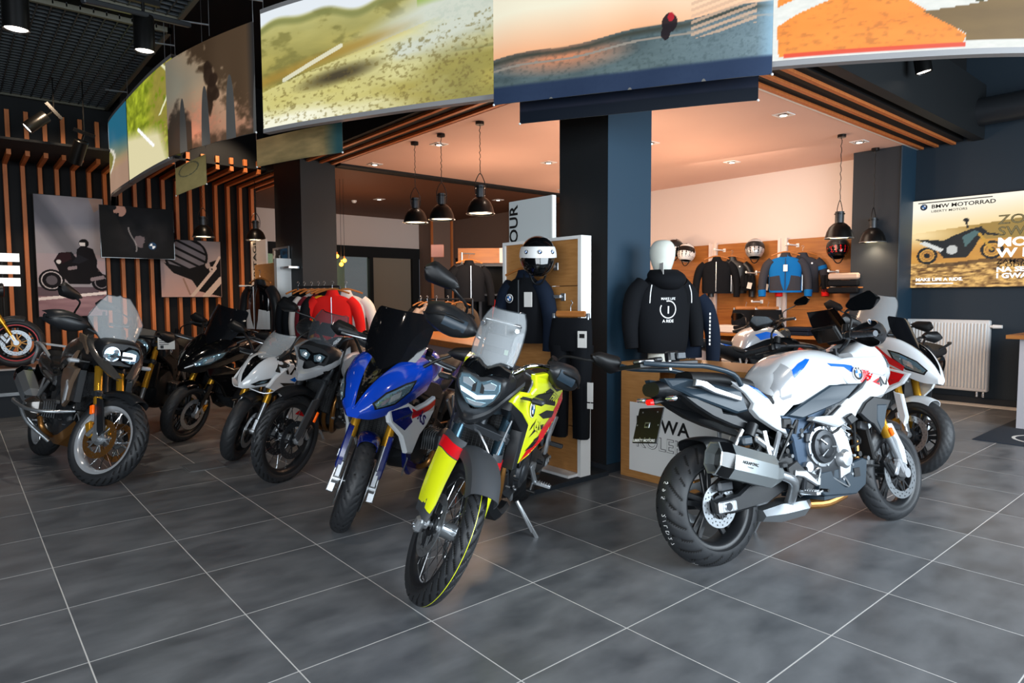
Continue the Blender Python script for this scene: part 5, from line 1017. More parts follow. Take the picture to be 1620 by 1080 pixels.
# ---- white sports crossover, seen from behind and to the right
def bike_xr():
    bk = Bike('white crossover motorcycle with blue red stripes and big silver muffler, seen from its right rear', 3.268, .127, -12.976, 10.386, 2, 1.53, .30, .32, .12, .19)
    wo, to = wheel(bk, 'rear_wheel', 'cast', 'satin_black', None, discs=((-.085, .115),), seg=220); wheel(bk, 'front_wheel', 'cast', 'satin_black', bk.S, discs=((-.078, .16), (.078, .16)), seg=180, carrier='satin_black')
    b = MB(); tr = bvh(to)
    for k, (ch, a) in enumerate([('S', 62), ('9', 69), ('5', 76), ('2', 92), ('/', 97), ('L', 102), ('D', 108), ('2', 114), ('7', 120), ('3', 150), ('6', 154)]):
        a = R(a); n = Vector((-math.sin(a), 0, math.cos(a))); c = Vector((0, -.028, bk.rr))+n*bk.rr; T = text_tris(ch, .032, .0, 'CENTER'); project(b, T, tr, 'white_ink', c, (0, -1, 0) if 0 else n.cross(Vector((0, 1, 0))), (0, 1, 0), n, .001, .05)
    b.build('print', wo, 0)
    b = MB(); rbox(b, (.02, -.115, bk.rr+.10), (.10, .04, .06), 'dark_metal', .012); tube(b, [(.06, -.12, bk.rr+.13), (.16, -.14, bk.rr+.16), (.3, -.12, bk.rr+.12)], .005, 'black', 6, 3); b.build('brake_caliper', wo)
    forks(bk, 'usd', 'gold', 1.02, .80, low='steel', caliper='satin_black', bracket='silver_paint'); fg = []
    for s in (-1, 1):
        b = MB(bk.S); P = [(bk.fk(.62, -.01), .62), (bk.fk(.60, .05), .615), (bk.fk(.45, .065), .46), (bk.fk(.36, .03), .35), (bk.fk(.38, .0), .37), (bk.fk(.50, .025), .51)]; plate(b, P, .135, .03, 'white_paint', s, .006); bk.o(b, 'fork_guard'); b = MB(bk.S); rbox(b, (bk.fk(.56, -.0), s*.14, .565), (.05, .015, .03), 'amber', .005, Matrix.Rotation(R(65), 3, 'Y')); bk.o(b, 'side_reflector')
    fender(bk, 'satin_black', -20, 75)
    chassis(bk, 'column_blue' if 0 else mat('frame_blue_grey', '2e3f52', .35, .5), 'satin_black'); engine_inline(bk); pegs(bk, .50, .33, .30, .50, stand=True); radiator(bk, 1.15, .42, .80)
    exhaust_can(bk, (.34, -.20, .445), (-.125, -.215, .585), .062, .084, 'can_alu', 'gloss_black', 'AKRAPOVIC')
    b = MB(); hull(b, [(.30, [(0, .25), (.09, .25), (.11, .22), (.08, .19), (0, .18)]), (.42, [(0, .28), (.12, .27), (.14, .22), (.1, .17), (0, .165)]), (.62, [(0, .27), (.11, .26), (.13, .22), (.09, .175), (0, .17)]), (.72, [(0, .25), (.05, .25), (.06, .22), (.04, .2), (0, .2)])][::-1], 'steel', 1, 1); tube(b, [(.7, -.03, .22), (.85, -.05, .21), (1.0, -.06, .24)], .03, 'bronze', 14, 3); bk.o(b, 'exhaust_collector', smooth=20)
    # tank, white with a traced shoulder
    T = [(.425, [(0, .86), (.05, .86), (.09, .84), (.11, .81), (.10, .78)]), (.455, [(0, .93), (.07, .925), (.115, .90), (.13, .85), (.12, .80)]), (.49, [(0, .995), (.09, .985), (.14, .93), (.155, .86), (.14, .80)]), (.60, [(0, 1.068), (.10, 1.06), (.165, 1.0), (.178, .90), (.16, .80)]),
         (.74, [(0, 1.106), (.115, 1.095), (.172, 1.035), (.188, .95), (.175, .845)]), (.90, [(0, 1.105), (.12, 1.09), (.175, 1.03), (.192, .96), (.185, .885)]), (1.02, [(0, 1.06), (.12, 1.055), (.172, 1.02), (.192, .955), (.187, .885)]), (1.13, [(0, 1.0), (.12, 1.0), (.165, .99), (.19, .94), (.185, .88)])]
    tk = tank_hull(bk, T, 'white_paint'); tr = bvh(tk)
    for s in (-1, 1): b = MB(); decal_full(b, [(.45, .90), (.495, .985), (.56, 1.035), (.575, .99), (.56, .92), (.54, .84), (.46, .82)], tr, 'silver_paint', s, .003, .013); b.build('tank_pad', tk, 30)
    up = plates(bk, 'side_panel', [(.90, 1.03, .176), (1.068, 1.04, .176), (1.332, 1.037, .165), (1.40, .986, .15), (1.42, .92, .15), (1.30, .905, .185), (1.19, .945, .2), (1.111, .879, .205), (.99, .885, .2), (.93, .95, .196)], .18, .03, 'white_paint')
    lo = plates(bk, 'side_fairing', [(1.186, .941), (1.313, .913), (1.335, .848), (1.265, .796), (1.163, .783), (1.022, .725), (.97, .675), (.832, .648), (.628, .705), (.66, .722), (.786, .718), (.923, .794), (1.082, .857)], .222, .05, 'white_paint', .01)
    plates(bk, 'trim_strip', [(1.10, .885), (1.135, .905), (1.145, .89), (1.06, .83), (.93, .77), (.80, .71), (.78, .72), (.92, .79), (1.05, .855)], .216, .02, 'grey_plastic', .004)
    plates(bk, 'tank_insert', [(.482, .744, .17), (.66, .82, .186), (.837, .888, .2), (1.083, .879, .205), (1.0, .83, .205), (.95, .793, .2), (.598, .718, .18)], .19, .03, 'blue_grey', .008); b = MB()
    tp = plates(bk, 'lower_tank_panel', [(.398, .809, .13), (.437, .86, .14), (.60, .83, .175), (.51, .768, .165), (.475, .745, .16), (.381, .753, .14)], .15, .03, 'white_paint')
    plates(bk, 'belly_pan', [(.689, .408), (.849, .415), (1.063, .45), (1.102, .432), (1.062, .295), (.969, .253), (.702, .277), (.664, .308)], .172, .03, 'blue_grey', .006)
    b = MB(); bx(b, .72, 1.0, -.15, .15, .25, .27, 'blue_grey'); rbox(b, (.99, -.176, .375), (.05, .004, .05), 'black', .001); bk.o(b, 'belly_floor', smooth=0)
    wg = plates(bk, 'winglet', [(1.134, .80), (1.295, .768), (1.28, .755), (1.237, .707), (1.20, .63), (1.153, .577), (1.10, .64), (1.073, .652), (.992, .713), (1.06, .77)], .245, .02, 'satin_black', .006); plates(bk, 'air_intake', [(1.15, .75), (1.24, .745), (1.19, .62), (1.155, .60), (1.13, .66)], .249, .01, 'blue_grey', .004)
    plates(bk, 'small_flap', [(.86, .70), (.92, .72), (.97, .68), (.90, .655)], .25, .02, 'satin_black')
    for s in (-1, 1):
        b = MB(); side = bvh(up[s], tk, lo[s], tp[s])
        decal_full(b, [(.845, 1.015), (1.0, 1.0), (1.06, .99), (1.075, .955), (1.04, .945), (.98, .985), (.87, .995)], side, 'blue_stripe', s); decal_full(b, [(1.095, .985), (1.13, .975), (1.10, .95), (1.09, .955)], side, 'dark_blue', s)
        decal_full(b, [(1.12, .97), (1.20, .945), (1.15, .895), (1.10, .885), (1.085, .90), (1.125, .93)], side, 'red_paint', s); decal_full(b, [(1.17, .885), (1.235, .905), (1.235, .86)], side, 'red_paint', s); decal_full(b, [(1.24, .905), (1.26, .86), (1.24, .85)], side, 'satin_black', s)
        side_text(b, 'XR', .085, 1.275, .865, side, 'satin_black', s, -12, .03); b.build('print', tk, 0); side_roundel(bk, tk, 1.075, .94, side, s, .042)
        b = MB(); decal_full(b, [(.565, .985), (.63, 1.025), (.70, 1.05), (.725, 1.045), (.66, 1.0), (.575, .945)], side, 'blue_stripe', s); b.build('print', tk, 0)
    seat_tail(bk, ((.55, .865), (.42, .875), (.30, .93)), ((.31, .965), (.12, 1.01), (-.07, 1.03)))
    wt = plates(bk, 'tail_panel', [(.147, .959, .125), (.214, .946, .13), (.263, .93, .135), (.321, .907, .14), (.387, .845, .15), (.442, .77, .155), (.496, .636, .155), (.408, .68, .155), (.294, .75, .155), (.254, .798, .15), (.272, .828, .15), (.23, .888, .14)], .15, .04, 'white_paint')
    for s in (-1, 1): b = MB(); tr2 = bvh(wt[s]); decal_full(b, [(.251, .934), (.322, .906), (.387, .845), (.357, .853), (.302, .896)], tr2, 'blue_stripe', s, .002); b.build('print', wt[s], 0)
    plates(bk, 'tail_side', [(-.27, 1.002, .09), (-.152, .99, .13), (.15, .915, .15), (.188, .903, .15), (.221, .794, .155), (.144, .785, .15), (-.063, .865, .14), (-.14, .895, .13), (-.185, .922, .12), (-.243, .95, .1)], .13, .05, 'blue_grey', .01)
    plates(bk, 'tail_side_lower', [(-.2, .91), (-.05, .88), (.054, .85), (.07, .80), (.16, .78), (.30, .70), (.42, .62), (.30, .66), (.119, .723), (-.006, .778), (-.11, .84)], .125, .06, 'satin_black', .01)
    plates(bk, 'case_mount', [(-.139, .984), (-.07, .968), (-.019, .934), (.162, .872), (.154, .848), (-.024, .904), (-.113, .946), (-.152, .949)], .175, .022, 'alu', .004)
    b = MB(); hull(b, [(-.30, [(0, .985), (.05, .98), (.07, .95), (.05, .92), (0, .91)]), (-.12, [(0, 1.0), (.09, .99), (.12, .95), (.1, .88), (0, .84)]), (.15, [(0, .95), (.1, .94), (.13, .88), (.1, .80), (0, .76)]), (.45, [(0, .84), (.08, .83), (.11, .76), (.08, .68), (0, .66)])][::-1], 'satin_black', 2, 2); bk.o(b, 'tail_core')
    for s in (-1, 1):
        b = MB(); tube(b, [(-.40, s*.09, 1.085), (-.30, s*.13, 1.07), (-.13, s*.135, 1.055), (-.02, s*.135, 1.045), (.146, s*.145, .995), (.2, s*.14, .93)], .014, 'blue_grey', 10, 3); bk.o(b, 'grab_rail')
    b = MB(); P = [(-.42, -.09), (-.42, .09), (-.3, .12), (-.05, .10), (-.02, .0), (-.05, -.10), (-.3, -.12)]; plate(b, P, 1.085, .02, 'satin_black', plane='xy'); rbox(b, (-.12, -.05, 1.115), (.06, .03, .04), 'dark_metal', .006); rbox(b, (-.08, .06, 1.12), (.08, .05, .06), 'satin_black', .01); rbox(b, (-.36, -.06, 1.095), (.12, .05, .012), 'alu', .003); rbox(b, (-.3, .0, 1.10), (.05, .2, .025), 'satin_black', .008); cyl(b, (-.24, -.1, 1.04), (-.24, -.1, 1.09), .01, 'alu', n=10); bk.o(b, 'luggage_rack')
    plateholder(bk, -.30, .885, .19, True, True, 'LIBERTY MOTORS'); hugger(bk, 'satin_black', None, -12, 45)
    b = MB(); rbox(b, (.30, -.165, .60), (.18, .03, .035), 'alu', .012, Matrix.Rotation(R(35), 3, 'Y')); cyl(b, (.20, -.15, .66), (.24, -.15, .72), .03, 'satin_black', n=14); rbox(b, (.17, -.15, .64), (.07, .05, .05), 'blue_grey', .01); bar(b, (.1, -.14, .62), (.17, -.14, .7), .018, .02, 'alu'); bk.o(b, 'exhaust_hanger')
    plates(bk, 'heel_guard', [(.56, .44), (.66, .40), (.60, .33), (.50, .30), (.44, .36), (.42, .47), (.50, .50)], .185, .01, 'satin_black'); plates(bk, 'peg_bracket', [(.47, .45), (.55, .44), (.64, .36), (.62, .345), (.52, .405), (.46, .42)], .2, .014, 'alu')
    # nose
    b = MB(); hull(b, [(1.12, [(0, 1.06), (.1, 1.07), (.15, 1.06), (.16, 1.0), (.13, .93)]), (1.32, [(0, 1.14), (.09, 1.14), (.14, 1.09), (.15, 1.0), (.12, .92)]), (1.46, [(0, 1.10), (.07, 1.09), (.12, 1.04), (.13, .97), (.1, .90)]), (1.58, [(0, 1.0), (.04, .99), (.07, .96), (.07, .92), (.05, .88)]), (1.63, [(0, .93), (.01, .93), (.015, .92), (.012, .91), (0, .9)])][::-1], 'white_paint', 4, 3); ns = bk.o(b, 'nose_fairing', smooth=60); tr = bvh(ns)
    for s in (-1, 1):
        b = MB(); decal(b, [(1.56, s*.06, .96), (1.50, s*.10, 1.03), (1.42, s*.12, 1.04), (1.48, s*.12, .96)], tr, 'headlamp', (1, s, .3), .004); b.build('headlight', ns, 0)
    screen(bk, [(1.34, 1.14, .10, .08), (1.25, 1.24, .12, .09), (1.15, 1.355, .10, .06)], 'screen_smoke'); dash(bk, 1.12, 1.20, .085, .055)
    handlebars(bk, 1.155, .425, .22, .07, (-.75, .16), 'satin_black', mtilt=-.15, side=(-1, 1), gx=1.7)
    for s in (-1,):
        b = MB(bk.S); roundel(b, (bk.fk(1.085, -.03)-.075, s*.335, 1.225), .016, (1, 0, 0), (0, .3, 1), (0, s, .3), None); bk.o(b, 'badge')
    return bk

def adv_nose(bk, beakcol, z=1.0, x=1.36, w=.15, beak=None):
    pass

# ---- yellow adventure bike
def bike_yellow():
    bk = Bike('yellow adventure motorcycle with red trim and dark grey front fender, nearest the camera', 3.24, 1.685, -146.7, 13.2, 35, 1.59, .35, .33, .098, .155, 28)
    wheel(bk, 'rear_wheel', 'wire', 'satin_black', None, .23, 'adv', ((-.08, .13),), 120); wheel(bk, 'front_wheel', 'wire', 'satin_black', bk.S, .278, 'adv', ((-.07, .15), (.07, .15)), 260, line=('yellow_paint', .0), carrier='satin_black')
    forks(bk, 'usd', mat('fork_blue_steel', '3d5563', .2, .8), 1.05, .80, .115, 'satin_black', True, None, 'alu'); fender(bk, 'grey_plastic', -38, 66, .088, bk.rf+.045, .06)
    def fguard(s, zs, m, lift):   # panel wrapping the outer front of the fork leg
        b = MB(bk.S); rows = []
        for z, y0, y1 in zs: x = bk.fk(z); rows.append([(x+.085+lift, s*y0, z), (x+.075+lift, s*(y0*.6+y1*.4), z), (x+.045+lift, s*(y0*.2+y1*.8), z), (x+.0, s*(y1+lift), z), (x-.045, s*(y1+.006+lift), z-.012)])
        skin(b, rows, m, 2, 2, .006); return b
    for s in (-1, 1):
        g = fguard(s, ((.74, .07, .145), (.66, .085, .155), (.55, .10, .16), (.45, .108, .158), (.38, .12, .152)), 'grey_plastic', 0).build('fork_guard', bk.root)
        fguard(s, ((.655, .089, .152), (.55, .104, .157), (.46, .112, .155), (.42, .124, .15)), 'yellow_paint', .006).build('yellow_panel', g); fguard(s, ((.71, .078, .149), (.66, .087, .152)), 'red_paint', .007).build('red_panel', g)
        b = MB(bk.S); bar(b, (bk.fk(.56, -.035), s*.15, .56), (bk.fk(.46, -.035), s*.15, .46), .012, .012, 'amber'); b.build('side_reflector', g)
        b = MB(bk.S); rbox(b, (bk.fk(.33), s*.132, .335), (.06, .04, .07), 'alu', .012); 
        for q in (-1, 1): cyl(b, (bk.fk(.33, q*.014), s*.15, .322), (bk.fk(.33, q*.014), s*.157, .322), .009, 'steel', n=10); cyl(b, (bk.fk(.33, q*.014), s*.157, .322), (bk.fk(.33, q*.014), s*.158, .322), .005, 'black', n=8)
        b.build('axle_clamp', g)
    chassis(bk, 'satin_black', 'dark_metal'); engine_inline(bk, 'dark_metal', 'dark_metal', .80, .50, .18); radiator(bk, 1.20, .52, .90, .13); pegs(bk, .60, .36, .38, .56, standcol='alu', bracket='alu', ys=.42); hugger(bk)
    for s in (-1, 1):
        b = MB(); P = [(.30, .72), (.40, .74), (.47, .60), (.46, .50), (.40, .50), (.42, .60)]; plate(b, P, .2, .015, 'alu', s, .004); bk.o(b, 'peg_bracket')
    b = MB(); tube(b, [(1.12, .03, .68), (1.22, .05, .60), (1.22, .06, .46), (1.05, .07, .33), (.85, .06, .30)], .024, 'bronze', 14, 4); tube(b, [(1.10, -.05, .68), (1.2, -.06, .58), (1.2, -.06, .44), (1.03, -.05, .32), (.85, -.02, .30)], .024, 'bronze', 14, 4); bk.o(b, 'exhaust_header')
    b = MB(); hull(b, [(.78, [(0, .26), (.1, .26), (.12, .24), (.1, .2), (0, .19)]), (.98, [(0, .28), (.11, .28), (.13, .26), (.1, .21), (0, .2)]), (1.13, [(0, .40), (.08, .40), (.1, .38), (.07, .34), (0, .33)])][::-1], 'satin_black', 2, 1); bk.o(b, 'skid_plate', smooth=20)
    exhaust_can(bk, (.18, -.19, .62), (-.22, -.22, .74), .05, .07, 'steel')
    T = [(.46, [(0, .87), (.06, .865), (.09, .84), (.1, .81), (.09, .79)]), (.58, [(0, .98), (.08, .97), (.12, .92), (.13, .86), (.12, .81)]), (.78, [(0, 1.05), (.09, 1.04), (.14, .98), (.155, .90), (.14, .84)]), (.98, [(0, 1.07), (.09, 1.06), (.15, 1.0), (.17, .92), (.16, .86)]), (1.13, [(0, 1.04), (.08, 1.03), (.14, .98), (.16, .92), (.15, .87)])]
    tk = tank_hull(bk, T, 'grey_plastic'); y = lambda x: .16+.1*max(0, min(1, (x-.6)/.55))
    sh = plates(bk, 'radiator_shroud', [(1.363, .965, .155), (1.347, .996, .159), (1.303, 1.019, .172), (1.21, 1.006, .198), (1.175, 1.03, .208), (1.20, 1.10, .198), (1.048, 1.104, .233), (.86, 1.04, .25), (.704, .978, .255), (.60, .90, .25), (.72, .80, .252), (.95, .715, .25), (1.10, .655, .225), (1.205, .62, .2), (1.19, .745, .206), (1.175, .838, .209), (1.26, .90, .185)], .25, .03, 'yellow_paint', .008)
    for s in (-1, 1):
        tr = bvh(sh[s]); b = MB()
        decal_full(b, [(.605, .905), (.72, .805), (.95, .72), (1.10, .66), (1.19, .63), (1.12, .70), (.97, .76), (.82, .83), (.70, .90), (.70, .96)], tr, 'red_paint', s); decal_full(b, [(.72, .975), (.90, 1.04), (1.04, 1.09), (.95, 1.02), (.80, .97)], tr, 'grey_plastic', s); decal_full(b, [(.80, 1.0), (.90, 1.04), (.98, 1.07), (.86, .995)], tr, 'red_paint', s, .0025)
        decal_full(b, [(1.115, .975), (.955, 1.008), (.72, .935), (.76, .88), (.95, .915)], tr, 'satin_black', s, .002); side_text(b, 'F900', .06, .80, .915, tr, 'yellow_paint', s, (-14 if s > 0 else 14), .03, 1.1, .0035)
        for P in ([(1.03, .87), (.90, .875), (.76, .85), (.80, .82), (.95, .835)], [(1.13, .76), (1.04, .81), (.92, .80), (.93, .775), (1.04, .78)], [(1.15, .69), (1.06, .74), (.98, .75), (1.06, .70)], [(1.15, .80), (1.12, .83), (1.06, .85), (1.12, .81)]): decal_full(b, P, tr, 'satin_black', s, .002)
        side_text(b, 'GS', .085, 1.04, .785, tr, 'yellow_paint', s, (-22 if s > 0 else 22), .03, 1.3, .0045); b.build('print', sh[s], 0); side_roundel(bk, sh[s], 1.133, .91, tr, s, .042)
    plates(bk, 'shroud_edge', [(1.375, .97, .15), (1.38, .93, .15), (1.28, .86, .17), (1.21, .80, .19), (1.23, .60, .19), (1.20, .60, .2), (1.185, .745, .205), (1.17, .838, .207), (1.26, .91, .183)], .2, .06, 'satin_black', .005)
    seat_tail(bk, ((.60, .88), (.42, .87), (.26, .90)), ((.27, .93), (.08, .95), (-.14, .955)), 'brown_seat', .12); b = MB()
    hull(b, [(-.2, [(0, .92), (.04, .92), (.06, .9), (.04, .87), (0, .86)]), (.1, [(0, .9), (.09, .9), (.11, .85), (.08, .8), (0, .78)]), (.5, [(0, .84), (.1, .84), (.12, .78), (.1, .72), (0, .7)])][::-1], 'satin_black', 2, 2); bk.o(b, 'tail_panel'); plateholder(bk, -.25, .84, .18)
    # front mask, headlight and beak
    b = MB(); hull(b, [(1.22, [(0, 1.06), (.07, 1.06), (.13, 1.04), (.15, .98), (.11, .88)]), (1.36, [(0, 1.13), (.08, 1.12), (.13, 1.08), (.14, 1.0), (.08, .89)]), (1.45, [(0, 1.10), (.08, 1.095), (.125, 1.08), (.12, 1.0), (.06, .905)]), (1.475, [(0, 1.08), (.07, 1.08), (.11, 1.065), (.105, 1.0), (.05, .93)])][::-1], 'satin_black', 2, 2); mk = bk.o(b, 'headlight_mask'); tr = bvh(mk)
    b = MB(); P = [(-.10, 1.07), (-.06, 1.075), (0, 1.05), (.06, 1.075), (.10, 1.07), (.105, 1.03), (.085, .98), (.045, .935), (0, .925), (-.045, .935), (-.085, .98), (-.105, 1.03)]; plate(b, P, 1.487, .02, 'headlamp', plane='yz', ch=.004); h = bk.o(b, 'headlight'); b = MB()
    for P in ([(-.085, 1.055), (-.055, 1.06), (-.02, 1.04), (-.02, 1.015), (-.08, 1.03)], [(.085, 1.055), (.055, 1.06), (.02, 1.04), (.02, 1.015), (.08, 1.03)]): plate(b, P, 1.491, .004, 'lens', plane='yz', ch=.001)
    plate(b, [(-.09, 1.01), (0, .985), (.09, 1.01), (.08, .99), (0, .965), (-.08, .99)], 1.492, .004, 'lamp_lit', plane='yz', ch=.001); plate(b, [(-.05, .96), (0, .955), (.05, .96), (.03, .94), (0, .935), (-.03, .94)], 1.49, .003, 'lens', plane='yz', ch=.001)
    for q in (-1, 1): plate(b, [(q*.012, 1.05), (q*.03, 1.03), (q*.03, 1.0), (q*.012, 1.0)], 1.492, .003, 'black', plane='yz', ch=.001)
    b.build('lamp', h, 0); b = MB(); rows = []
    for yy, zt, xx in ((-.17, 1.06, 1.30), (-.135, 1.0, 1.42), (-.085, .93, 1.50), (-.03, .895, 1.56), (0, .89, 1.575), (.03, .895, 1.56), (.085, .93, 1.50), (.135, 1.0, 1.42), (.17, 1.06, 1.30)): rows.append([(xx-.06, yy*.8, zt+.035), (xx, yy, zt+.012), (xx+.005, yy, zt-.02), (xx-.05, yy*.85, zt-.04), (xx-.16, yy*.8, zt-.035)])
    skin(b, rows, 'satin_black', 3, 2, .004); bk.o(b, 'beak')
    b = MB(); rows = []
    for yy, zt, xx in ((-.12, 1.09, 1.44), (-.06, 1.10, 1.48), (0, 1.075, 1.495), (.06, 1.10, 1.48), (.12, 1.09, 1.44)): rows.append([(xx, yy, zt), (xx-.04, yy*.95, zt+.03), (xx-.1, yy*.9, zt+.05)])
    skin(b, rows, 'gloss_black', 3, 2, .004); bk.o(b, 'headlight_visor')
    screen(bk, [(1.43, 1.10, .105, .05), (1.39, 1.2, .12, .05), (1.34, 1.32, .115, .05), (1.30, 1.39, .085, .04)], 'screen_clear', rim='screen_grey'); b = MB()
    for s in (-1, 1): bar(b, (1.36, s*.085, 1.08), (1.30, s*.085, 1.33), .018, .01, 'satin_black'); cyl(b, (1.34, s*.09, 1.31), (1.36, s*.09, 1.31), .011, 'chrome', n=10); cyl(b, (1.38, s*.09, 1.13), (1.40, s*.09, 1.13), .011, 'chrome', n=10)
    cyl(b, (1.31, -.09, 1.33), (1.31, .09, 1.33), .009, 'alu', n=12); bk.o(b, 'screen_mount'); b = MB(bk.S*1 if 0 else None); rbox(b, (1.30, 0, 1.19), (.04, .15, .16), 'black', .01, Matrix.Rotation(R(-12), 3, 'Y')); rbox(b, (1.322, .0, 1.235), (.006, .13, .06), 'grey_plastic', .002, Matrix.Rotation(R(-12), 3, 'Y')); rbox(b, (1.335, .0, 1.15), (.006, .13, .06), 'grey_plastic', .002, Matrix.Rotation(R(-12), 3, 'Y')); bar(b, (1.34, .055, 1.11), (1.31, .045, 1.25), .02, .006, mat('pale_green', 'a9c8a4', .3)); bk.o(b, 'dashboard')
    handlebars(bk, 1.18, .44, .13, .10, (.10, .16), 'satin_black', barcol='chrome', mtilt=.0, guardglass='blue_grey'); b = MB(bk.S)
    tube(b, [(bk.fk(1.1), .12, 1.12), (bk.fk(1.1)+.1, .14, 1.1), (bk.fk(.9)+.05, .12, .9), (bk.fk(.6)+.02, .1, .6)], .006, 'steel', 8, 4); tube(b, [(bk.fk(.78, .02), -.04, .79), (bk.fk(.75, .08), -.03, .80), (bk.fk(.65, .09), .05, .72), (bk.fk(.5, .03), .07, .55)], .005, 'alu', 8, 4); bk.o(b, 'cable')
    for s in (-1, 1): b = MB(); bar(b, (1.30, s*.15, .99), (1.28, s*.22, .99), .014, .014, 'black'); rbox(b, (1.28, s*.25, .99), (.05, .07, .03), 'dark_metal', .01); bk.o(b, 'turn_signal')
    return bk

def rs_body(bk, c1, c2, scr='screen_smoke', scr_rows=None, trim='black', nose=None, yk=1.):
    N = nose or [(1.10, [(0, 1.05), (.14, 1.08), (.23, 1.05), (.255, .96), (.23, .87)]), (1.28, [(0, 1.02), (.11, 1.06), (.21, 1.03), (.245, .93), (.205, .82)]), (1.45, [(0, .955), (.07, .99), (.15, .97), (.20, .88), (.15, .76)]), (1.58, [(0, .88), (.035, .90), (.09, .88), (.13, .82), (.09, .73)]), (1.67, [(0, .79), (.015, .80), (.035, .79), (.045, .77), (.03, .74)])]
    N = [(x, [(y*yk, z) for y, z in q]) for x, q in N]; b = MB(); hull(b, N[::-1], c1, 4, 3); ns = bk.o(b, 'nose_fairing', smooth=60); tr = bvh(ns); b = MB()
    if yk < 1:
        for s in (-1, 1): decal_full(b, [(1.12, 1.0), (1.30, .90), (1.44, .84), (1.42, .80), (1.12, .90)], tr, 'red_paint', s, .002); decal_full(b, [(1.12, .875), (1.38, .80), (1.36, .77), (1.12, .80)], tr, 'orange_paint', s, .002)
        b.build('stripes', ns, 30); b = MB()
    # central dark channel
    decal(b, [(1.655, 0, .80), (1.60, .02, .87), (1.45, .062, .99), (1.28, .095, 1.05), (1.28, -.095, 1.05), (1.45, -.062, .99), (1.60, -.02, .87)], tr, 'gloss_black', (.5, 0, 1), .003, .02); b.build('center_channel', ns, 30)
    for s in (-1, 1):
        b = MB(); decal(b, [(1.585, s*.08, .79), (1.60, s*.07, .83), (1.53, s*.12, .895), (1.40, s*.19, .95), (1.30, s*.215, .965), (1.36, s*.21, .90), (1.48, s*.17, .82)], tr, 'black', (.65, s*.75, .15), .002, .02); decal(b, [(1.575, s*.085, .80), (1.59, s*.08, .828), (1.525, s*.12, .885), (1.40, s*.19, .938), (1.33, s*.21, .95), (1.375, s*.205, .90), (1.48, s*.165, .832)], tr, 'headlamp', (.65, s*.75, .15), .004, .02)
        decal(b, [(1.52, s*.13, .83), (1.50, s*.14, .875), (1.43, s*.17, .90), (1.45, s*.17, .86)], tr, 'lens', (.65, s*.75, .15), .006, .02); b.build('headlight', ns, 0)
    screen(bk, scr_rows or [(1.38, .98, .12, .06), (1.30, 1.10, .195, .09), (1.22, 1.24, .215, .09), (1.16, 1.335, .205, .08), (1.145, 1.36, .18, .06)], scr); dash(bk, 1.22, 1.12, .08, .05, I4)
    return ns, tr
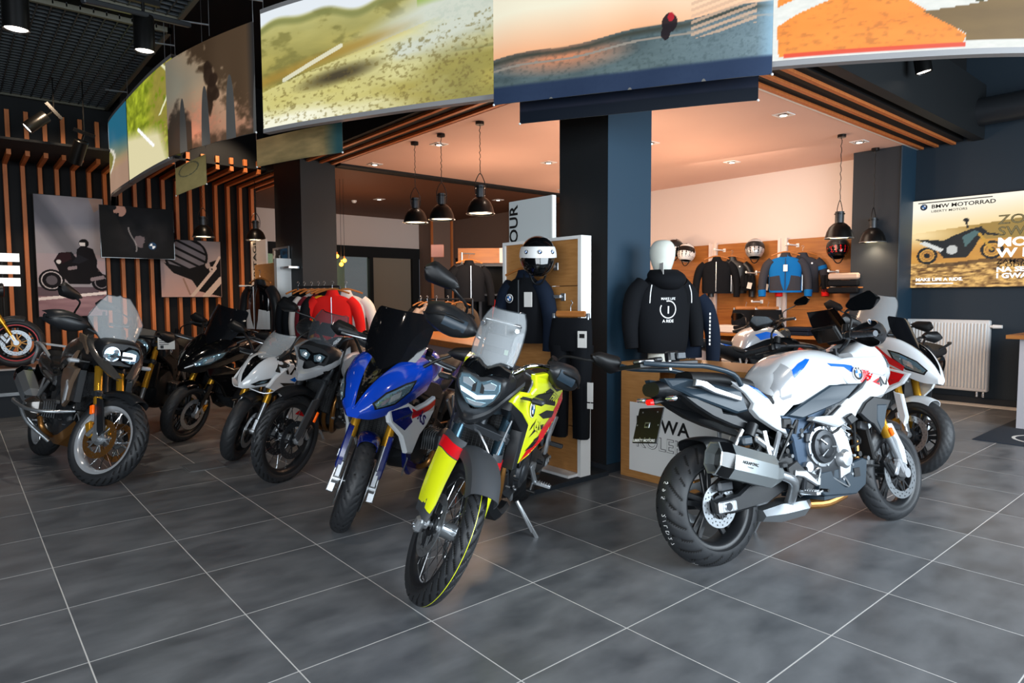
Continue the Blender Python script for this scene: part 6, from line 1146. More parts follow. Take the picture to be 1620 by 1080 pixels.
def bike_rs(label, pose, c1='blue_paint', c2='dark_blue', white='white_paint', red='red_paint', forkcol='gold', boxer=True, fcol=None, decals=True, screenm='screen_smoke', accent=True, brackets=True, rimc='satin_black', seg=150, low='alu', txt='RS', mirr=True, srow=None, yk=1.):
    bk = Bike(label, *pose, 1.53, .30, .32, .122, .18)
    wheel(bk, 'rear_wheel', 'cast', rimc, None, discs=((-.08, .13),), seg=90); wheel(bk, 'front_wheel', 'cast', rimc, bk.S, discs=((-.078, .155), (.078, .155)), seg=seg, pat='road', carrier='satin_black')
    forks(bk, 'usd', forkcol, 1.0, .80, .112, low, True, None if brackets else 'gold', 'alu'); fender(bk, fcol or c2, -18, 52, .072, bk.rf+.014)
    for s in (-1, 1):
        b = MB(bk.S); P = [(bk.fk(.62, -.03), .62), (bk.fk(.60, .04), .61), (bk.fk(.44, .055), .44), (bk.fk(.36, .02), .36), (bk.fk(.40, -.02), .40)]; plate(b, P, .145, .035, fcol or c2, s, .008); g = bk.o(b, 'fork_guard'); b = MB(bk.S); rbox(b, (bk.fk(.42, -.03), s*.148, .43), (.05, .01, .024), 'alu', .003, Matrix.Rotation(R(65), 3, 'Y')); b.build('reflector', g)
        if brackets:
            b = MB(bk.S); bar(b, (bk.fk(.38), s*.118, .38), (bk.fk(.21, -.03), s*.125, .215), .045, .022, 'alu'); 
            for q in (-1, 1): cyl(b, (bk.fk(.21, -.025+q*.013), s*.137, .225), (bk.fk(.21, -.025+q*.013), s*.139, .225), .006, 'black', n=8)
            b.build('bracket', g)
    chassis(bk, 'satin_black', 'satin_black'); (engine_boxer if boxer else engine_inline)(bk); radiator(bk, 1.16, .46, .80, .16); pegs(bk, .46, .37, .25, .52); hugger(bk); exhaust_can(bk, (.25, .19, .42), (-.15, .21, .52), .055, .07, 'alu')
    tk = tank_hull(bk, TANK, c1); ns, tr = rs_body(bk, c1, c2, screenm, srow, yk=yk)
    y = lambda x: float(np.interp(x, [.4, .8, 1.05, 1.25, 1.5], [.2, .24, .24, .22, .15]))
    fp = plates(bk, 'side_fairing', [(p[0], p[1], y(p[0])) for p in [(1.50, .79), (1.31, .81), (1.285, .80), (1.20, .765), (1.05, .78), (.905, .80), (.895, .70), (1.0, .615), (1.10, .565), (1.17, .45), (1.25, .47), (1.32, .59), (1.46, .70)]], .22, .03, white, .01)
    if decals:
        for s in (-1, 1):
            t2 = bvh(fp[s]); b = MB(); decal_full(b, [(1.47, .775), (1.315, .79), (1.25, .745), (1.20, .67), (1.30, .63), (1.44, .71)], t2, c2, s, .002); decal_full(b, [(1.27, .775), (1.20, .745), (1.06, .76), (.915, .785), (.91, .745), (1.08, .70), (1.2, .69)], t2, red, s, .002)
            side_text(b, txt, .09, 1.10, .655, t2, c2, s, (-35 if s > 0 else 35), .03, 1.2, .003); b.build('print', fp[s], 0)
            b = MB(); t3 = bvh(tk); decal_full(b, [(.60, .95), (.70, .90), (.80, .88), (.86, .90), (.74, .97), (.66, 1.01)], t3, white, s, .002); decal_full(b, [(.61, .95), (.70, .91), (.76, .90), (.68, .97), (.64, .985)], t3, red, s, .003); b.build('print', tk, 0); side_roundel(bk, tk, .98, .965, t3, s, .035)
        plates(bk, 'belly_spoiler', [(.70, .30), (.95, .44), (1.08, .42), (1.02, .30), (.92, .22), (.72, .22)], .15, .03, c2)
    else:
        plates(bk, 'belly_spoiler', [(.70, .30), (.95, .40), (1.08, .40), (1.02, .28), (.92, .22), (.72, .22)], .15, .03, 'satin_black'); t3 = bvh(fp[1]); side_roundel(bk, fp[1], 1.1, .72, t3, 1, .03)
    plates(bk, 'knee_panel', [(1.10, .88), (.90, .90), (.66, .84), (.56, .78), (.60, .72), (.80, .76), (1.0, .82)], .175, .04, 'satin_black')
    seat_tail(bk, ((.60, .83), (.42, .82), (.26, .86)), ((.26, .91), (.06, .95), (-.16, .96))); b = MB(); hull(b, [(-.25, [(0, .94), (.04, .94), (.06, .91), (.04, .87), (0, .86)]), (.05, [(0, .92), (.1, .92), (.13, .86), (.09, .78), (0, .76)]), (.45, [(0, .80), (.1, .80), (.12, .74), (.1, .66), (0, .64)])][::-1], c2 if decals else 'satin_black', 2, 2); bk.o(b, 'tail_panel'); plateholder(bk, -.28, .82, .18)
    handlebars(bk, 1.085, .385, .17, .04, (.05, .10), None, mirrors=False)
    clutter(bk, .5, 1.1, .3, .75, .14, 30, 6)
    if mirr: mirrors_fixed(bk, ((1.22, .2, 1.02), (1.08, .36, 1.13)))
    return bk

# ---- bronze and black boxer adventure bike on the left
def bike_gs():
    bk = Bike('brown and black boxer adventure motorcycle with silver spoked wheels beside the platform', .82, 5.55, -81.5, 12.2, 27, 1.52, .345, .335, .125, .17, 26)
    wheel(bk, 'rear_wheel', 'wire', 'silver_paint', None, .232, 'adv', ((-.08, .13),), 120); wheel(bk, 'front_wheel', 'wire', 'silver_paint', bk.S, .258, 'adv', ((-.085, .15), (.085, .15)), 200, disc_m='bronze', carrier='steel')
    forks(bk, 'usd', 'gold', .92, .66, .108, 'steel', True, 'gold', 'alu'); fender(bk, 'satin_black', -30, 55, .085, bk.rf+.03); forkguard(bk, 'satin_black', .135, .38, .64, .07)
    for s in (-1, 1): b = MB(bk.S); rbox(b, (bk.fk(.52, -.02), s*.15, .54), (.07, .02, .035), 'amber', .005, Matrix.Rotation(R(65), 3, 'Y')); bk.o(b, 'side_reflector')
    chassis(bk, 'dark_metal', 'dark_metal'); engine_boxer(bk, .76, .47, 'brown_grey'); pegs(bk, .50, .37, .28, .54); radiator(bk, 1.14, .52, .84, .15); hugger(bk)
    exhaust_can(bk, (.25, -.2, .5), (-.12, -.23, .72), .07, .085, 'alu'); T = [(a-.02, [(y*.95, z+.01) for y, z in p]) for a, p in TANK]; tk = tank_hull(bk, T, 'brown_grey')
    sp = plates(bk, 'side_panel', [(1.10, 1.0, .2), (1.16, .88, .24), (1.30, .86, .23), (1.20, .74, .23), (1.16, .60, .22), (1.04, .54, .21), (.96, .62, .21), (.90, .74, .21), (.86, .84, .2), (.96, .86, .21), (1.02, .95, .2)], .22, .03, 'tan_metal', .012); plates(bk, 'radiator_duct', [(1.16, .86), (1.28, .85), (1.27, .60), (1.13, .60)], .2, .05, 'satin_black'); plates(bk, 'silver_trim', [(1.13, .76), (1.18, .72), (1.17, .60), (1.12, .57)], .236, .012, 'silver_paint')
    # crash bars
    for s in (-1, 1):
        b = MB(); P = [(1.16, s*.14, .52), (1.12, s*.30, .50), (1.0, s*.42, .50), (.72, s*.45, .53), (.58, s*.40, .52), (.60, s*.26, .34), (.74, s*.18, .26)]; tube(b, P, .0135, 'steel', 10, 4); tube(b, [(.86, s*.44, .515), (.84, s*.36, .38), (.86, s*.20, .24)], .0135, 'steel', 10, 4); bk.o(b, 'crash_bar')
    b = MB(); hull(b, [(.60, [(0, .24), (.1, .24), (.14, .26), (.12, .22), (0, .2)]), (.90, [(0, .24), (.12, .25), (.16, .30), (.14, .22), (0, .19)]), (1.12, [(0, .42), (.1, .42), (.12, .44), (.1, .38), (0, .36)])][::-1], 'bronze', 2, 1); bk.o(b, 'skid_plate', smooth=20)
    seat_tail(bk, ((.62, .89), (.42, .86), (.26, .90)), ((.27, .93), (.06, .96), (-.18, .97)), 'seat', .15); b = MB(); hull(b, [(-.25, [(0, .95), (.06, .95), (.1, .9), (.08, .82), (0, .8)]), (.05, [(0, .92), (.13, .92), (.17, .84), (.12, .72), (0, .70)]), (.5, [(0, .84), (.12, .84), (.15, .76), (.12, .66), (0, .64)])][::-1], 'brown_grey', 3, 3); bk.o(b, 'tail_panel')
    for s in (-1, 1): b = MB(); tube(b, [(.18, s*.13, .90), (.0, s*.17, 1.0), (-.2, s*.17, 1.01), (-.3, s*.12, .96), (-.2, s*.16, .82)], .014, 'silver_paint', 10, 4); bk.o(b, 'grab_rail')
    b = MB(); P = [(-.36, -.11), (-.36, .11), (-.02, .13), (-.02, -.13)]; plate(b, P, 1.02, .02, 'silver_paint', plane='xy'); bk.o(b, 'luggage_rack'); plateholder(bk, -.3, .84, .18)
    b = MB(); hull(b, [(1.16, [(0, 1.08), (.1, 1.08), (.16, 1.04), (.18, .98), (.15, .90)]), (1.34, [(0, 1.14), (.1, 1.13), (.155, 1.08), (.165, .99), (.12, .90)]), (1.46, [(0, 1.11), (.1, 1.10), (.145, 1.06), (.145, .98), (.09, .90)]), (1.49, [(0, 1.09), (.09, 1.085), (.13, 1.05), (.13, .98), (.07, .92)])][::-1], 'satin_black', 2, 2); bk.o(b, 'headlight_mask')
    b = MB(); P = [(-.115, 1.065), (-.04, 1.075), (-.01, 1.045), (.10, 1.04), (.125, 1.02), (.11, .955), (.0, .96), (-.03, .94), (-.09, .93), (-.125, .97), (-.13, 1.03)]; P = [(-p[0], p[1]) for p in P]; plate(b, P, 1.50, .02, 'gloss_black', plane='yz', ch=.004); h = bk.o(b, 'headlight'); b = MB(); lathe(b, [(.058, .0), (.055, .008), (.0, .004)], (1.50, .07, 1.0), (1, 0, 0), 'headlamp', 28)
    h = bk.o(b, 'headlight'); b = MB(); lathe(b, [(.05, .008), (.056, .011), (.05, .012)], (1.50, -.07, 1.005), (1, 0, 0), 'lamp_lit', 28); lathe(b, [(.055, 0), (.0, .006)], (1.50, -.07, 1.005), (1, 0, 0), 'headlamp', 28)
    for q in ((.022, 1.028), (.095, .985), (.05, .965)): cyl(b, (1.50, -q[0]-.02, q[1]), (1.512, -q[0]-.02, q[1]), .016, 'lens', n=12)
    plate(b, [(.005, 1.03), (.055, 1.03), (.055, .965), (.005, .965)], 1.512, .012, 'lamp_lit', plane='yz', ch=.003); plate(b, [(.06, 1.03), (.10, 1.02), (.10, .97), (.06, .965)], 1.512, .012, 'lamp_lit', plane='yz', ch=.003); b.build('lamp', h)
    for s in (-1, 1):
        b = MB(); rows = []
        for x, y, z, hh in ((1.18, .16, 1.12, .03), (1.30, .19, 1.06, .035), (1.45, .165, .96, .04), (1.56, .10, .87, .035), (1.62, .05, .82, .012)): rows.append([(x, s*(y-.04), z+hh), (x, s*y, z+hh*.6), (x+.01, s*(y+.006), z-hh*.3), (x, s*(y-.02), z-hh)])
        skin(b, rows, 'brown_grey', 3, 2, .006); bk.o(b, 'beak_side')
        b = MB(); P = [(1.08, 1.14), (1.22, 1.12), (1.36, 1.02), (1.34, .98), (1.2, 1.06), (1.12, 1.07)]; plate(b, P, .2, .02, 'tan_metal', s, .006); bk.o(b, 'side_deflector')
        b = MB(); bar(b, (1.33, s*.105, 1.10), (1.24, s*.1, 1.33), .02, .012, 'satin_black'); bk.o(b, 'screen_mount')
    b = MB(); P = [(1.62, -.04), (1.62, .04), (1.45, .10), (1.3, .12), (1.3, -.12), (1.45, -.10)]; plate(b, [(p[0], p[1], 1.0) for p in P], .86, .02, 'satin_black', plane='xy'); bk.o(b, 'beak')
    b = MB(); G = []
    for xc, zc, w_, cv in ((1.42, 1.10, .12, .06), (1.39, 1.17, .16, .08), (1.33, 1.27, .205, .10), (1.27, 1.38, .15, .06), (1.22, 1.47, .085, .03)): G.append([(xc-cv*abs(u)**2, w_*u, zc+(.012 if abs(u) < .2 else 0)) for u in np.linspace(-1, 1, 9)])
    skin(b, G, 'screen_clear', 3, 1, .004); so = bk.o(b, 'windscreen', smooth=25); so2 = MB(); tube(so2, [g[0] for g in G]+G[-1][1:-1]+[g[-1] for g in G[::-1]], .004, 'screen_grey', 6, 1); so2.build('edge', so)
    b = MB(); rbox(b, (1.22, 0, 1.17), (.05, .18, .09), 'black', .012, Matrix.Rotation(R(-30), 3, 'Y')); bk.o(b, 'dashboard')
    handlebars(bk, 1.14, .45, .16, .08, (.10, .17), 'satin_black', mtilt=.02)
    for s in (-1, 1): b = MB(); bar(b, (1.32, s*.15, .92), (1.30, s*.23, .92), .016, .016, 'black'); rbox(b, (1.30, s*.26, .92), (.05, .08, .032), 'silver_paint', .01); bk.o(b, 'turn_signal')
    return bk

# ---- white and grey middleweight adventure bike
def bike_f850():
    bk = Bike('white and black adventure motorcycle with tall black spoked front wheel, left of the blue one', 3.37, 4.27, -141, 15, -13, 1.59, .352, .33, .095, .155, 28)
    wheel(bk, 'rear_wheel', 'wire', 'satin_black', None, .23, 'adv', ((-.08, .13),), 90); wheel(bk, 'front_wheel', 'wire', 'satin_black', bk.S, .278, 'adv', ((-.07, .15), (.07, .15)), 200, disc_m='dark_metal', carrier='satin_black')
    forks(bk, 'usd', 'dark_metal', 1.05, .80, .115, 'satin_black', True, 'dark_metal', 'alu'); fender(bk, 'satin_black', -25, 45, .07, bk.rf+.05); forkguard(bk, 'grey_plastic', .14, .38, .68, .085)
    for s in (-1, 1): b = MB(bk.S); rbox(b, (bk.fk(.52, -.045), s*.145, .53), (.085, .014, .022), 'amber', .004, Matrix.Rotation(R(62), 3, 'Y')); bk.o(b, 'side_reflector')
    chassis(bk, 'satin_black', 'satin_black'); engine_inline(bk, 'dark_metal', 'dark_metal', .80, .50, .18); radiator(bk, 1.20, .52, .90, .13); pegs(bk); hugger(bk)
    tk = tank_hull(bk, TANK, 'satin_black'); sh = plates(bk, 'radiator_shroud', [(1.40, 1.02), (1.24, 1.06), (.95, 1.07), (.72, .97), (.90, .86), (1.05, .78), (1.18, .80), (1.30, .90)], .22, .03, 'silver_paint', .01); plates(bk, 'lower_shroud', [(1.05, .78), (1.2, .80), (1.26, .70), (1.16, .58), (1.04, .62)], .2, .03, 'satin_black'); b = MB(); decal_full(b, [(1.2, 1.03), (.98, 1.05), (.8, .98), (1.0, .99)], bvh(sh[1]), 'blue_stripe', 1, .002); b.build('print', sh[1], 0)
    seat_tail(bk, ((.60, .88), (.42, .87), (.26, .90)), ((.27, .93), (.08, .95), (-.14, .955)), 'seat', .12); b = MB(); hull(b, [(-.2, [(0, .92), (.04, .92), (.06, .9), (.04, .87), (0, .86)]), (.1, [(0, .9), (.09, .9), (.11, .85), (.08, .8), (0, .78)]), (.5, [(0, .84), (.1, .84), (.12, .78), (.1, .72), (0, .7)])][::-1], 'silver_paint', 2, 2); bk.o(b, 'tail_panel')
    b = MB(); hull(b, [(1.20, [(0, 1.06), (.07, 1.06), (.14, 1.04), (.17, .98), (.14, .90)]), (1.36, [(0, 1.12), (.08, 1.11), (.15, 1.06), (.16, .98), (.10, .89)]), (1.47, [(0, 1.08), (.08, 1.075), (.13, 1.04), (.12, .97), (.06, .89)])][::-1], 'satin_black', 2, 2); bk.o(b, 'headlight_mask')
    b = MB(); plate(b, [(-.12, 1.04), (-.06, 1.05), (0, 1.03), (.06, 1.05), (.12, 1.04), (.10, .98), (.04, .95), (0, .97), (-.04, .95), (-.10, .98)], 1.49, .02, 'gloss_black', plane='yz'); h = bk.o(b, 'headlight'); b = MB()
    for s in (-1, 1): plate(b, [(s*.11, 1.03), (s*.06, 1.04), (s*.015, 1.015), (s*.03, .97), (s*.09, .985)], 1.496, .01, 'headlamp', plane='yz', ch=.002); lathe(b, [(.022, .004), (.0, .01)], (1.495, s*.06, 1.005), (1, 0, 0), 'lens', 16)
    b.build('lamp', h); b = MB(); rows = []
    for yy, zt, xx in ((-.19, 1.05, 1.22), (-.15, .97, 1.40), (-.085, .90, 1.52), (0, .86, 1.64), (.085, .90, 1.52), (.15, .97, 1.40), (.19, 1.05, 1.22)): rows.append([(xx-.06, yy*.8, zt+.05), (xx, yy, zt+.02), (xx+.0, yy, zt-.035), (xx-.06, yy*.8, zt-.045)])
    skin(b, rows, 'silver_paint', 3, 2, .004); bk.o(b, 'beak'); plates(bk, 'beak_inlay', [(1.48, .91), (1.40, .93), (1.38, .90), (1.46, .88)], .135, .02, 'black')
    screen(bk, [(1.43, 1.10, .12, .05), (1.37, 1.22, .15, .06), (1.30, 1.34, .12, .05)], 'screen_grey', rim='black'); dash(bk, 1.26, 1.2)
    handlebars(bk, 1.16, .43, .15, .09, (.08, .14), 'satin_black')
    for s in (-1, 1): b = MB(); tube(b, [(1.34, s*.19, .86), (1.42, s*.22, .97), (1.36, s*.2, 1.1), (1.25, s*.16, 1.16)], .008, 'black', 8, 3); bk.o(b, 'fairing_guard')
    return bk

# ---- white superbike
def bike_rr():
    bk = Bike('white sports motorcycle with black and blue lettering and small clear screen', 3.33, 4.98, -147, 12, 16, 1.45, .30, .32, .122, .19, 24)
    wheel(bk, 'rear_wheel', 'cast', 'satin_black', None, discs=((-.08, .11),), seg=90); wheel(bk, 'front_wheel', 'cast', 'satin_black', bk.S, discs=((-.078, .16), (.078, .16)), seg=150, carrier='satin_black'); forks(bk, 'usd', 'gold', .92, .74, .105, 'steel', True, 'dark_metal', 'alu'); fender(bk, 'satin_black', -20, 60, .075)
    chassis(bk, 'dark_metal', 'satin_black'); engine_inline(bk); pegs(bk, .40, .42, .2, .52); hugger(bk)
    T = [(x-.05, [(y, z-.17) for y, z in p]) for x, p in TANK]; tk = tank_hull(bk, T, 'silver_paint')
    N = [(1.0, [(0, .88), (.12, .90), (.19, .88), (.22, .80), (.20, .70)]), (1.18, [(0, .92), (.1, .94), (.17, .90), (.20, .80), (.18, .68)]), (1.36, [(0, .90), (.06, .91), (.12, .87), (.15, .78), (.12, .69)]), (1.48, [(0, .80), (.03, .81), (.07, .78), (.09, .73), (.07, .68)]), (1.54, [(0, .72), (.01, .72), (.02, .71), (.025, .69), (.02, .67)])]
    b = MB(); hull(b, N[::-1], 'white_paint', 4, 3); ns = bk.o(b, 'nose_fairing', smooth=60); tr = bvh(ns); b = MB(); decal(b, [(1.54, 0, .71), (1.50, .028, .78), (1.36, .055, .90), (1.2, .05, .93), (1.2, -.05, .93), (1.36, -.055, .90), (1.50, -.028, .78)], tr, 'gloss_black', (.6, 0, .8), .003, .02); b.build('center_channel', ns, 30)
    for s in (-1, 1): b = MB(); decal(b, [(1.50, s*.06, .715), (1.44, s*.10, .75), (1.34, s*.14, .77), (1.30, s*.16, .755), (1.38, s*.14, .72), (1.46, s*.09, .70)], tr, 'gloss_black', (.6, s*.8, 0), .003, .02); decal(b, [(1.47, s*.08, .72), (1.42, s*.11, .742), (1.37, s*.135, .75), (1.40, s*.13, .725)], tr, 'headlamp', (.6, s*.8, 0), .005, .02); b.build('headlight', ns, 0)
    y = lambda x: .19+.045*math.sin(max(0, min(1, (x-.6)/.75))*pi)
    fp = plates(bk, 'side_fairing', [(p[0], p[1], y(p[0])) for p in [(1.42, .70), (1.34, .78), (1.18, .90), (.98, .88), (.82, .80), (.84, .66), (.70, .50), (.56, .40), (.55, .28), (.90, .22), (1.06, .30), (1.14, .42), (1.18, .56), (1.28, .64)]], .22, .03, 'white_paint', .01)
    for s in (-1, 1):
        t2 = bvh(fp[s], ns); b = MB(); side_text(b, 'RR', .17, 1.18, .80, t2, 'ink', s, (-12 if s > 0 else 12), .01, 1.5, .004); decal_full(b, [(1.15, .745), (.92, .80), (.90, .76), (1.08, .715)], t2, 'blue_stripe', s, .002); decal_full(b, [(1.28, .73), (1.05, .70), (.90, .73), (.95, .69), (1.2, .68)], t2, 'ink', s, .002); decal_full(b, [(.9, .6), (.75, .48), (.9, .45), (1.05, .5)], t2, 'blue_stripe', s, .002); decal_full(b, [(.85, .44), (.62, .35), (.8, .33), (1.0, .4)], t2, 'red_paint', s, .002); b.build('print', fp[s], 0); side_roundel(bk, fp[s], 1.13, .64, bvh(fp[s]), s, .034)
        b = MB(); t3 = bvh(tk); decal_full(b, [(.62, .86), (.8, .86), (.95, .80), (.78, .78), (.66, .80)], t3, 'ink', s, .002); decal_full(b, [(.58, .80), (.66, .78), (.62, .74)], t3, 'red_paint', s, .002); b.build('print', tk, 0)
    for s in (-1, 1): b = MB(); P = [(1.44, .66), (1.30, .70), (1.28, .66), (1.42, .62)]; rows = [[(1.46, s*.03, .66), (1.42, s*.04, .64)], [(1.42, s*.16, .64), (1.34, s*.16, .63)], [(1.34, s*.25, .68), (1.28, s*.25, .67)]]; skin(b, rows, 'white_paint', 3, 1, .008); bk.o(b, 'winglet')
    screen(bk, [(1.33, .92, .09, .06), (1.22, 1.02, .14, .1), (1.10, 1.12, .12, .08)], 'screen_clear', rim='screen_grey'); dash(bk, 1.14, .96, .07, .045, I4)
    seat_tail(bk, ((.52, .82), (.36, .82), (.2, .87)), ((.2, .93), (.04, .97), (-.14, .99)), 'seat', .12); b = MB(); hull(b, [(-.25, [(0, .98), (.03, .98), (.05, .96), (.03, .92), (0, .92)]), (.05, [(0, .93), (.08, .93), (.11, .88), (.08, .84), (0, .82)]), (.4, [(0, .82), (.09, .82), (.11, .76), (.09, .70), (0, .68)])][::-1], 'white_paint', 2, 2); bk.o(b, 'tail_panel')
    handlebars(bk, .90, .34, .1, .0, None, None, clip=True, mirrors=False); mirrors_fixed(bk, ((1.24, .12, .90), (1.20, .32, 1.08))); return bk

# ---- bikes half hidden behind the others
def bike_naked(label, pose, c1='silver_paint', acc='blue_stripe', screenm=None, tag_=False, tall=False):
    bk = Bike(label, *pose, 1.51, .30, .32, .12, .18); wheel(bk, 'rear_wheel', 'cast', 'satin_black', None, discs=((-.08, .13),), seg=80); wheel(bk, 'front_wheel', 'cast', 'satin_black', bk.S, discs=((-.078, .155), (.078, .155)), seg=90, pat='road')
    forks(bk, 'usd', 'gold', 1.0, .8, .105, 'steel'); fender(bk, 'satin_black', -20, 60); chassis(bk); engine_boxer(bk); pegs(bk); hugger(bk); radiator(bk, 1.12, .5, .78, .14)
    tk = tank_hull(bk, [(x, [(y, z-.04) for y, z in p]) for x, p in TANK], c1); t3 = bvh(tk)
    for s in (-1, 1): b = MB(); decal_full(b, [(.62, .95), (.8, .98), (1.0, .94), (.85, .9), (.68, .88)], t3, acc, s, .002); b.build('print', tk, 0); side_roundel(bk, tk, .98, .9, t3, s, .035)
    seat_tail(bk, ((.58, .82), (.42, .81), (.26, .85)), ((.26, .90), (.06, .93), (-.18, .95)), 'seat', .13); b = MB(); hull(b, [(-.28, [(0, .94), (.04, .94), (.06, .92), (.04, .89), (0, .88)]), (.05, [(0, .90), (.09, .90), (.12, .85), (.08, .79), (0, .77)]), (.45, [(0, .80), (.1, .80), (.12, .74), (.1, .66), (0, .64)])][::-1], 'satin_black', 2, 2); tl = bk.o(b, 'tail_panel'); plateholder(bk, -.3, .84, .18)
    for s in (-1, 1): b = MB(); decal_full(b, [(.0, .90), (.2, .88), (.3, .84), (.15, .84)], bvh(tl), acc, s, .002); decal_full(b, [(-.05, .92), (.0, .905), (.12, .85), (.08, .86)], bvh(tl), 'white_paint', s, .003); b.build('print', tl, 0)
    b = MB(); lathe(b, [(0, -.1), (.06, -.09), (.09, -.04), (.095, .02), (.085, .03)], (1.34, 0, .94), (1, 0, 0), 'satin_black', 28); lathe(b, [(.085, .03), (.07, .04), (0, .045)], (1.34, 0, .94), (1, 0, 0), 'headlamp', 28); bk.o(b, 'headlight'); dash(bk, 1.26, 1.08)
    if screenm: screen(bk, [(1.40, 1.02, .1, .05), (1.33, 1.14, .13, .06), (1.24, 1.28, .10, .04)], screenm)
    handlebars(bk, 1.09, .41, .17, .05, (.03, .17)); return bk
def bike_scooter():
    bk = Bike('large black touring scooter with tall clear screen in front of the radiator', 8.45, .95, 172, 9, 8, 1.55, .28, .27, .12, .15, 26, cat='scooter', name='scooter'); wheel(bk, 'rear_wheel', 'cast', 'satin_black', None, .19, discs=((-.07, .12),), seg=80); wheel(bk, 'front_wheel', 'cast', 'satin_black', bk.S, .19, discs=((-.07, .13),), seg=90)
    forks(bk, 'conv', 'chrome', .75, .62, .1, 'satin_black'); fender(bk, 'satin_black', -30, 70)
    b = MB(); hull(b, [(-.28, [(0, .80), (.06, .80), (.1, .74), (.08, .66), (0, .62)]), (-.05, [(0, .80), (.15, .79), (.21, .68), (.17, .50), (0, .45)]), (.35, [(0, .76), (.16, .75), (.23, .60), (.2, .38), (0, .32)]), (.62, [(0, .60), (.14, .58), (.22, .46), (.2, .30), (0, .24)]), (.85, [(0, .42), (.14, .40), (.24, .34), (.22, .22), (0, .18)]), (1.08, [(0, .52), (.13, .50), (.24, .42), (.2, .26), (0, .22)])][::-1], 'gloss_black', 4, 3); bk.o(b, 'body', smooth=60)
    b = MB(); hull(b, [(1.02, [(0, .98), (.12, .98), (.22, .90), (.24, .70), (.20, .42)]), (1.18, [(0, 1.0), (.11, .99), (.2, .90), (.23, .70), (.18, .45)]), (1.36, [(0, .94), (.08, .93), (.15, .86), (.17, .72), (.12, .58)]), (1.50, [(0, .80), (.03, .80), (.06, .76), (.07, .70), (.04, .65)])][::-1], 'gloss_black', 4, 3); ns = bk.o(b, 'front_fairing', smooth=60); tr = bvh(ns)
    for s in (-1, 1): b = MB(); decal(b, [(1.46, s*.06, .76), (1.38, s*.12, .84), (1.30, s*.15, .84), (1.40, s*.12, .74)], tr, 'headlamp', (.7, s*.7, .2), .004, .03); b.build('headlight', ns, 0)
    screen(bk, [(1.30, .98, .14, .06), (1.22, 1.15, .19, .08), (1.12, 1.36, .17, .06), (1.08, 1.44, .12, .04)], 'screen_clear', rim='screen_grey'); b = MB(); hull(b, [(-.16, [(0, .90), (.1, .895), (.15, .86), (.14, .80), (0, .78)]), (.12, [(0, .88), (.13, .875), (.17, .84), (.15, .77), (0, .74)]), (.22, [(0, .93), (.12, .92), (.15, .86), (.13, .78), (0, .74)]), (.30, [(0, .81), (.12, .80), (.17, .78), (.15, .72), (0, .7)]), (.60, [(0, .77), (.12, .765), (.15, .74), (.13, .68), (0, .66)])][::-1], 'seat', 3, 3); bk.o(b, 'seat', smooth=60)
    for s in (-1, 1): b = MB(); tube(b, [(.0, s*.14, .86), (-.18, s*.16, .93), (-.28, s*.1, .92)], .014, 'satin_black', 10, 3); bk.o(b, 'grab_rail')
    handlebars(bk, 1.08, .37, .17, .02, (.12, .14)); pegs(bk, .9, .30, pas=False); exhaust_can(bk, (.2, -.2, .32), (-.2, -.22, .38), .06, .07, 'satin_black'); return bk

xr = bike_xr(); clutter(xr, .45, 1.15, .34, .74, .15, 44, 3); clutter(xr, .12, .5, .4, .68, .12, 24, 5); clutter(xr, 1.02, 1.25, .3, .75, .13, 20, 8)
ye = bike_yellow(); clutter(ye, .45, 1.1, .3, .8, .15, 44, 4)
bike_rs('bright blue sports touring motorcycle with gold forks and tall black screen', (3.26, 2.84, -143.3, 10.8, 25), seg=200)
clutter(bike_gs(), .5, 1.2, .35, .85, .16, 36, 9); clutter(bike_f850(), .5, 1.2, .35, .85, .14, 30, 10); bike_rr()
bike_rs('glossy black sports touring motorcycle with smoked screen below the engine poster', (3.27, 6.14, -149, 12, 3), 'gloss_black', 'gloss_black', 'gloss_black', 'gloss_black', decals=False, brackets=False, low='steel')

bike_naked('black and grey naked motorcycle with blue tail stripe behind the white crossover', (6.95, 2.45, -10, 10, 6), 'silver_paint')
bike_rs('white motorcycle with red stripes and dark screen facing right behind the crossover', (6.76, 1.49, -118, 10, 8), 'white_paint', 'red_paint', red='orange_paint', boxer=False, fcol='white_paint', brackets=False, low='gold', txt='M', seg=150, yk=.72, srow=[(1.40, .99, .08, .04), (1.30, 1.10, .12, .07), (1.20, 1.22, .11, .06), (1.17, 1.25, .09, .05)])
bike_scooter()
bike_naked('dark naked motorcycle with a white price tag between the brown and black bikes', (2.25, 7.1, -120, 10, 5), 'satin_black', 'grey_plastic')
hb_ = onz(27, 543, .89); BX0, BY0 = float(hb_[0])-1.45, float(hb_[1]); bp = Bike('black motorcycle with red rim stripe on the platform at the left edge', BX0, BY0, 3, 6, -6, 1.45, z0=.592); wheel(bp, 'front_wheel', 'cast', 'satin_black', bp.S, pat='road', discs=((-.078, .155), (.078, .155)), stripe='red_paint', seg=120, carrier='bronze'); wheel(bp, 'rear_wheel', 'cast', 'satin_black', None, pat='road', discs=((-.08, .13),), stripe='red_paint', seg=80)
forks(bp, 'usd', 'gold', 1.0, .8, .105, 'gold', bracket='alu', caliper='steel'); fender(bp, 'satin_black', -20, 60); chassis(bp); engine_boxer(bp); tank_hull(bp, TANK, 'satin_black'); seat_tail(bp); handlebars(bp, 1.08, .38, .15); b = MB(bp.S); rbox(b, (bp.fk(.62, -.02), -.14, .60), (.06, .02, .04), 'amber', .006); bp.o(b, 'side_reflector'); b = MB(); lathe(b, [(0, -.08), (.07, -.06), (.09, .03), (.08, .04), (0, .045)], (1.32, 0, .95), (1, 0, 0), 'satin_black', 24); lathe(b, [(.078, .042), (0, .05)], (1.32, 0, .95), (1, 0, 0), 'amber', 24); bp.o(b, 'headlight')
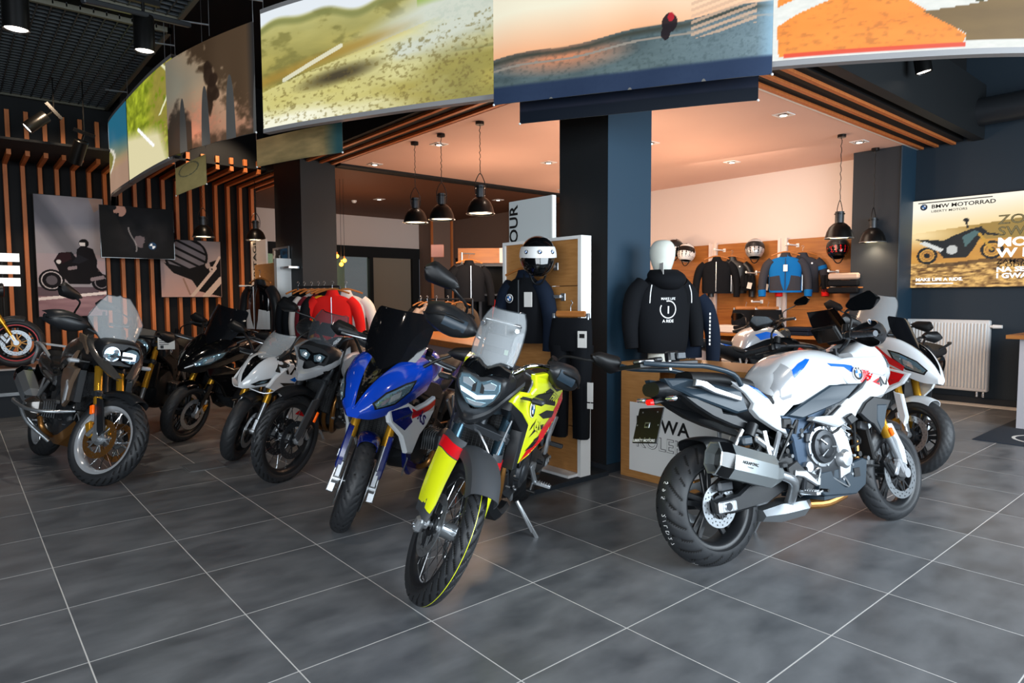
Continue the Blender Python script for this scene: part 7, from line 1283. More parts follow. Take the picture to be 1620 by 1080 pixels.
# ---------------------------------------------------------------- clothing shop: garments, helmets, stands
def ringmesh(b, rings, m, n=20, pw=2.4, k=3, cap=True):
    """rings: (cx, cy, z, rx, ry)"""
    G = []
    for cx, cy, z, rx, ry in rings:
        row = []
        for j in range(n+1):
            a = 2*pi*j/n; c, s = math.cos(a), math.sin(a); row.append((cx+rx*math.copysign(abs(c)**(2/pw), c), cy+ry*math.copysign(abs(s)**(2/pw), s), z))
        G.append(row)
    cols = [catmull(c, k) for c in zip(*G)]; G = [list(r) for r in zip(*cols)]
    if cap is not None:
        for i, r in enumerate(G):
            for j, p in enumerate(r): q = math.sin(j*2*pi/n*5+i*.35)*.004+math.sin(j*2*pi/n*3-i*.22)*.005; p = np.array(p); c0 = np.mean(r, 0); d = p-c0; L = np.linalg.norm(d)+1e-6; r[j] = tuple(p+d/L*q)
    gridmesh(b, G, m, True)
    if cap: b.add(G[0][:-1], [tuple(range(n))], m); b.add(G[-1][:-1], [tuple(range(n))], m)
def hanger(t, m='wood', w=.2, hook=True):
    b = MB(); tube(b, [(-w, 0, -.075), (-w*.5, 0, -.04), (0, 0, -.02), (w*.5, 0, -.04), (w, 0, -.075)], .011, m, 8, 3)
    if hook: tube(b, [(0, 0, -.02), (0, 0, .03), (.018, 0, .055), (0, 0, .075), (-.018, 0, .06)], .003, 'steel', 6, 3)
    b.build('hanger', t)
def jacket(lab, loc, rz, m='fabric_black', m2=None, m3=None, sc=1., group='jackets on hangers', slim=1., name='jacket', hg=True, long=.64, tagc=None, cuff=None, arm=.34, logo=False, stripe=None):
    """origin: hanger hook; front looks along local -y"""
    t = thing(name, lab, 'jacket', loc, (0, 0, rz), group); t.scale = (sc, sc, sc); w = .235*slim; m2 = m2 or m
    b = MB(); ringmesh(b, [(0, 0, -.045, .055, .045), (0, .0, -.09, .07, .05), (0, 0, -.115, w*.62, .055), (0, 0, -.16, w*.92, .07), (0, 0, -.25, w, .085), (0, 0, -.42, w*.98, .09), (0, 0, -long+.05, w*1.0, .085), (0, 0, -long, w*.97, .08)], m); to = b.build('torso', t, 60)
    for s in (-1, 1):
        b = MB(); P = [(s*w*.8, 0, -.15), (s*(w+.03), 0, -.24), (s*(w+arm*.24), -.01, -.42), (s*(w+arm*.27), -.03, -.60), (s*(w+arm*.26), -.04, -.70)]
        tube(b, P, [.062, .07, .062, .056, .05], m2, 12, 4); sl = b.build('sleeve', t, 60)
        if cuff: b = MB(); tube(b, [P[3], P[4]], [.059, .054], cuff, 12, 2); b.build('cuff', sl)
        if stripe: b = MB(); tube(b, [Vector(P[1])+Vector((0, 0, .0)), Vector(P[1]).lerp(Vector(P[2]), .3)], [.073, .071], stripe, 12); b.build('sleeve_band', sl)
    b = MB(); ringmesh(b, [(0, .0, -.035, .06, .05), (0, 0, -.075, .075, .055), (0, 0, -.1, .09, .06)], m2, 16, 2, 2, None); b.build('collar', t, 60)
    b = MB(); bx(b, -.004, .004, -.094, -.088, -long+.03, -.12, 'steel' if not m3 else m3); b.build('zip', t, 0)
    if m3:
        b = MB(); tr = bvh(to)
        for s in (-1, 1): T = tess([(s*.02, -long+.03), (s*w*.95, -long+.03), (s*w*.95, -.40), (s*.08, -.38), (s*.06, -.5)], .04); project(b, T, tr, m3, (0, 0, 0), (1, 0, 0), (0, 0, 1), (0, -1, 0), .003, .5)
        b.build('panel', t, 0)
    if tagc: b = MB(); bx(b, -.03, .03, -.105, -.1, -.32, -.22, 'paper'); b.build('price_tag', t, 0)
    if logo:
        for s in (-1, 1): b = MB(); ball(b, (s*w*.55, -.085, -.2), .014, 'white_ink', 8, (1, .3, 1)); b.build('badge', t)
    if hg: hanger(t)
    return t
def trousers(lab, loc, rz, m='fabric_black', L=.8, tagc=True, stripe=None, wd=.2, wood=True):
    t = thing('trousers', lab, 'trousers', loc, (0, 0, rz), 'riding trousers on hangers'); b = MB(); ringmesh(b, [(0, 0, -.06, wd*.95, .05), (0, 0, -.12, wd, .06), (0, 0, -.25, wd*1.05, .075), (0, 0, -.30, wd*1.0, .07)], m)
    for s in (-1, 1): ringmesh(b, [(s*wd*.5, 0, -.26, wd*.52, .07), (s*wd*.52, 0, -.5, wd*.44, .065), (s*wd*.54, 0, -.7, wd*.38, .06), (s*wd*.55, 0, -L, wd*.36, .05)], m, 14)
    b.build('legs', t, 60); b = MB(); rbox(b, (0, 0, -.03), (wd*1.5, .02, .045), 'wood', .008); tube(b, [(0, 0, -.02), (0, 0, .03), (.015, 0, .05), (0, 0, .07)], .003, 'steel', 6, 3); 
    for s in (-1, 1): rbox(b, (s*wd*.85, 0, -.05), (.02, .03, .05), 'steel', .004)
    b.build('hanger', t)
    if tagc: b = MB(); bx(b, .1, .17, -.09, -.085, -.27, -.15, 'paper'); bx(b, .115, .155, -.092, -.09, -.2, -.17, 'ink'); b.build('price_tag', t, 0)
    if stripe:
        b = MB(); bx(b, .17, .215, -.075, -.07, -.66, -.52, 'paper'); bx(b, .17, .215, -.0755, -.0705, -.71, -.67, 'paper'); b.build('reflector_patch', t, 0)
    return t
def helmet(lab, loc, rz, shell='gloss_black', visor='screen_smoke', r=.135, acc=None, tilt=0, vis_white=False):
    """looks along local -y"""
    t = thing('helmet', lab, 'helmet', loc, (tilt, 0, rz), 'motorcycle helmets'); b = MB(); G = []
    N, Mx = 18, 28
    def sp(i, j, k=1.):
        th = pi*(.0+.80*i/N); a = 2*pi*j/Mx; x = math.sin(th)*math.sin(a); y = -math.sin(th)*math.cos(a)*1.18; z = math.cos(th)
        chin = max(0, -y)*max(0, -z); y -= chin*.35; z -= chin*.28; return (x*r*k*.92, y*r*k, z*r*k*1.02)
    G = [[sp(i, j) for j in range(Mx+1)] for i in range(N+1)]; gridmesh(b, G, shell); b.build('shell', t, 60)
    b = MB(); V_ = [[sp(i, j, 1.02) for j in [x-7 for x in range(15)]] for i in (7.9, 8.6, 9.3, 10.1, 10.9, 11.7)]; gridmesh(b, V_, visor); v = b.build('visor', t, 60)
    b = MB(); inner = [[sp(i, j, .93) for j in range(0, Mx+1, 2)] for i in (N-4, N-1, N)]; gridmesh(b, inner, 'fabric_black'); tube(b, [sp(N, 7, .9), (.03, 0, -r*1.35), (-.03, 0, -r*1.35), sp(N, 21, .9)], .008, 'black', 6, 3); b.build('lining', t, 60)
    if acc:
        b = MB()
        for j0 in (3, 19): gridmesh(b, [[sp(i, j, 1.006) for j in (j0, j0+1.5, j0+3, j0+4.5, j0+6)] for i in (3+.0, 6, 9, 12, 15)][::1], acc)
        gridmesh(b, [[sp(i, j, 1.008) for j in (-4, -2, 0, 2, 4)] for i in (11.2, 12.5, 14, 15.5)], acc); gridmesh(b, [[sp(i, j, 1.008) for j in (-2, -1, 0, 1, 2)] for i in (1, 2.5, 4, 5.5)], acc); b.build('stripe', t, 60)
    if vis_white:
        b = MB(); 
        for j in (-3.4, 0, 3.4):
            c = Vector(sp(9.8, j, 1.03)); n = c.normalized(); u = Vector((0, 0, 1)).cross(n).normalized(); roundel(b, c, .016, u, n.cross(u), n, None, 'ink')
        b.build('sticker', v, 0)
    return t
def folded(lab, c, s, m, n=1, rz=0, group='folded clothes on the shop shelves'):
    b = MB(); M = Matrix.Rotation(rz, 3, 'Z')
    for k in range(n): rbox(b, (c[0], c[1], c[2]+s[2]*(k+.5)/n), (s[0], s[1], s[2]/n*.94), m, .012, M)
    return tag(b.build('folded_clothes', None, 40), lab, 'clothes', group)
# counter with the collection sign
t = thing('display_counter', 'low wooden display counter with a white lettered front panel by the column', 'counter', (4.29, 1.1, 0)); b = MB(); m_ = noisy('wood_x', 'a4703c', 'bd8850', (2, 2, 16), 4, (.42, .52), bump=.1)
y0, y1 = -.54, .54
bx(b, 0, .55, y1-.09, y1, 0, .91, m_); bx(b, 0, .55, y0, y0+.05, 0, .91, m_); bx(b, 0, .55, y0+.05, y1-.09, 0, .06, m_); bx(b, 0, .55, y0+.05, y1-.09, .60, .64, m_); bx(b, .0, .55, y0+.05, y1-.09, .88, .91, m_); bx(b, .5, .55, y0+.05, y1-.09, .06, .88, m_); bx(b, 0, .02, y1-.36, y1-.09, .64, .88, m_)
b.build('body', t, 0); b = MB(); bx(b, -.003, .012, y0+.05, y1-.09, .06, .60, 'white_plain'); pn = b.build('front_panel', t, 0); b = MB()
flat_text(b, 'NOWA', .14, (-.006, y1-.155, .40), (0, -1, 0), (0, 0, 1), 'ink', .022, 'LEFT', 1.05)
for dx in (0, ): flat_text(b, 'KOLEKCJA', .14, (-.005, y1-.155, .26), (0, -1, 0), (0, 0, 1), 'ink', .026, 'LEFT', 1.0, 1.05); flat_text(b, 'KOLEKCJA', .14, (-.0075, y1-.155, .26), (0, -1, 0), (0, 0, 1), 'white_plain', -.0, 'LEFT', 1.0, 1.05)
b.build('lettering', pn, 0)
for k, y in enumerate((1.02, .78)): b = MB(); rbox(b, (4.5, y, .70), (.3, .18, .11), 'white_plain', .01); tag(b.build('white_box', None, 0), 'plain white box on the counter shelf, %s' % ('nearer the column' if k == 0 else 'nearer the motorcycle'), 'box')
# mannequin torso in a black hoodie
mc = onx(1047, 500, 4.56); mx, my = 4.56, float(mc[1])
t = thing('mannequin', 'white faceless mannequin bust standing on the wooden counter', 'mannequin', (mx, my, .91)); b = MB(); ringmesh(b, [(0, 0, .0, .12, .1), (0, 0, .02, .12, .1), (0, 0, .3, .12, .09), (0, 0, .55, .14, .09), (0, 0, .66, .06, .06), (0, 0, .70, .055, .055)], 'mannequin', 20, 2, 3, None); b.build('bust', t, 60); b = MB(); ringmesh(b, [(0, 0, .66, .06, .062), (.0, 0, .71, .062, .066), (0, 0, .76, .074, .085), (0, 0, .83, .085, .105), (0, 0, .90, .08, .10), (0, 0, .945, .05, .065), (0, 0, .955, .01, .01)], 'mannequin', 24, 2, 3, None); b.build('head', t, 60)
b = MB(); M = Matrix.Rotation(R(-38), 3, 'Z'); rbox(b, (-.10, -.065, .725), (.004, .13, .09), 'paper', .001, M); 
for q in range(3): rbox(b, Vector((-.103, -.069, .745-.02*q)), (.004, .08-.02*q, .006), 'ink', .0005, M)
b.build('neck_label', t, 0)
ang = R(-128)   # its back is turned to the camera
t2 = thing('hoodie', 'black hoodie with a round white print on its back, worn by the mannequin', 'hoodie', (mx, my, 1.62), (0, 0, R(-20))); b = MB(); ringmesh(b, [(0, 0, -.02, .085, .085), (0, 0, -.06, .12, .10), (0, 0, -.11, .185, .12), (0, 0, -.2, .235, .135), (0, 0, -.38, .225, .135), (0, 0, -.55, .215, .14), (0, 0, -.64, .20, .13)], 'fabric_black', 28, 2.2); to = b.build('torso', t2, 60)
for s in (-1, 1): b = MB(); tube(b, [(s*.17, 0, -.10), (s*.255, .0, -.2), (s*.30, -.02, -.40), (s*.30, -.05, -.60)], [.07, .075, .065, .05], 'fabric_black', 14, 4); b.build('sleeve', t2, 60)
b = MB(); ringmesh(b, [(-.0, -.02, .01, .11, .10), (0, -.05, -.03, .15, .13), (0, -.07, -.08, .15, .13), (0, -.05, -.14, .10, .11), (0, -.03, -.16, .02, .02)], 'fabric_black', 24, 2, 3, None); b.build('hood', t2, 60); b = MB(); tr = bvh(to)
T = []; r0, r1 = .062, .07
for k in range(24):
    if 7 <= k <= 9: continue
    A, B2 = 2*pi*k/24, 2*pi*(k+1)/24; p = [(r0*math.cos(A), r0*math.sin(A)), (r1*math.cos(A), r1*math.sin(A)), (r1*math.cos(B2), r1*math.sin(B2)), (r0*math.cos(B2), r0*math.sin(B2))]; T += [(p[0], p[1], p[2]), (p[0], p[2], p[3])]
T += [[(p[0], p[1]-.03) for p in q] for q in text_tris('1', .08, .02)]+[[(p[0]+.0, p[1]+.075) for p in q] for q in text_tris('MAKE LIFE', .026, .01)]+[[(p[0]+.0, p[1]-.1) for p in q] for q in text_tris('A RIDE', .032, .02)]
T2 = [[(p[0]-.03, p[1]-.30) for p in q] for q in T]; project(b, T2, tr, 'white_ink', (0, 0, 0), (1, 0, 0), (0, 0, 1), (0, -1, 0), .0035, .6)
for s in (-1, 1):
    P = [(s*.17, -.12, -.11), (s*.185, -.127, -.17), (s*.19, -.125, -.25)]; tube(b, P, .004, 'white_ink', 6, 2)
b.build('print', t2, 0)
t3 = jacket('navy shirt with white vertical lettering hanging behind the mannequin', (mx+.30, my-.0, 1.56), R(-60), 'fabric_navy', hg=False, slim=.6, name='shirt'); b = MB(); 
for k in range(9): rbox(b, (.21, -.11, -.28-.03*k), (.012, .004, .02), 'white_ink', .001)
b.build('lettering', t3, 0)
# gondola stand with touring sign, helmet, jacket and trousers
GX = 3.89; t = thing('gondola_stand', 'tall wooden boarded stand with white edge left of the big column', 'display stand', (GX, 2.1, 0)); b = MB(); bx(b, .0, .11, 1.70-2.1, 1.735-2.1, .0, 1.885, 'white_plain'); bx(b, .0, .11, 2.6-2.1, 2.63-2.1, 0, 1.885, 'white_plain'); bx(b, 0, .11, -.365, .5, 1.86, 1.885, 'white_plain'); b.build('frame', t, 0)
for k in range(5): b = MB(); rbox(b, (.03, .0675, .045+.19+k*.363), (.03, .86, .358), m_, .003); b.build('board', t, 0)
b = MB(); bx(b, -.55, .3, -.42, .55, 0, .035, 'wall_dark'); bx(b, -.1, .02, -.365, .5, .035, .055, 'white_plain'); b.build('base', t, 0)
b = MB()
for yy, zz, ll in ((-.12, 1.66, .22), (-.2, 1.42, .10)): rbox(b, (.01, yy, zz), (.01, .05, .06), 'alu', .003); tube(b, [(0, yy, zz), (-ll, yy+.04, zz-.06 if zz > 1.5 else zz)], .011, 'alu', 8)
bx(b, -.11, -.09, -.28, -.12, 1.415, 1.435, 'alu'); b.build('hook', t, 30)
t = thing('hanging_sign', 'white vertical sign lettered TOUR beside the helmet', 'sign', (4.0, 2.4, 1.0)); b = MB(); bx(b, 0, .035, -.26, .27, .0, 1.245, mat('sign_pale', 'c9cfcf', .5)); bx(b, -.002, .04, -.275, -.26, 0, 1.245, 'white_plain'); b.build('panel', t, 0); b = MB(); flat_text(b, '& TOUR', .150, (-.004, .155, .66), (0, 0, 1), (0, 1, 0), 'ink', .02, 'LEFT', 1.0); b.build('lettering', t, 0)
hp = onx(851, 405, 3.60); helmet('black helmet with a white stickered visor hanging on the boarded stand', tuple(hp), R(-38), 'gloss_black', 'white_plain', .148, None, R(4), True)
jp = onx(833, 420, 3.72); tj = jacket('black jacket with white price tag and round badge under the helmet', (float(jp[0]), float(jp[1])+.02, float(jp[2])-.0), R(-78), 'fabric_black', 'fabric_navy', sc=.95, hg=True, slim=.75)
b = MB(); roundel(b, (-.08, -.11, -.27), .036, (1, 0, 0), (0, 0, 1), (0, -1, 0)); b.build('badge', tj); b = MB(); rbox(b, (.12, -.12, -.28), (.08, .004, .12), 'paper', .001); b.build('price_tag', tj, 0)
tp_ = onx(903, 490, 3.74); trousers('black riding trousers clipped to a wooden hanger on the boarded stand', (float(tp_[0]), float(tp_[1]), float(tp_[2])), R(-72), 'fabric_black', .95, True, True, .165)
# wall of jackets and helmets
def wallpt(px, py, X=10.15): return tuple(float(v) for v in onx(px, py, X))
def rail(lab, px, py, L_=.3, X=10.40, axis='x'):
    c = onx(px, py, X); b = MB(); cyl(b, (0, 0, 0), (-L_, 0, 0), .012, 'white_plain', n=10); rbox(b, (-.0, 0, 0), (.02, .05, .06), 'white_plain', .004); rbox(b, (-L_-.005, 0, .01), (.012, .03, .035), 'white_plain', .003); o = b.build('display_rail'); o.location = tuple(c); return tag(o, lab, 'rail', 'white display rails on the jacket wall')
for lab, px, py in (('white rail holding the black jackets', 1146, 396), ('white rail holding the blue jacket', 1262, 388), ('white rail with gloves right of the black jackets', 1196, 432), ('white rail with gloves left of the blue jacket', 1212, 431), ('white rail with gloves right of the blue jacket', 1325, 430), ('white rail over the hanging trousers', 1205, 477)): rail(lab, px, py)
for lab, px, dy, X, m, kw in (('black textile riding jacket, front one of the black pair', 1134, 0, 10.02, 'fabric_black', dict(logo=False, tagc=False)), ('glossy black riding jacket behind the textile one', 1158, 0, 10.2, 'satin_black', dict(logo=True))):
    p = wallpt(px, 403, X); jacket(lab, p, R(-62), m, sc=1.0, group='jackets on the wooden wall', **kw)
p = wallpt(1243, 396, 10.0); jacket('bright blue and grey riding jacket with white tag', p, R(-62), 'fabric_blue', 'fabric_grey', 'fabric_grey', 1., 'jackets on the wooden wall', tagc=True, cuff='fabric_blue')
p = wallpt(1270, 396, 10.2); jacket('dark grey riding jacket with red and blue cuffs', p, R(-62), 'fabric_grey', 'fabric_grey', None, 1., 'jackets on the wooden wall', logo=True, cuff='fabric_red', stripe='fabric_blue')
helmet('white and black helmet on the wood wall right of the mannequin head', wallpt(1086, 400, 10.2), R(-75), 'white_plain', 'screen_smoke', .165, 'gloss_black', R(-15)); helmet('red and black helmet on the wood wall under the pendant lamp', wallpt(1325, 392, 10.2), R(-55), 'gloss_black', 'satin_black', .165, 'red_paint', R(-15))
helmet('grey and black helmet on the wood wall between the jackets', wallpt(1194, 394, 10.2), R(-62), 'silver_paint', 'satin_black', .165, 'gloss_black', R(-15)); helmet('black helmet half hidden behind the mannequin head', wallpt(1068, 392, 10.2), R(-70), 'gloss_black', 'satin_black', .16, 'white_plain', R(-10))
for lab, px, py, m, n in (('black gloves hanging right of the black jackets', 1186, 440, 'fabric_black', 4), ('black and white gloves hanging left of the blue jacket', 1212, 442, 'fabric_black', 3), ('black gloves hanging right of the blue jacket', 1318, 440, 'fabric_black', 5)):
    t = thing('gloves', lab, 'gloves', wallpt(px, py, 10.15), (0, 0, R(-62)), 'gloves on the jacket wall')
    for k in range(n):
        b = MB(); ox = (k-n/2)*.05; tube(b, [(ox, 0, .05), (ox, 0, -.05), (ox+.01, 0, -.14)], [.028, .036, .034], m, 8, 2)
        for f in range(4): tube(b, [(ox-.02+.016*f, 0, -.13), (ox-.018+.016*f, -.01, -.21+.01*abs(f-1.5))], [.009, .007], m, 6)
        tube(b, [(ox-.03, 0, -.07), (ox-.05, -.01, -.13)], [.011, .008], m, 6); b.build('glove', t)
    b = MB(); rbox(b, (.0, -.05, -.12), (.07, .003, .1), 'paper', .001, Matrix.Rotation(R(12), 3, 'Y')); b.build('price_tag', t, 0)
for k, (px, lab) in enumerate(((1180, 'black trousers with white lettering left on the trouser rail'), (1215, 'plain black trousers right on the trouser rail'))): p = wallpt(px, 484, 10.05); trousers(lab, p, R(-62), 'fabric_black', .62, k == 0, None, .21)
p = onx(1340, 437, 10.1); b = MB()
for k, m in enumerate(('fabric_tan', 'fabric_black', 'fabric_black')): rbox(b, (float(p[0]), float(p[1]), float(p[2])-.0-.1*k), (.3, .42, .09), m, .02)
tag(b.build('folded_clothes', None, 40), 'pile of tan and black caps right of the gloves under the red helmet', 'clothes'); b = MB(); p = onx(1345, 455, 10.2); rbox(b, (10.2, float(p[1]), float(p[2])), (.4, .5, .02), 'wood', .003); tag(b.build('wall_shelf', None, 0), 'small wooden wall shelf under the pile of caps', 'shelf')
# low shelf unit below the jackets
t = thing('shelf_unit', 'low wooden shelf unit under the jacket wall', 'shelf', (9.62, 3.6, 0)); b = MB(); bx(b, 0, .72, -1.35, 1.1, .80, .84, 'wood_y'); bx(b, 0, .72, -1.35, 1.0, .62, .65, 'shop_white'); bx(b, 0, .72, .96, 1.0, 0, .65, 'shop_white'); bx(b, 0, .72, -1.35, -1.31, 0, .8, 'wood_y'); bx(b, .1, .72, -1.35, .96, .30, .33, 'wood_y'); bx(b, .69, .72, -1.3, 1.0, 0, .8, 'wood_y'); bx(b, 0, .04, .1, .14, 0, .62, 'shop_white'); b.build('body', t, 0)
for k, (y, z, m, n, lab) in enumerate([(4.15, .84, 'fabric_white', 1, 'white folded shirts on the shelf unit top'), (3.75, .84, 'fabric_black', 2, 'black folded clothes on the shelf unit top'), (2.95, .84, 'fabric_navy', 2, 'navy folded jeans on the shelf unit top'), (3.95, .33, 'fabric_white', 4, 'stack of pale folded shirts in the lower compartment'), (3.45, .33, 'fabric_black', 3, 'dark folded stack in the lower compartment'), (2.9, .33, 'fabric_tan', 4, 'tan folded stack in the lower compartment')]): folded(lab, (9.93, y, z), (.42, .42, .12 if n < 3 else .2), m, n)
# clothes rack with red leathers
RC0 = dep(520, 455, 9.2); RR_ = (RT*np.array((1, 1, 0))); RR_ /= np.linalg.norm(RR_); rz = math.atan2(RR_[1], RR_[0])
def rackline(c, L1, L2, z, lab, tz=0):
    t = thing('clothes_rack', lab, 'clothes rack', (float(c[0]), float(c[1]), 0), (0, 0, rz)); b = MB(); cyl(b, (-L1, .1, z), (L2, -.25, z), .014, 'dark_metal', n=10); b.build('rail', t)
    for x, y in ((-L1, .1), (L2, -.25)): b = MB(); cyl(b, (x, y, .02), (x, y, z), .016, 'dark_metal', n=10); rbox(b, (x, y, .02), (.05, .5, .03), 'dark_metal', .005); b.build('upright', t)
    return t
rk = rackline(RC0, .46, .22, 1.58, 'dark metal clothes rack behind the small adventure bike'); 
def onrack(c, u, v, z): q = np.array(c)+RR_*u+np.array((FW[0], FW[1], 0))*v; return (float(q[0]), float(q[1]), z)
for u, v, m, m2, a, lab, kw in ((-.42, .12, 'fabric_green', 'fabric_black', 62, 'dark green jacket at the left end of the rack with red leathers', {}), (-.33, .08, 'fabric_black', None, 64, 'black jacket second from the left on the rack with red leathers', {}), (-.22, .02, 'fabric_white', None, 62, 'white jacket third from the left on the rack with red leathers', {}), (-.12, -.04, 'fabric_maroon', None, 60, 'maroon jacket with white band on the rack', dict(stripe='fabric_white')), (-.03, -.1, 'fabric_yellow', 'fabric_black', 55, 'yellow and black jacket next to the red leathers', {}), (.26, -.2, 'fabric_white', 'fabric_white', 8, 'white jacket behind the red leathers', {}), (.12, -.3, 'fabric_red', 'fabric_red', 5, 'bright red leather racing jacket with white cuffs at the front of the rack', dict(cuff='fabric_white'))):
    jacket(lab, onrack(RC0, u*1.1, v, 1.57), rz+R(a), m, m2, None, 1.13, 'jackets on the rack behind the bikes', **kw)
# racks and table in the middle of the shop
RC1 = dep(700, 480, 9.6); z1 = float(RC1[2]); rackline(RC1, .35, .45, 1.40, 'clothes rack with tan and black clothes in the middle of the shop')
for u, v, m, lab, a in ((-.32, .05, 'fabric_black', 'black trousers left on the middle rack', 60), (-.22, .0, 'fabric_tan', 'pale tan jacket on the middle rack, left one', 55), (-.08, -.05, 'fabric_tan', 'pale tan jacket on the middle rack, right one', 50), (.08, .0, 'fabric_black', 'black jacket on the middle rack', 55), (.26, -.1, 'fabric_brown', 'brown jacket at the right end of the middle rack', 40)): jacket(lab, onrack(RC1, u, v, 1.38), rz+R(a), m, None, None, .95, 'jackets on the middle rack')
p = dep(742, 408, 10.2); jacket('black jacket hung high above the middle rack', tuple(float(v) for v in p), rz+R(20), 'fabric_black', sc=1.05)
b = MB(); cyl(b, (0, 0, .0), (0, 0, float(p[2])+.09), .015, 'steel', n=8); cyl(b, (0, 0, float(p[2])+.08), (.25, 0, float(p[2])+.08), .01, 'steel', n=8); bx(b, -.2, .2, -.15, .15, 0, .02, 'dark_metal'); o = b.build('garment_stand'); o.location = (float(p[0])-.02, float(p[1])+.16, 0); tag(o, 'steel stand carrying the high black jacket', 'stand')
t = thing('wooden_table', 'orange brown wooden table top on a pale base behind the blue bike', 'table', (5.9, 4.75, 0)); b = MB(); Pt = [onz(668, 520, .95), onz(716, 517, .95), onz(785, 540, .95), onz(800, 553, .95), onz(760, 548, .95), onz(666, 533, .95)]; plate(b, [(float(q[0])-5.9, float(q[1])-4.75) for q in Pt], .95, .07, 'wood', ch=.004, plane='xy'); b.build('table_top', t, 0); cc = sum(np.array(q) for q in Pt)/6; b = MB(); plate(b, [((float(q[0])-cc[0])*.93+cc[0]-5.9, (float(q[1])-cc[1])*.93+cc[1]-4.75) for q in Pt], .88, .87, mat('pale_base', '8d8488', .5), plane='xy'); b.build('base', t, 0)
# tall open shelving with wooden header at the back
S0 = dep(770, 470, 11.0); t = thing('open_shelving', 'dark open shelving with lit wooden header behind the touring sign', 'shelf', (float(S0[0]), float(S0[1]), 0), (0, 0, rz)); b = MB()
for x in (-.45, -.1, .3, .7): bx(b, x-.02, x+.02, -.2, .2, 0, 1.95, 'grey_plastic')
for z in (.5, 1.0, 1.45, 1.93): bx(b, -.47, .72, -.2, .2, z, z+.03, 'grey_plastic')
bx(b, -.47, .72, .18, .2, 0, 1.95, 'ceiling_dark'); b.build('frame', t, 0); b = MB(); bx(b, -.45, .75, -.25, -.2, 1.98, 2.22, 'wood'); bx(b, .22, .28, -.26, -.25, 1.98, 2.22, 'shop_white'); b.build('header', t, 0)
for x, z, m, lab in ((.12, 1.15, 'fabric_red', 'red'), (-.28, 1.15, 'fabric_black', 'black'), (.5, 1.15, 'fabric_black', 'dark')):
    c = S0+RR_*x; b = MB(); rbox(b, (0, 0, 0), (.05 if lab == 'red' else .25, .3, .5), m, .02); o = b.build('hanging_clothes', None, 40); o.location = (float(c[0]), float(c[1]), z); o.rotation_euler = (0, 0, rz); tag(o, '%s clothes hanging in the open shelving%s' % (lab, '' if lab == 'red' else (' left compartment' if x < 0 else ' right compartment')), 'clothes')
b = MB(); c = dep(692, 397, 11.5); rbox(b, (0, 0, 0), (.22, .08, .22), mat('pink_box', 'd8a090', .5), .01); o = b.build('wall_speaker', None, 0); o.location = tuple(float(v) for v in c); o.rotation_euler = (0, 0, rz); tag(o, 'small pale wall box left of the wooden header', 'wall box')
# warm filament bulbs in the office window
for k, (px, py) in enumerate(((540, 418), (545, 412), (533, 405))):
    c = dep(px, py, 11.2); t = thing('filament_bulb', 'warm glowing filament bulb, %s of three' % ('lowest', 'middle', 'leftmost')[k], 'lamp', tuple(float(v) for v in c)); b = MB(); ball(b, (0, 0, 0), .035, 'bulb_warm', 10); b.build('bulb', t); b = MB(); cyl(b, (0, 0, .03), (0, 0, .07), .015, 'bronze', n=8); cyl(b, (0, 0, .06), (0, 0, 3.42-float(c[2])), .003, 'black', n=5); b.build('cord', t)
light('POINT', 'filament_glow', tuple(float(v) for v in dep(538, 408, 11.0)), 12, (1, .45, .15), .05)
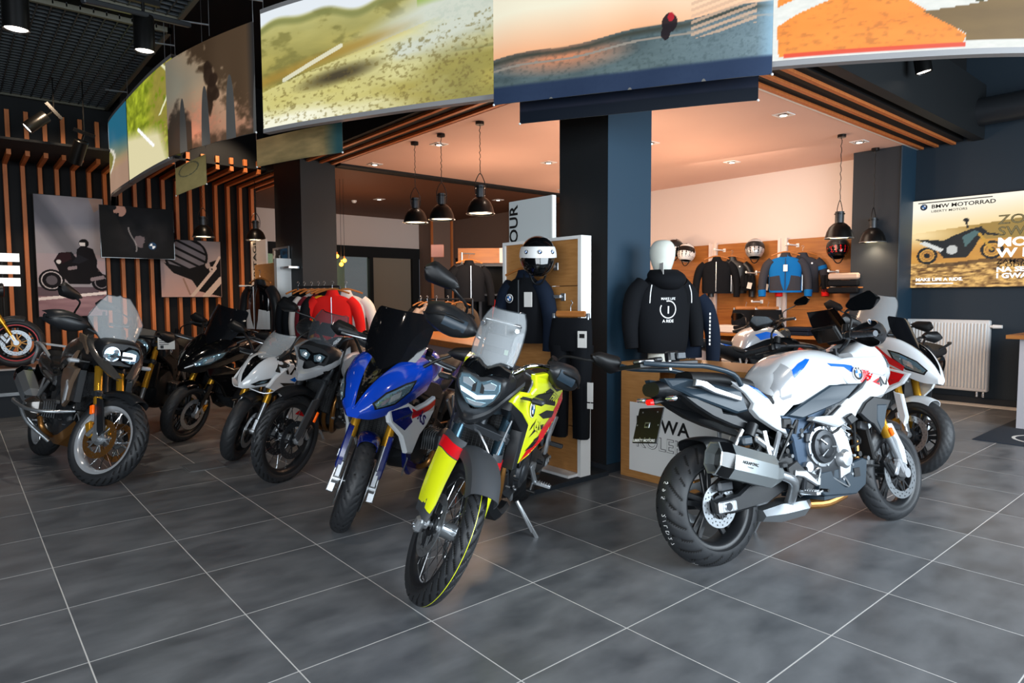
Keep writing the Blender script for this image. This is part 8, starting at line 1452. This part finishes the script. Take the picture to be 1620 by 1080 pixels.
# second gondola at the left column, with a racing suit
X2 = 4.0; a_ = onx(405, 430, X2); c_ = onx(440, 430, X2); yL, yR = float(a_[1]), float(c_[1])
t = thing('gondola_stand', 'narrow wooden boarded stand with white edge left of the far column', 'display stand', (X2, yR, 0)); b = MB(); bx(b, -.02, .2, 0, .1, 0, 2.02, 'white_plain'); b.build('frame', t, 0)
for k in range(4): b = MB(); rbox(b, (.03, .1+(yL-yR)/2, .25+k*.49), (.03, (yL-yR), .485), m_, .003); b.build('board', t, 0)
b = MB(); bx(b, -.1, .25, 0, yL-yR+.15, 0, .06, 'wall_dark'); cyl(b, (0, (yL-yR)*.9, 1.62), (-.3, (yL-yR)*.9, 1.62), .012, 'white_plain', n=8); b.build('base', t, 0)
t = thing('hanging_sign', 'white vertical sign with grey lettering ending in AGE by the far column', 'sign', (X2+.08, yR, 1.2)); s0 = onx(398, 430, X2+.08); s1 = onx(420, 378, X2+.08); b = MB(); bx(b, 0, .03, float(s1[1])-yR, float(s0[1])-yR, .3, float(s1[2])-1.2, 'shop_white'); b.build('panel', t, 0); b = MB(); flat_text(b, 'HERITAGE', .2, (-.004, float(s0[1])-yR-.25, .35), (0, 0, 1), (0, 1, 0), 'ink', .02, 'LEFT', .9); b.build('lettering', t, 0)
p = onx(411, 437, 3.7); jacket('black leather jacket with white sleeve stripes on the narrow stand', tuple(float(v) for v in p), R(-75), 'gloss_black', 'satin_black', 'white_plain', 1.25)
t = thing('picture_frame', 'small framed blue and white picture on a shelf of the far column', 'picture frame', (4.19, 8.2, 1.88)); q0, q1 = onx(434, 425, 4.19), onx(458, 389, 4.19); yy0, yy1, zz0, zz1 = float(q1[1])-8.2, float(q0[1])-8.2, float(q0[2])-1.88, float(q1[2])-1.88
b = MB(); bx(b, -.02, 0, yy0, yy1, zz0, zz1, 'steel'); b.build('frame', t, 0)
print_grid('print', lambda u, v: np.stack([0*u-.023, yy1-.03-u*(yy1-yy0-.06), zz0+.03+v*(zz1-zz0-.06)], -1), 40, 50, lambda u, v: mixc(mixc(c3('10141a'), c3('2a6a94'), fbm(u, v, 4, 3)*(u > .5)*1.6), c3('e8e8e8'), ((fbm(u, v, 9, 8, 3, .4) > .5)&(u < .5)&(v > .35))*.95), 'print_gloss', t)
b = MB(); bx(b, -.16, 0, yy0-.35, yy1+.02, zz0-.03, zz0, 'steel'); b.build('shelf', t, 0)
# price tag hung on the dark bike
c = dep(263, 543, 6.6); b = MB(); rbox(b, (0, 0, 0), (.16, .004, .12), 'paper', .001); 
for k in range(3): rbox(b, (-.02, -.003, .03-.02*k), (.09, .002, .006), 'ink', .0005)
rbox(b, (-.04, -.003, -.035), (.03, .002, .03), 'grey_plastic', .0005); o = b.build('price_tag', None, 0); o.location = tuple(float(v) for v in c); o.rotation_euler = (0, 0, rz+R(8)); tag(o, 'white perforated price tag on the dark motorcycle behind the brown one', 'tag')
# steel floor hatch
b = MB(); c = onz(322, 737); M = Matrix.Rotation(R(0), 3, 'Z'); rbox(b, (float(c[0]), float(c[1]), .0005), (.30, .30, .004), 'steel', .001); rbox(b, (float(c[0]), float(c[1]), .002), (.27, .27, .004), 'tile', .001); tag(b.build('floor_hatch', None, 0), 'small square metal framed floor hatch among the tiles', 'hatch')
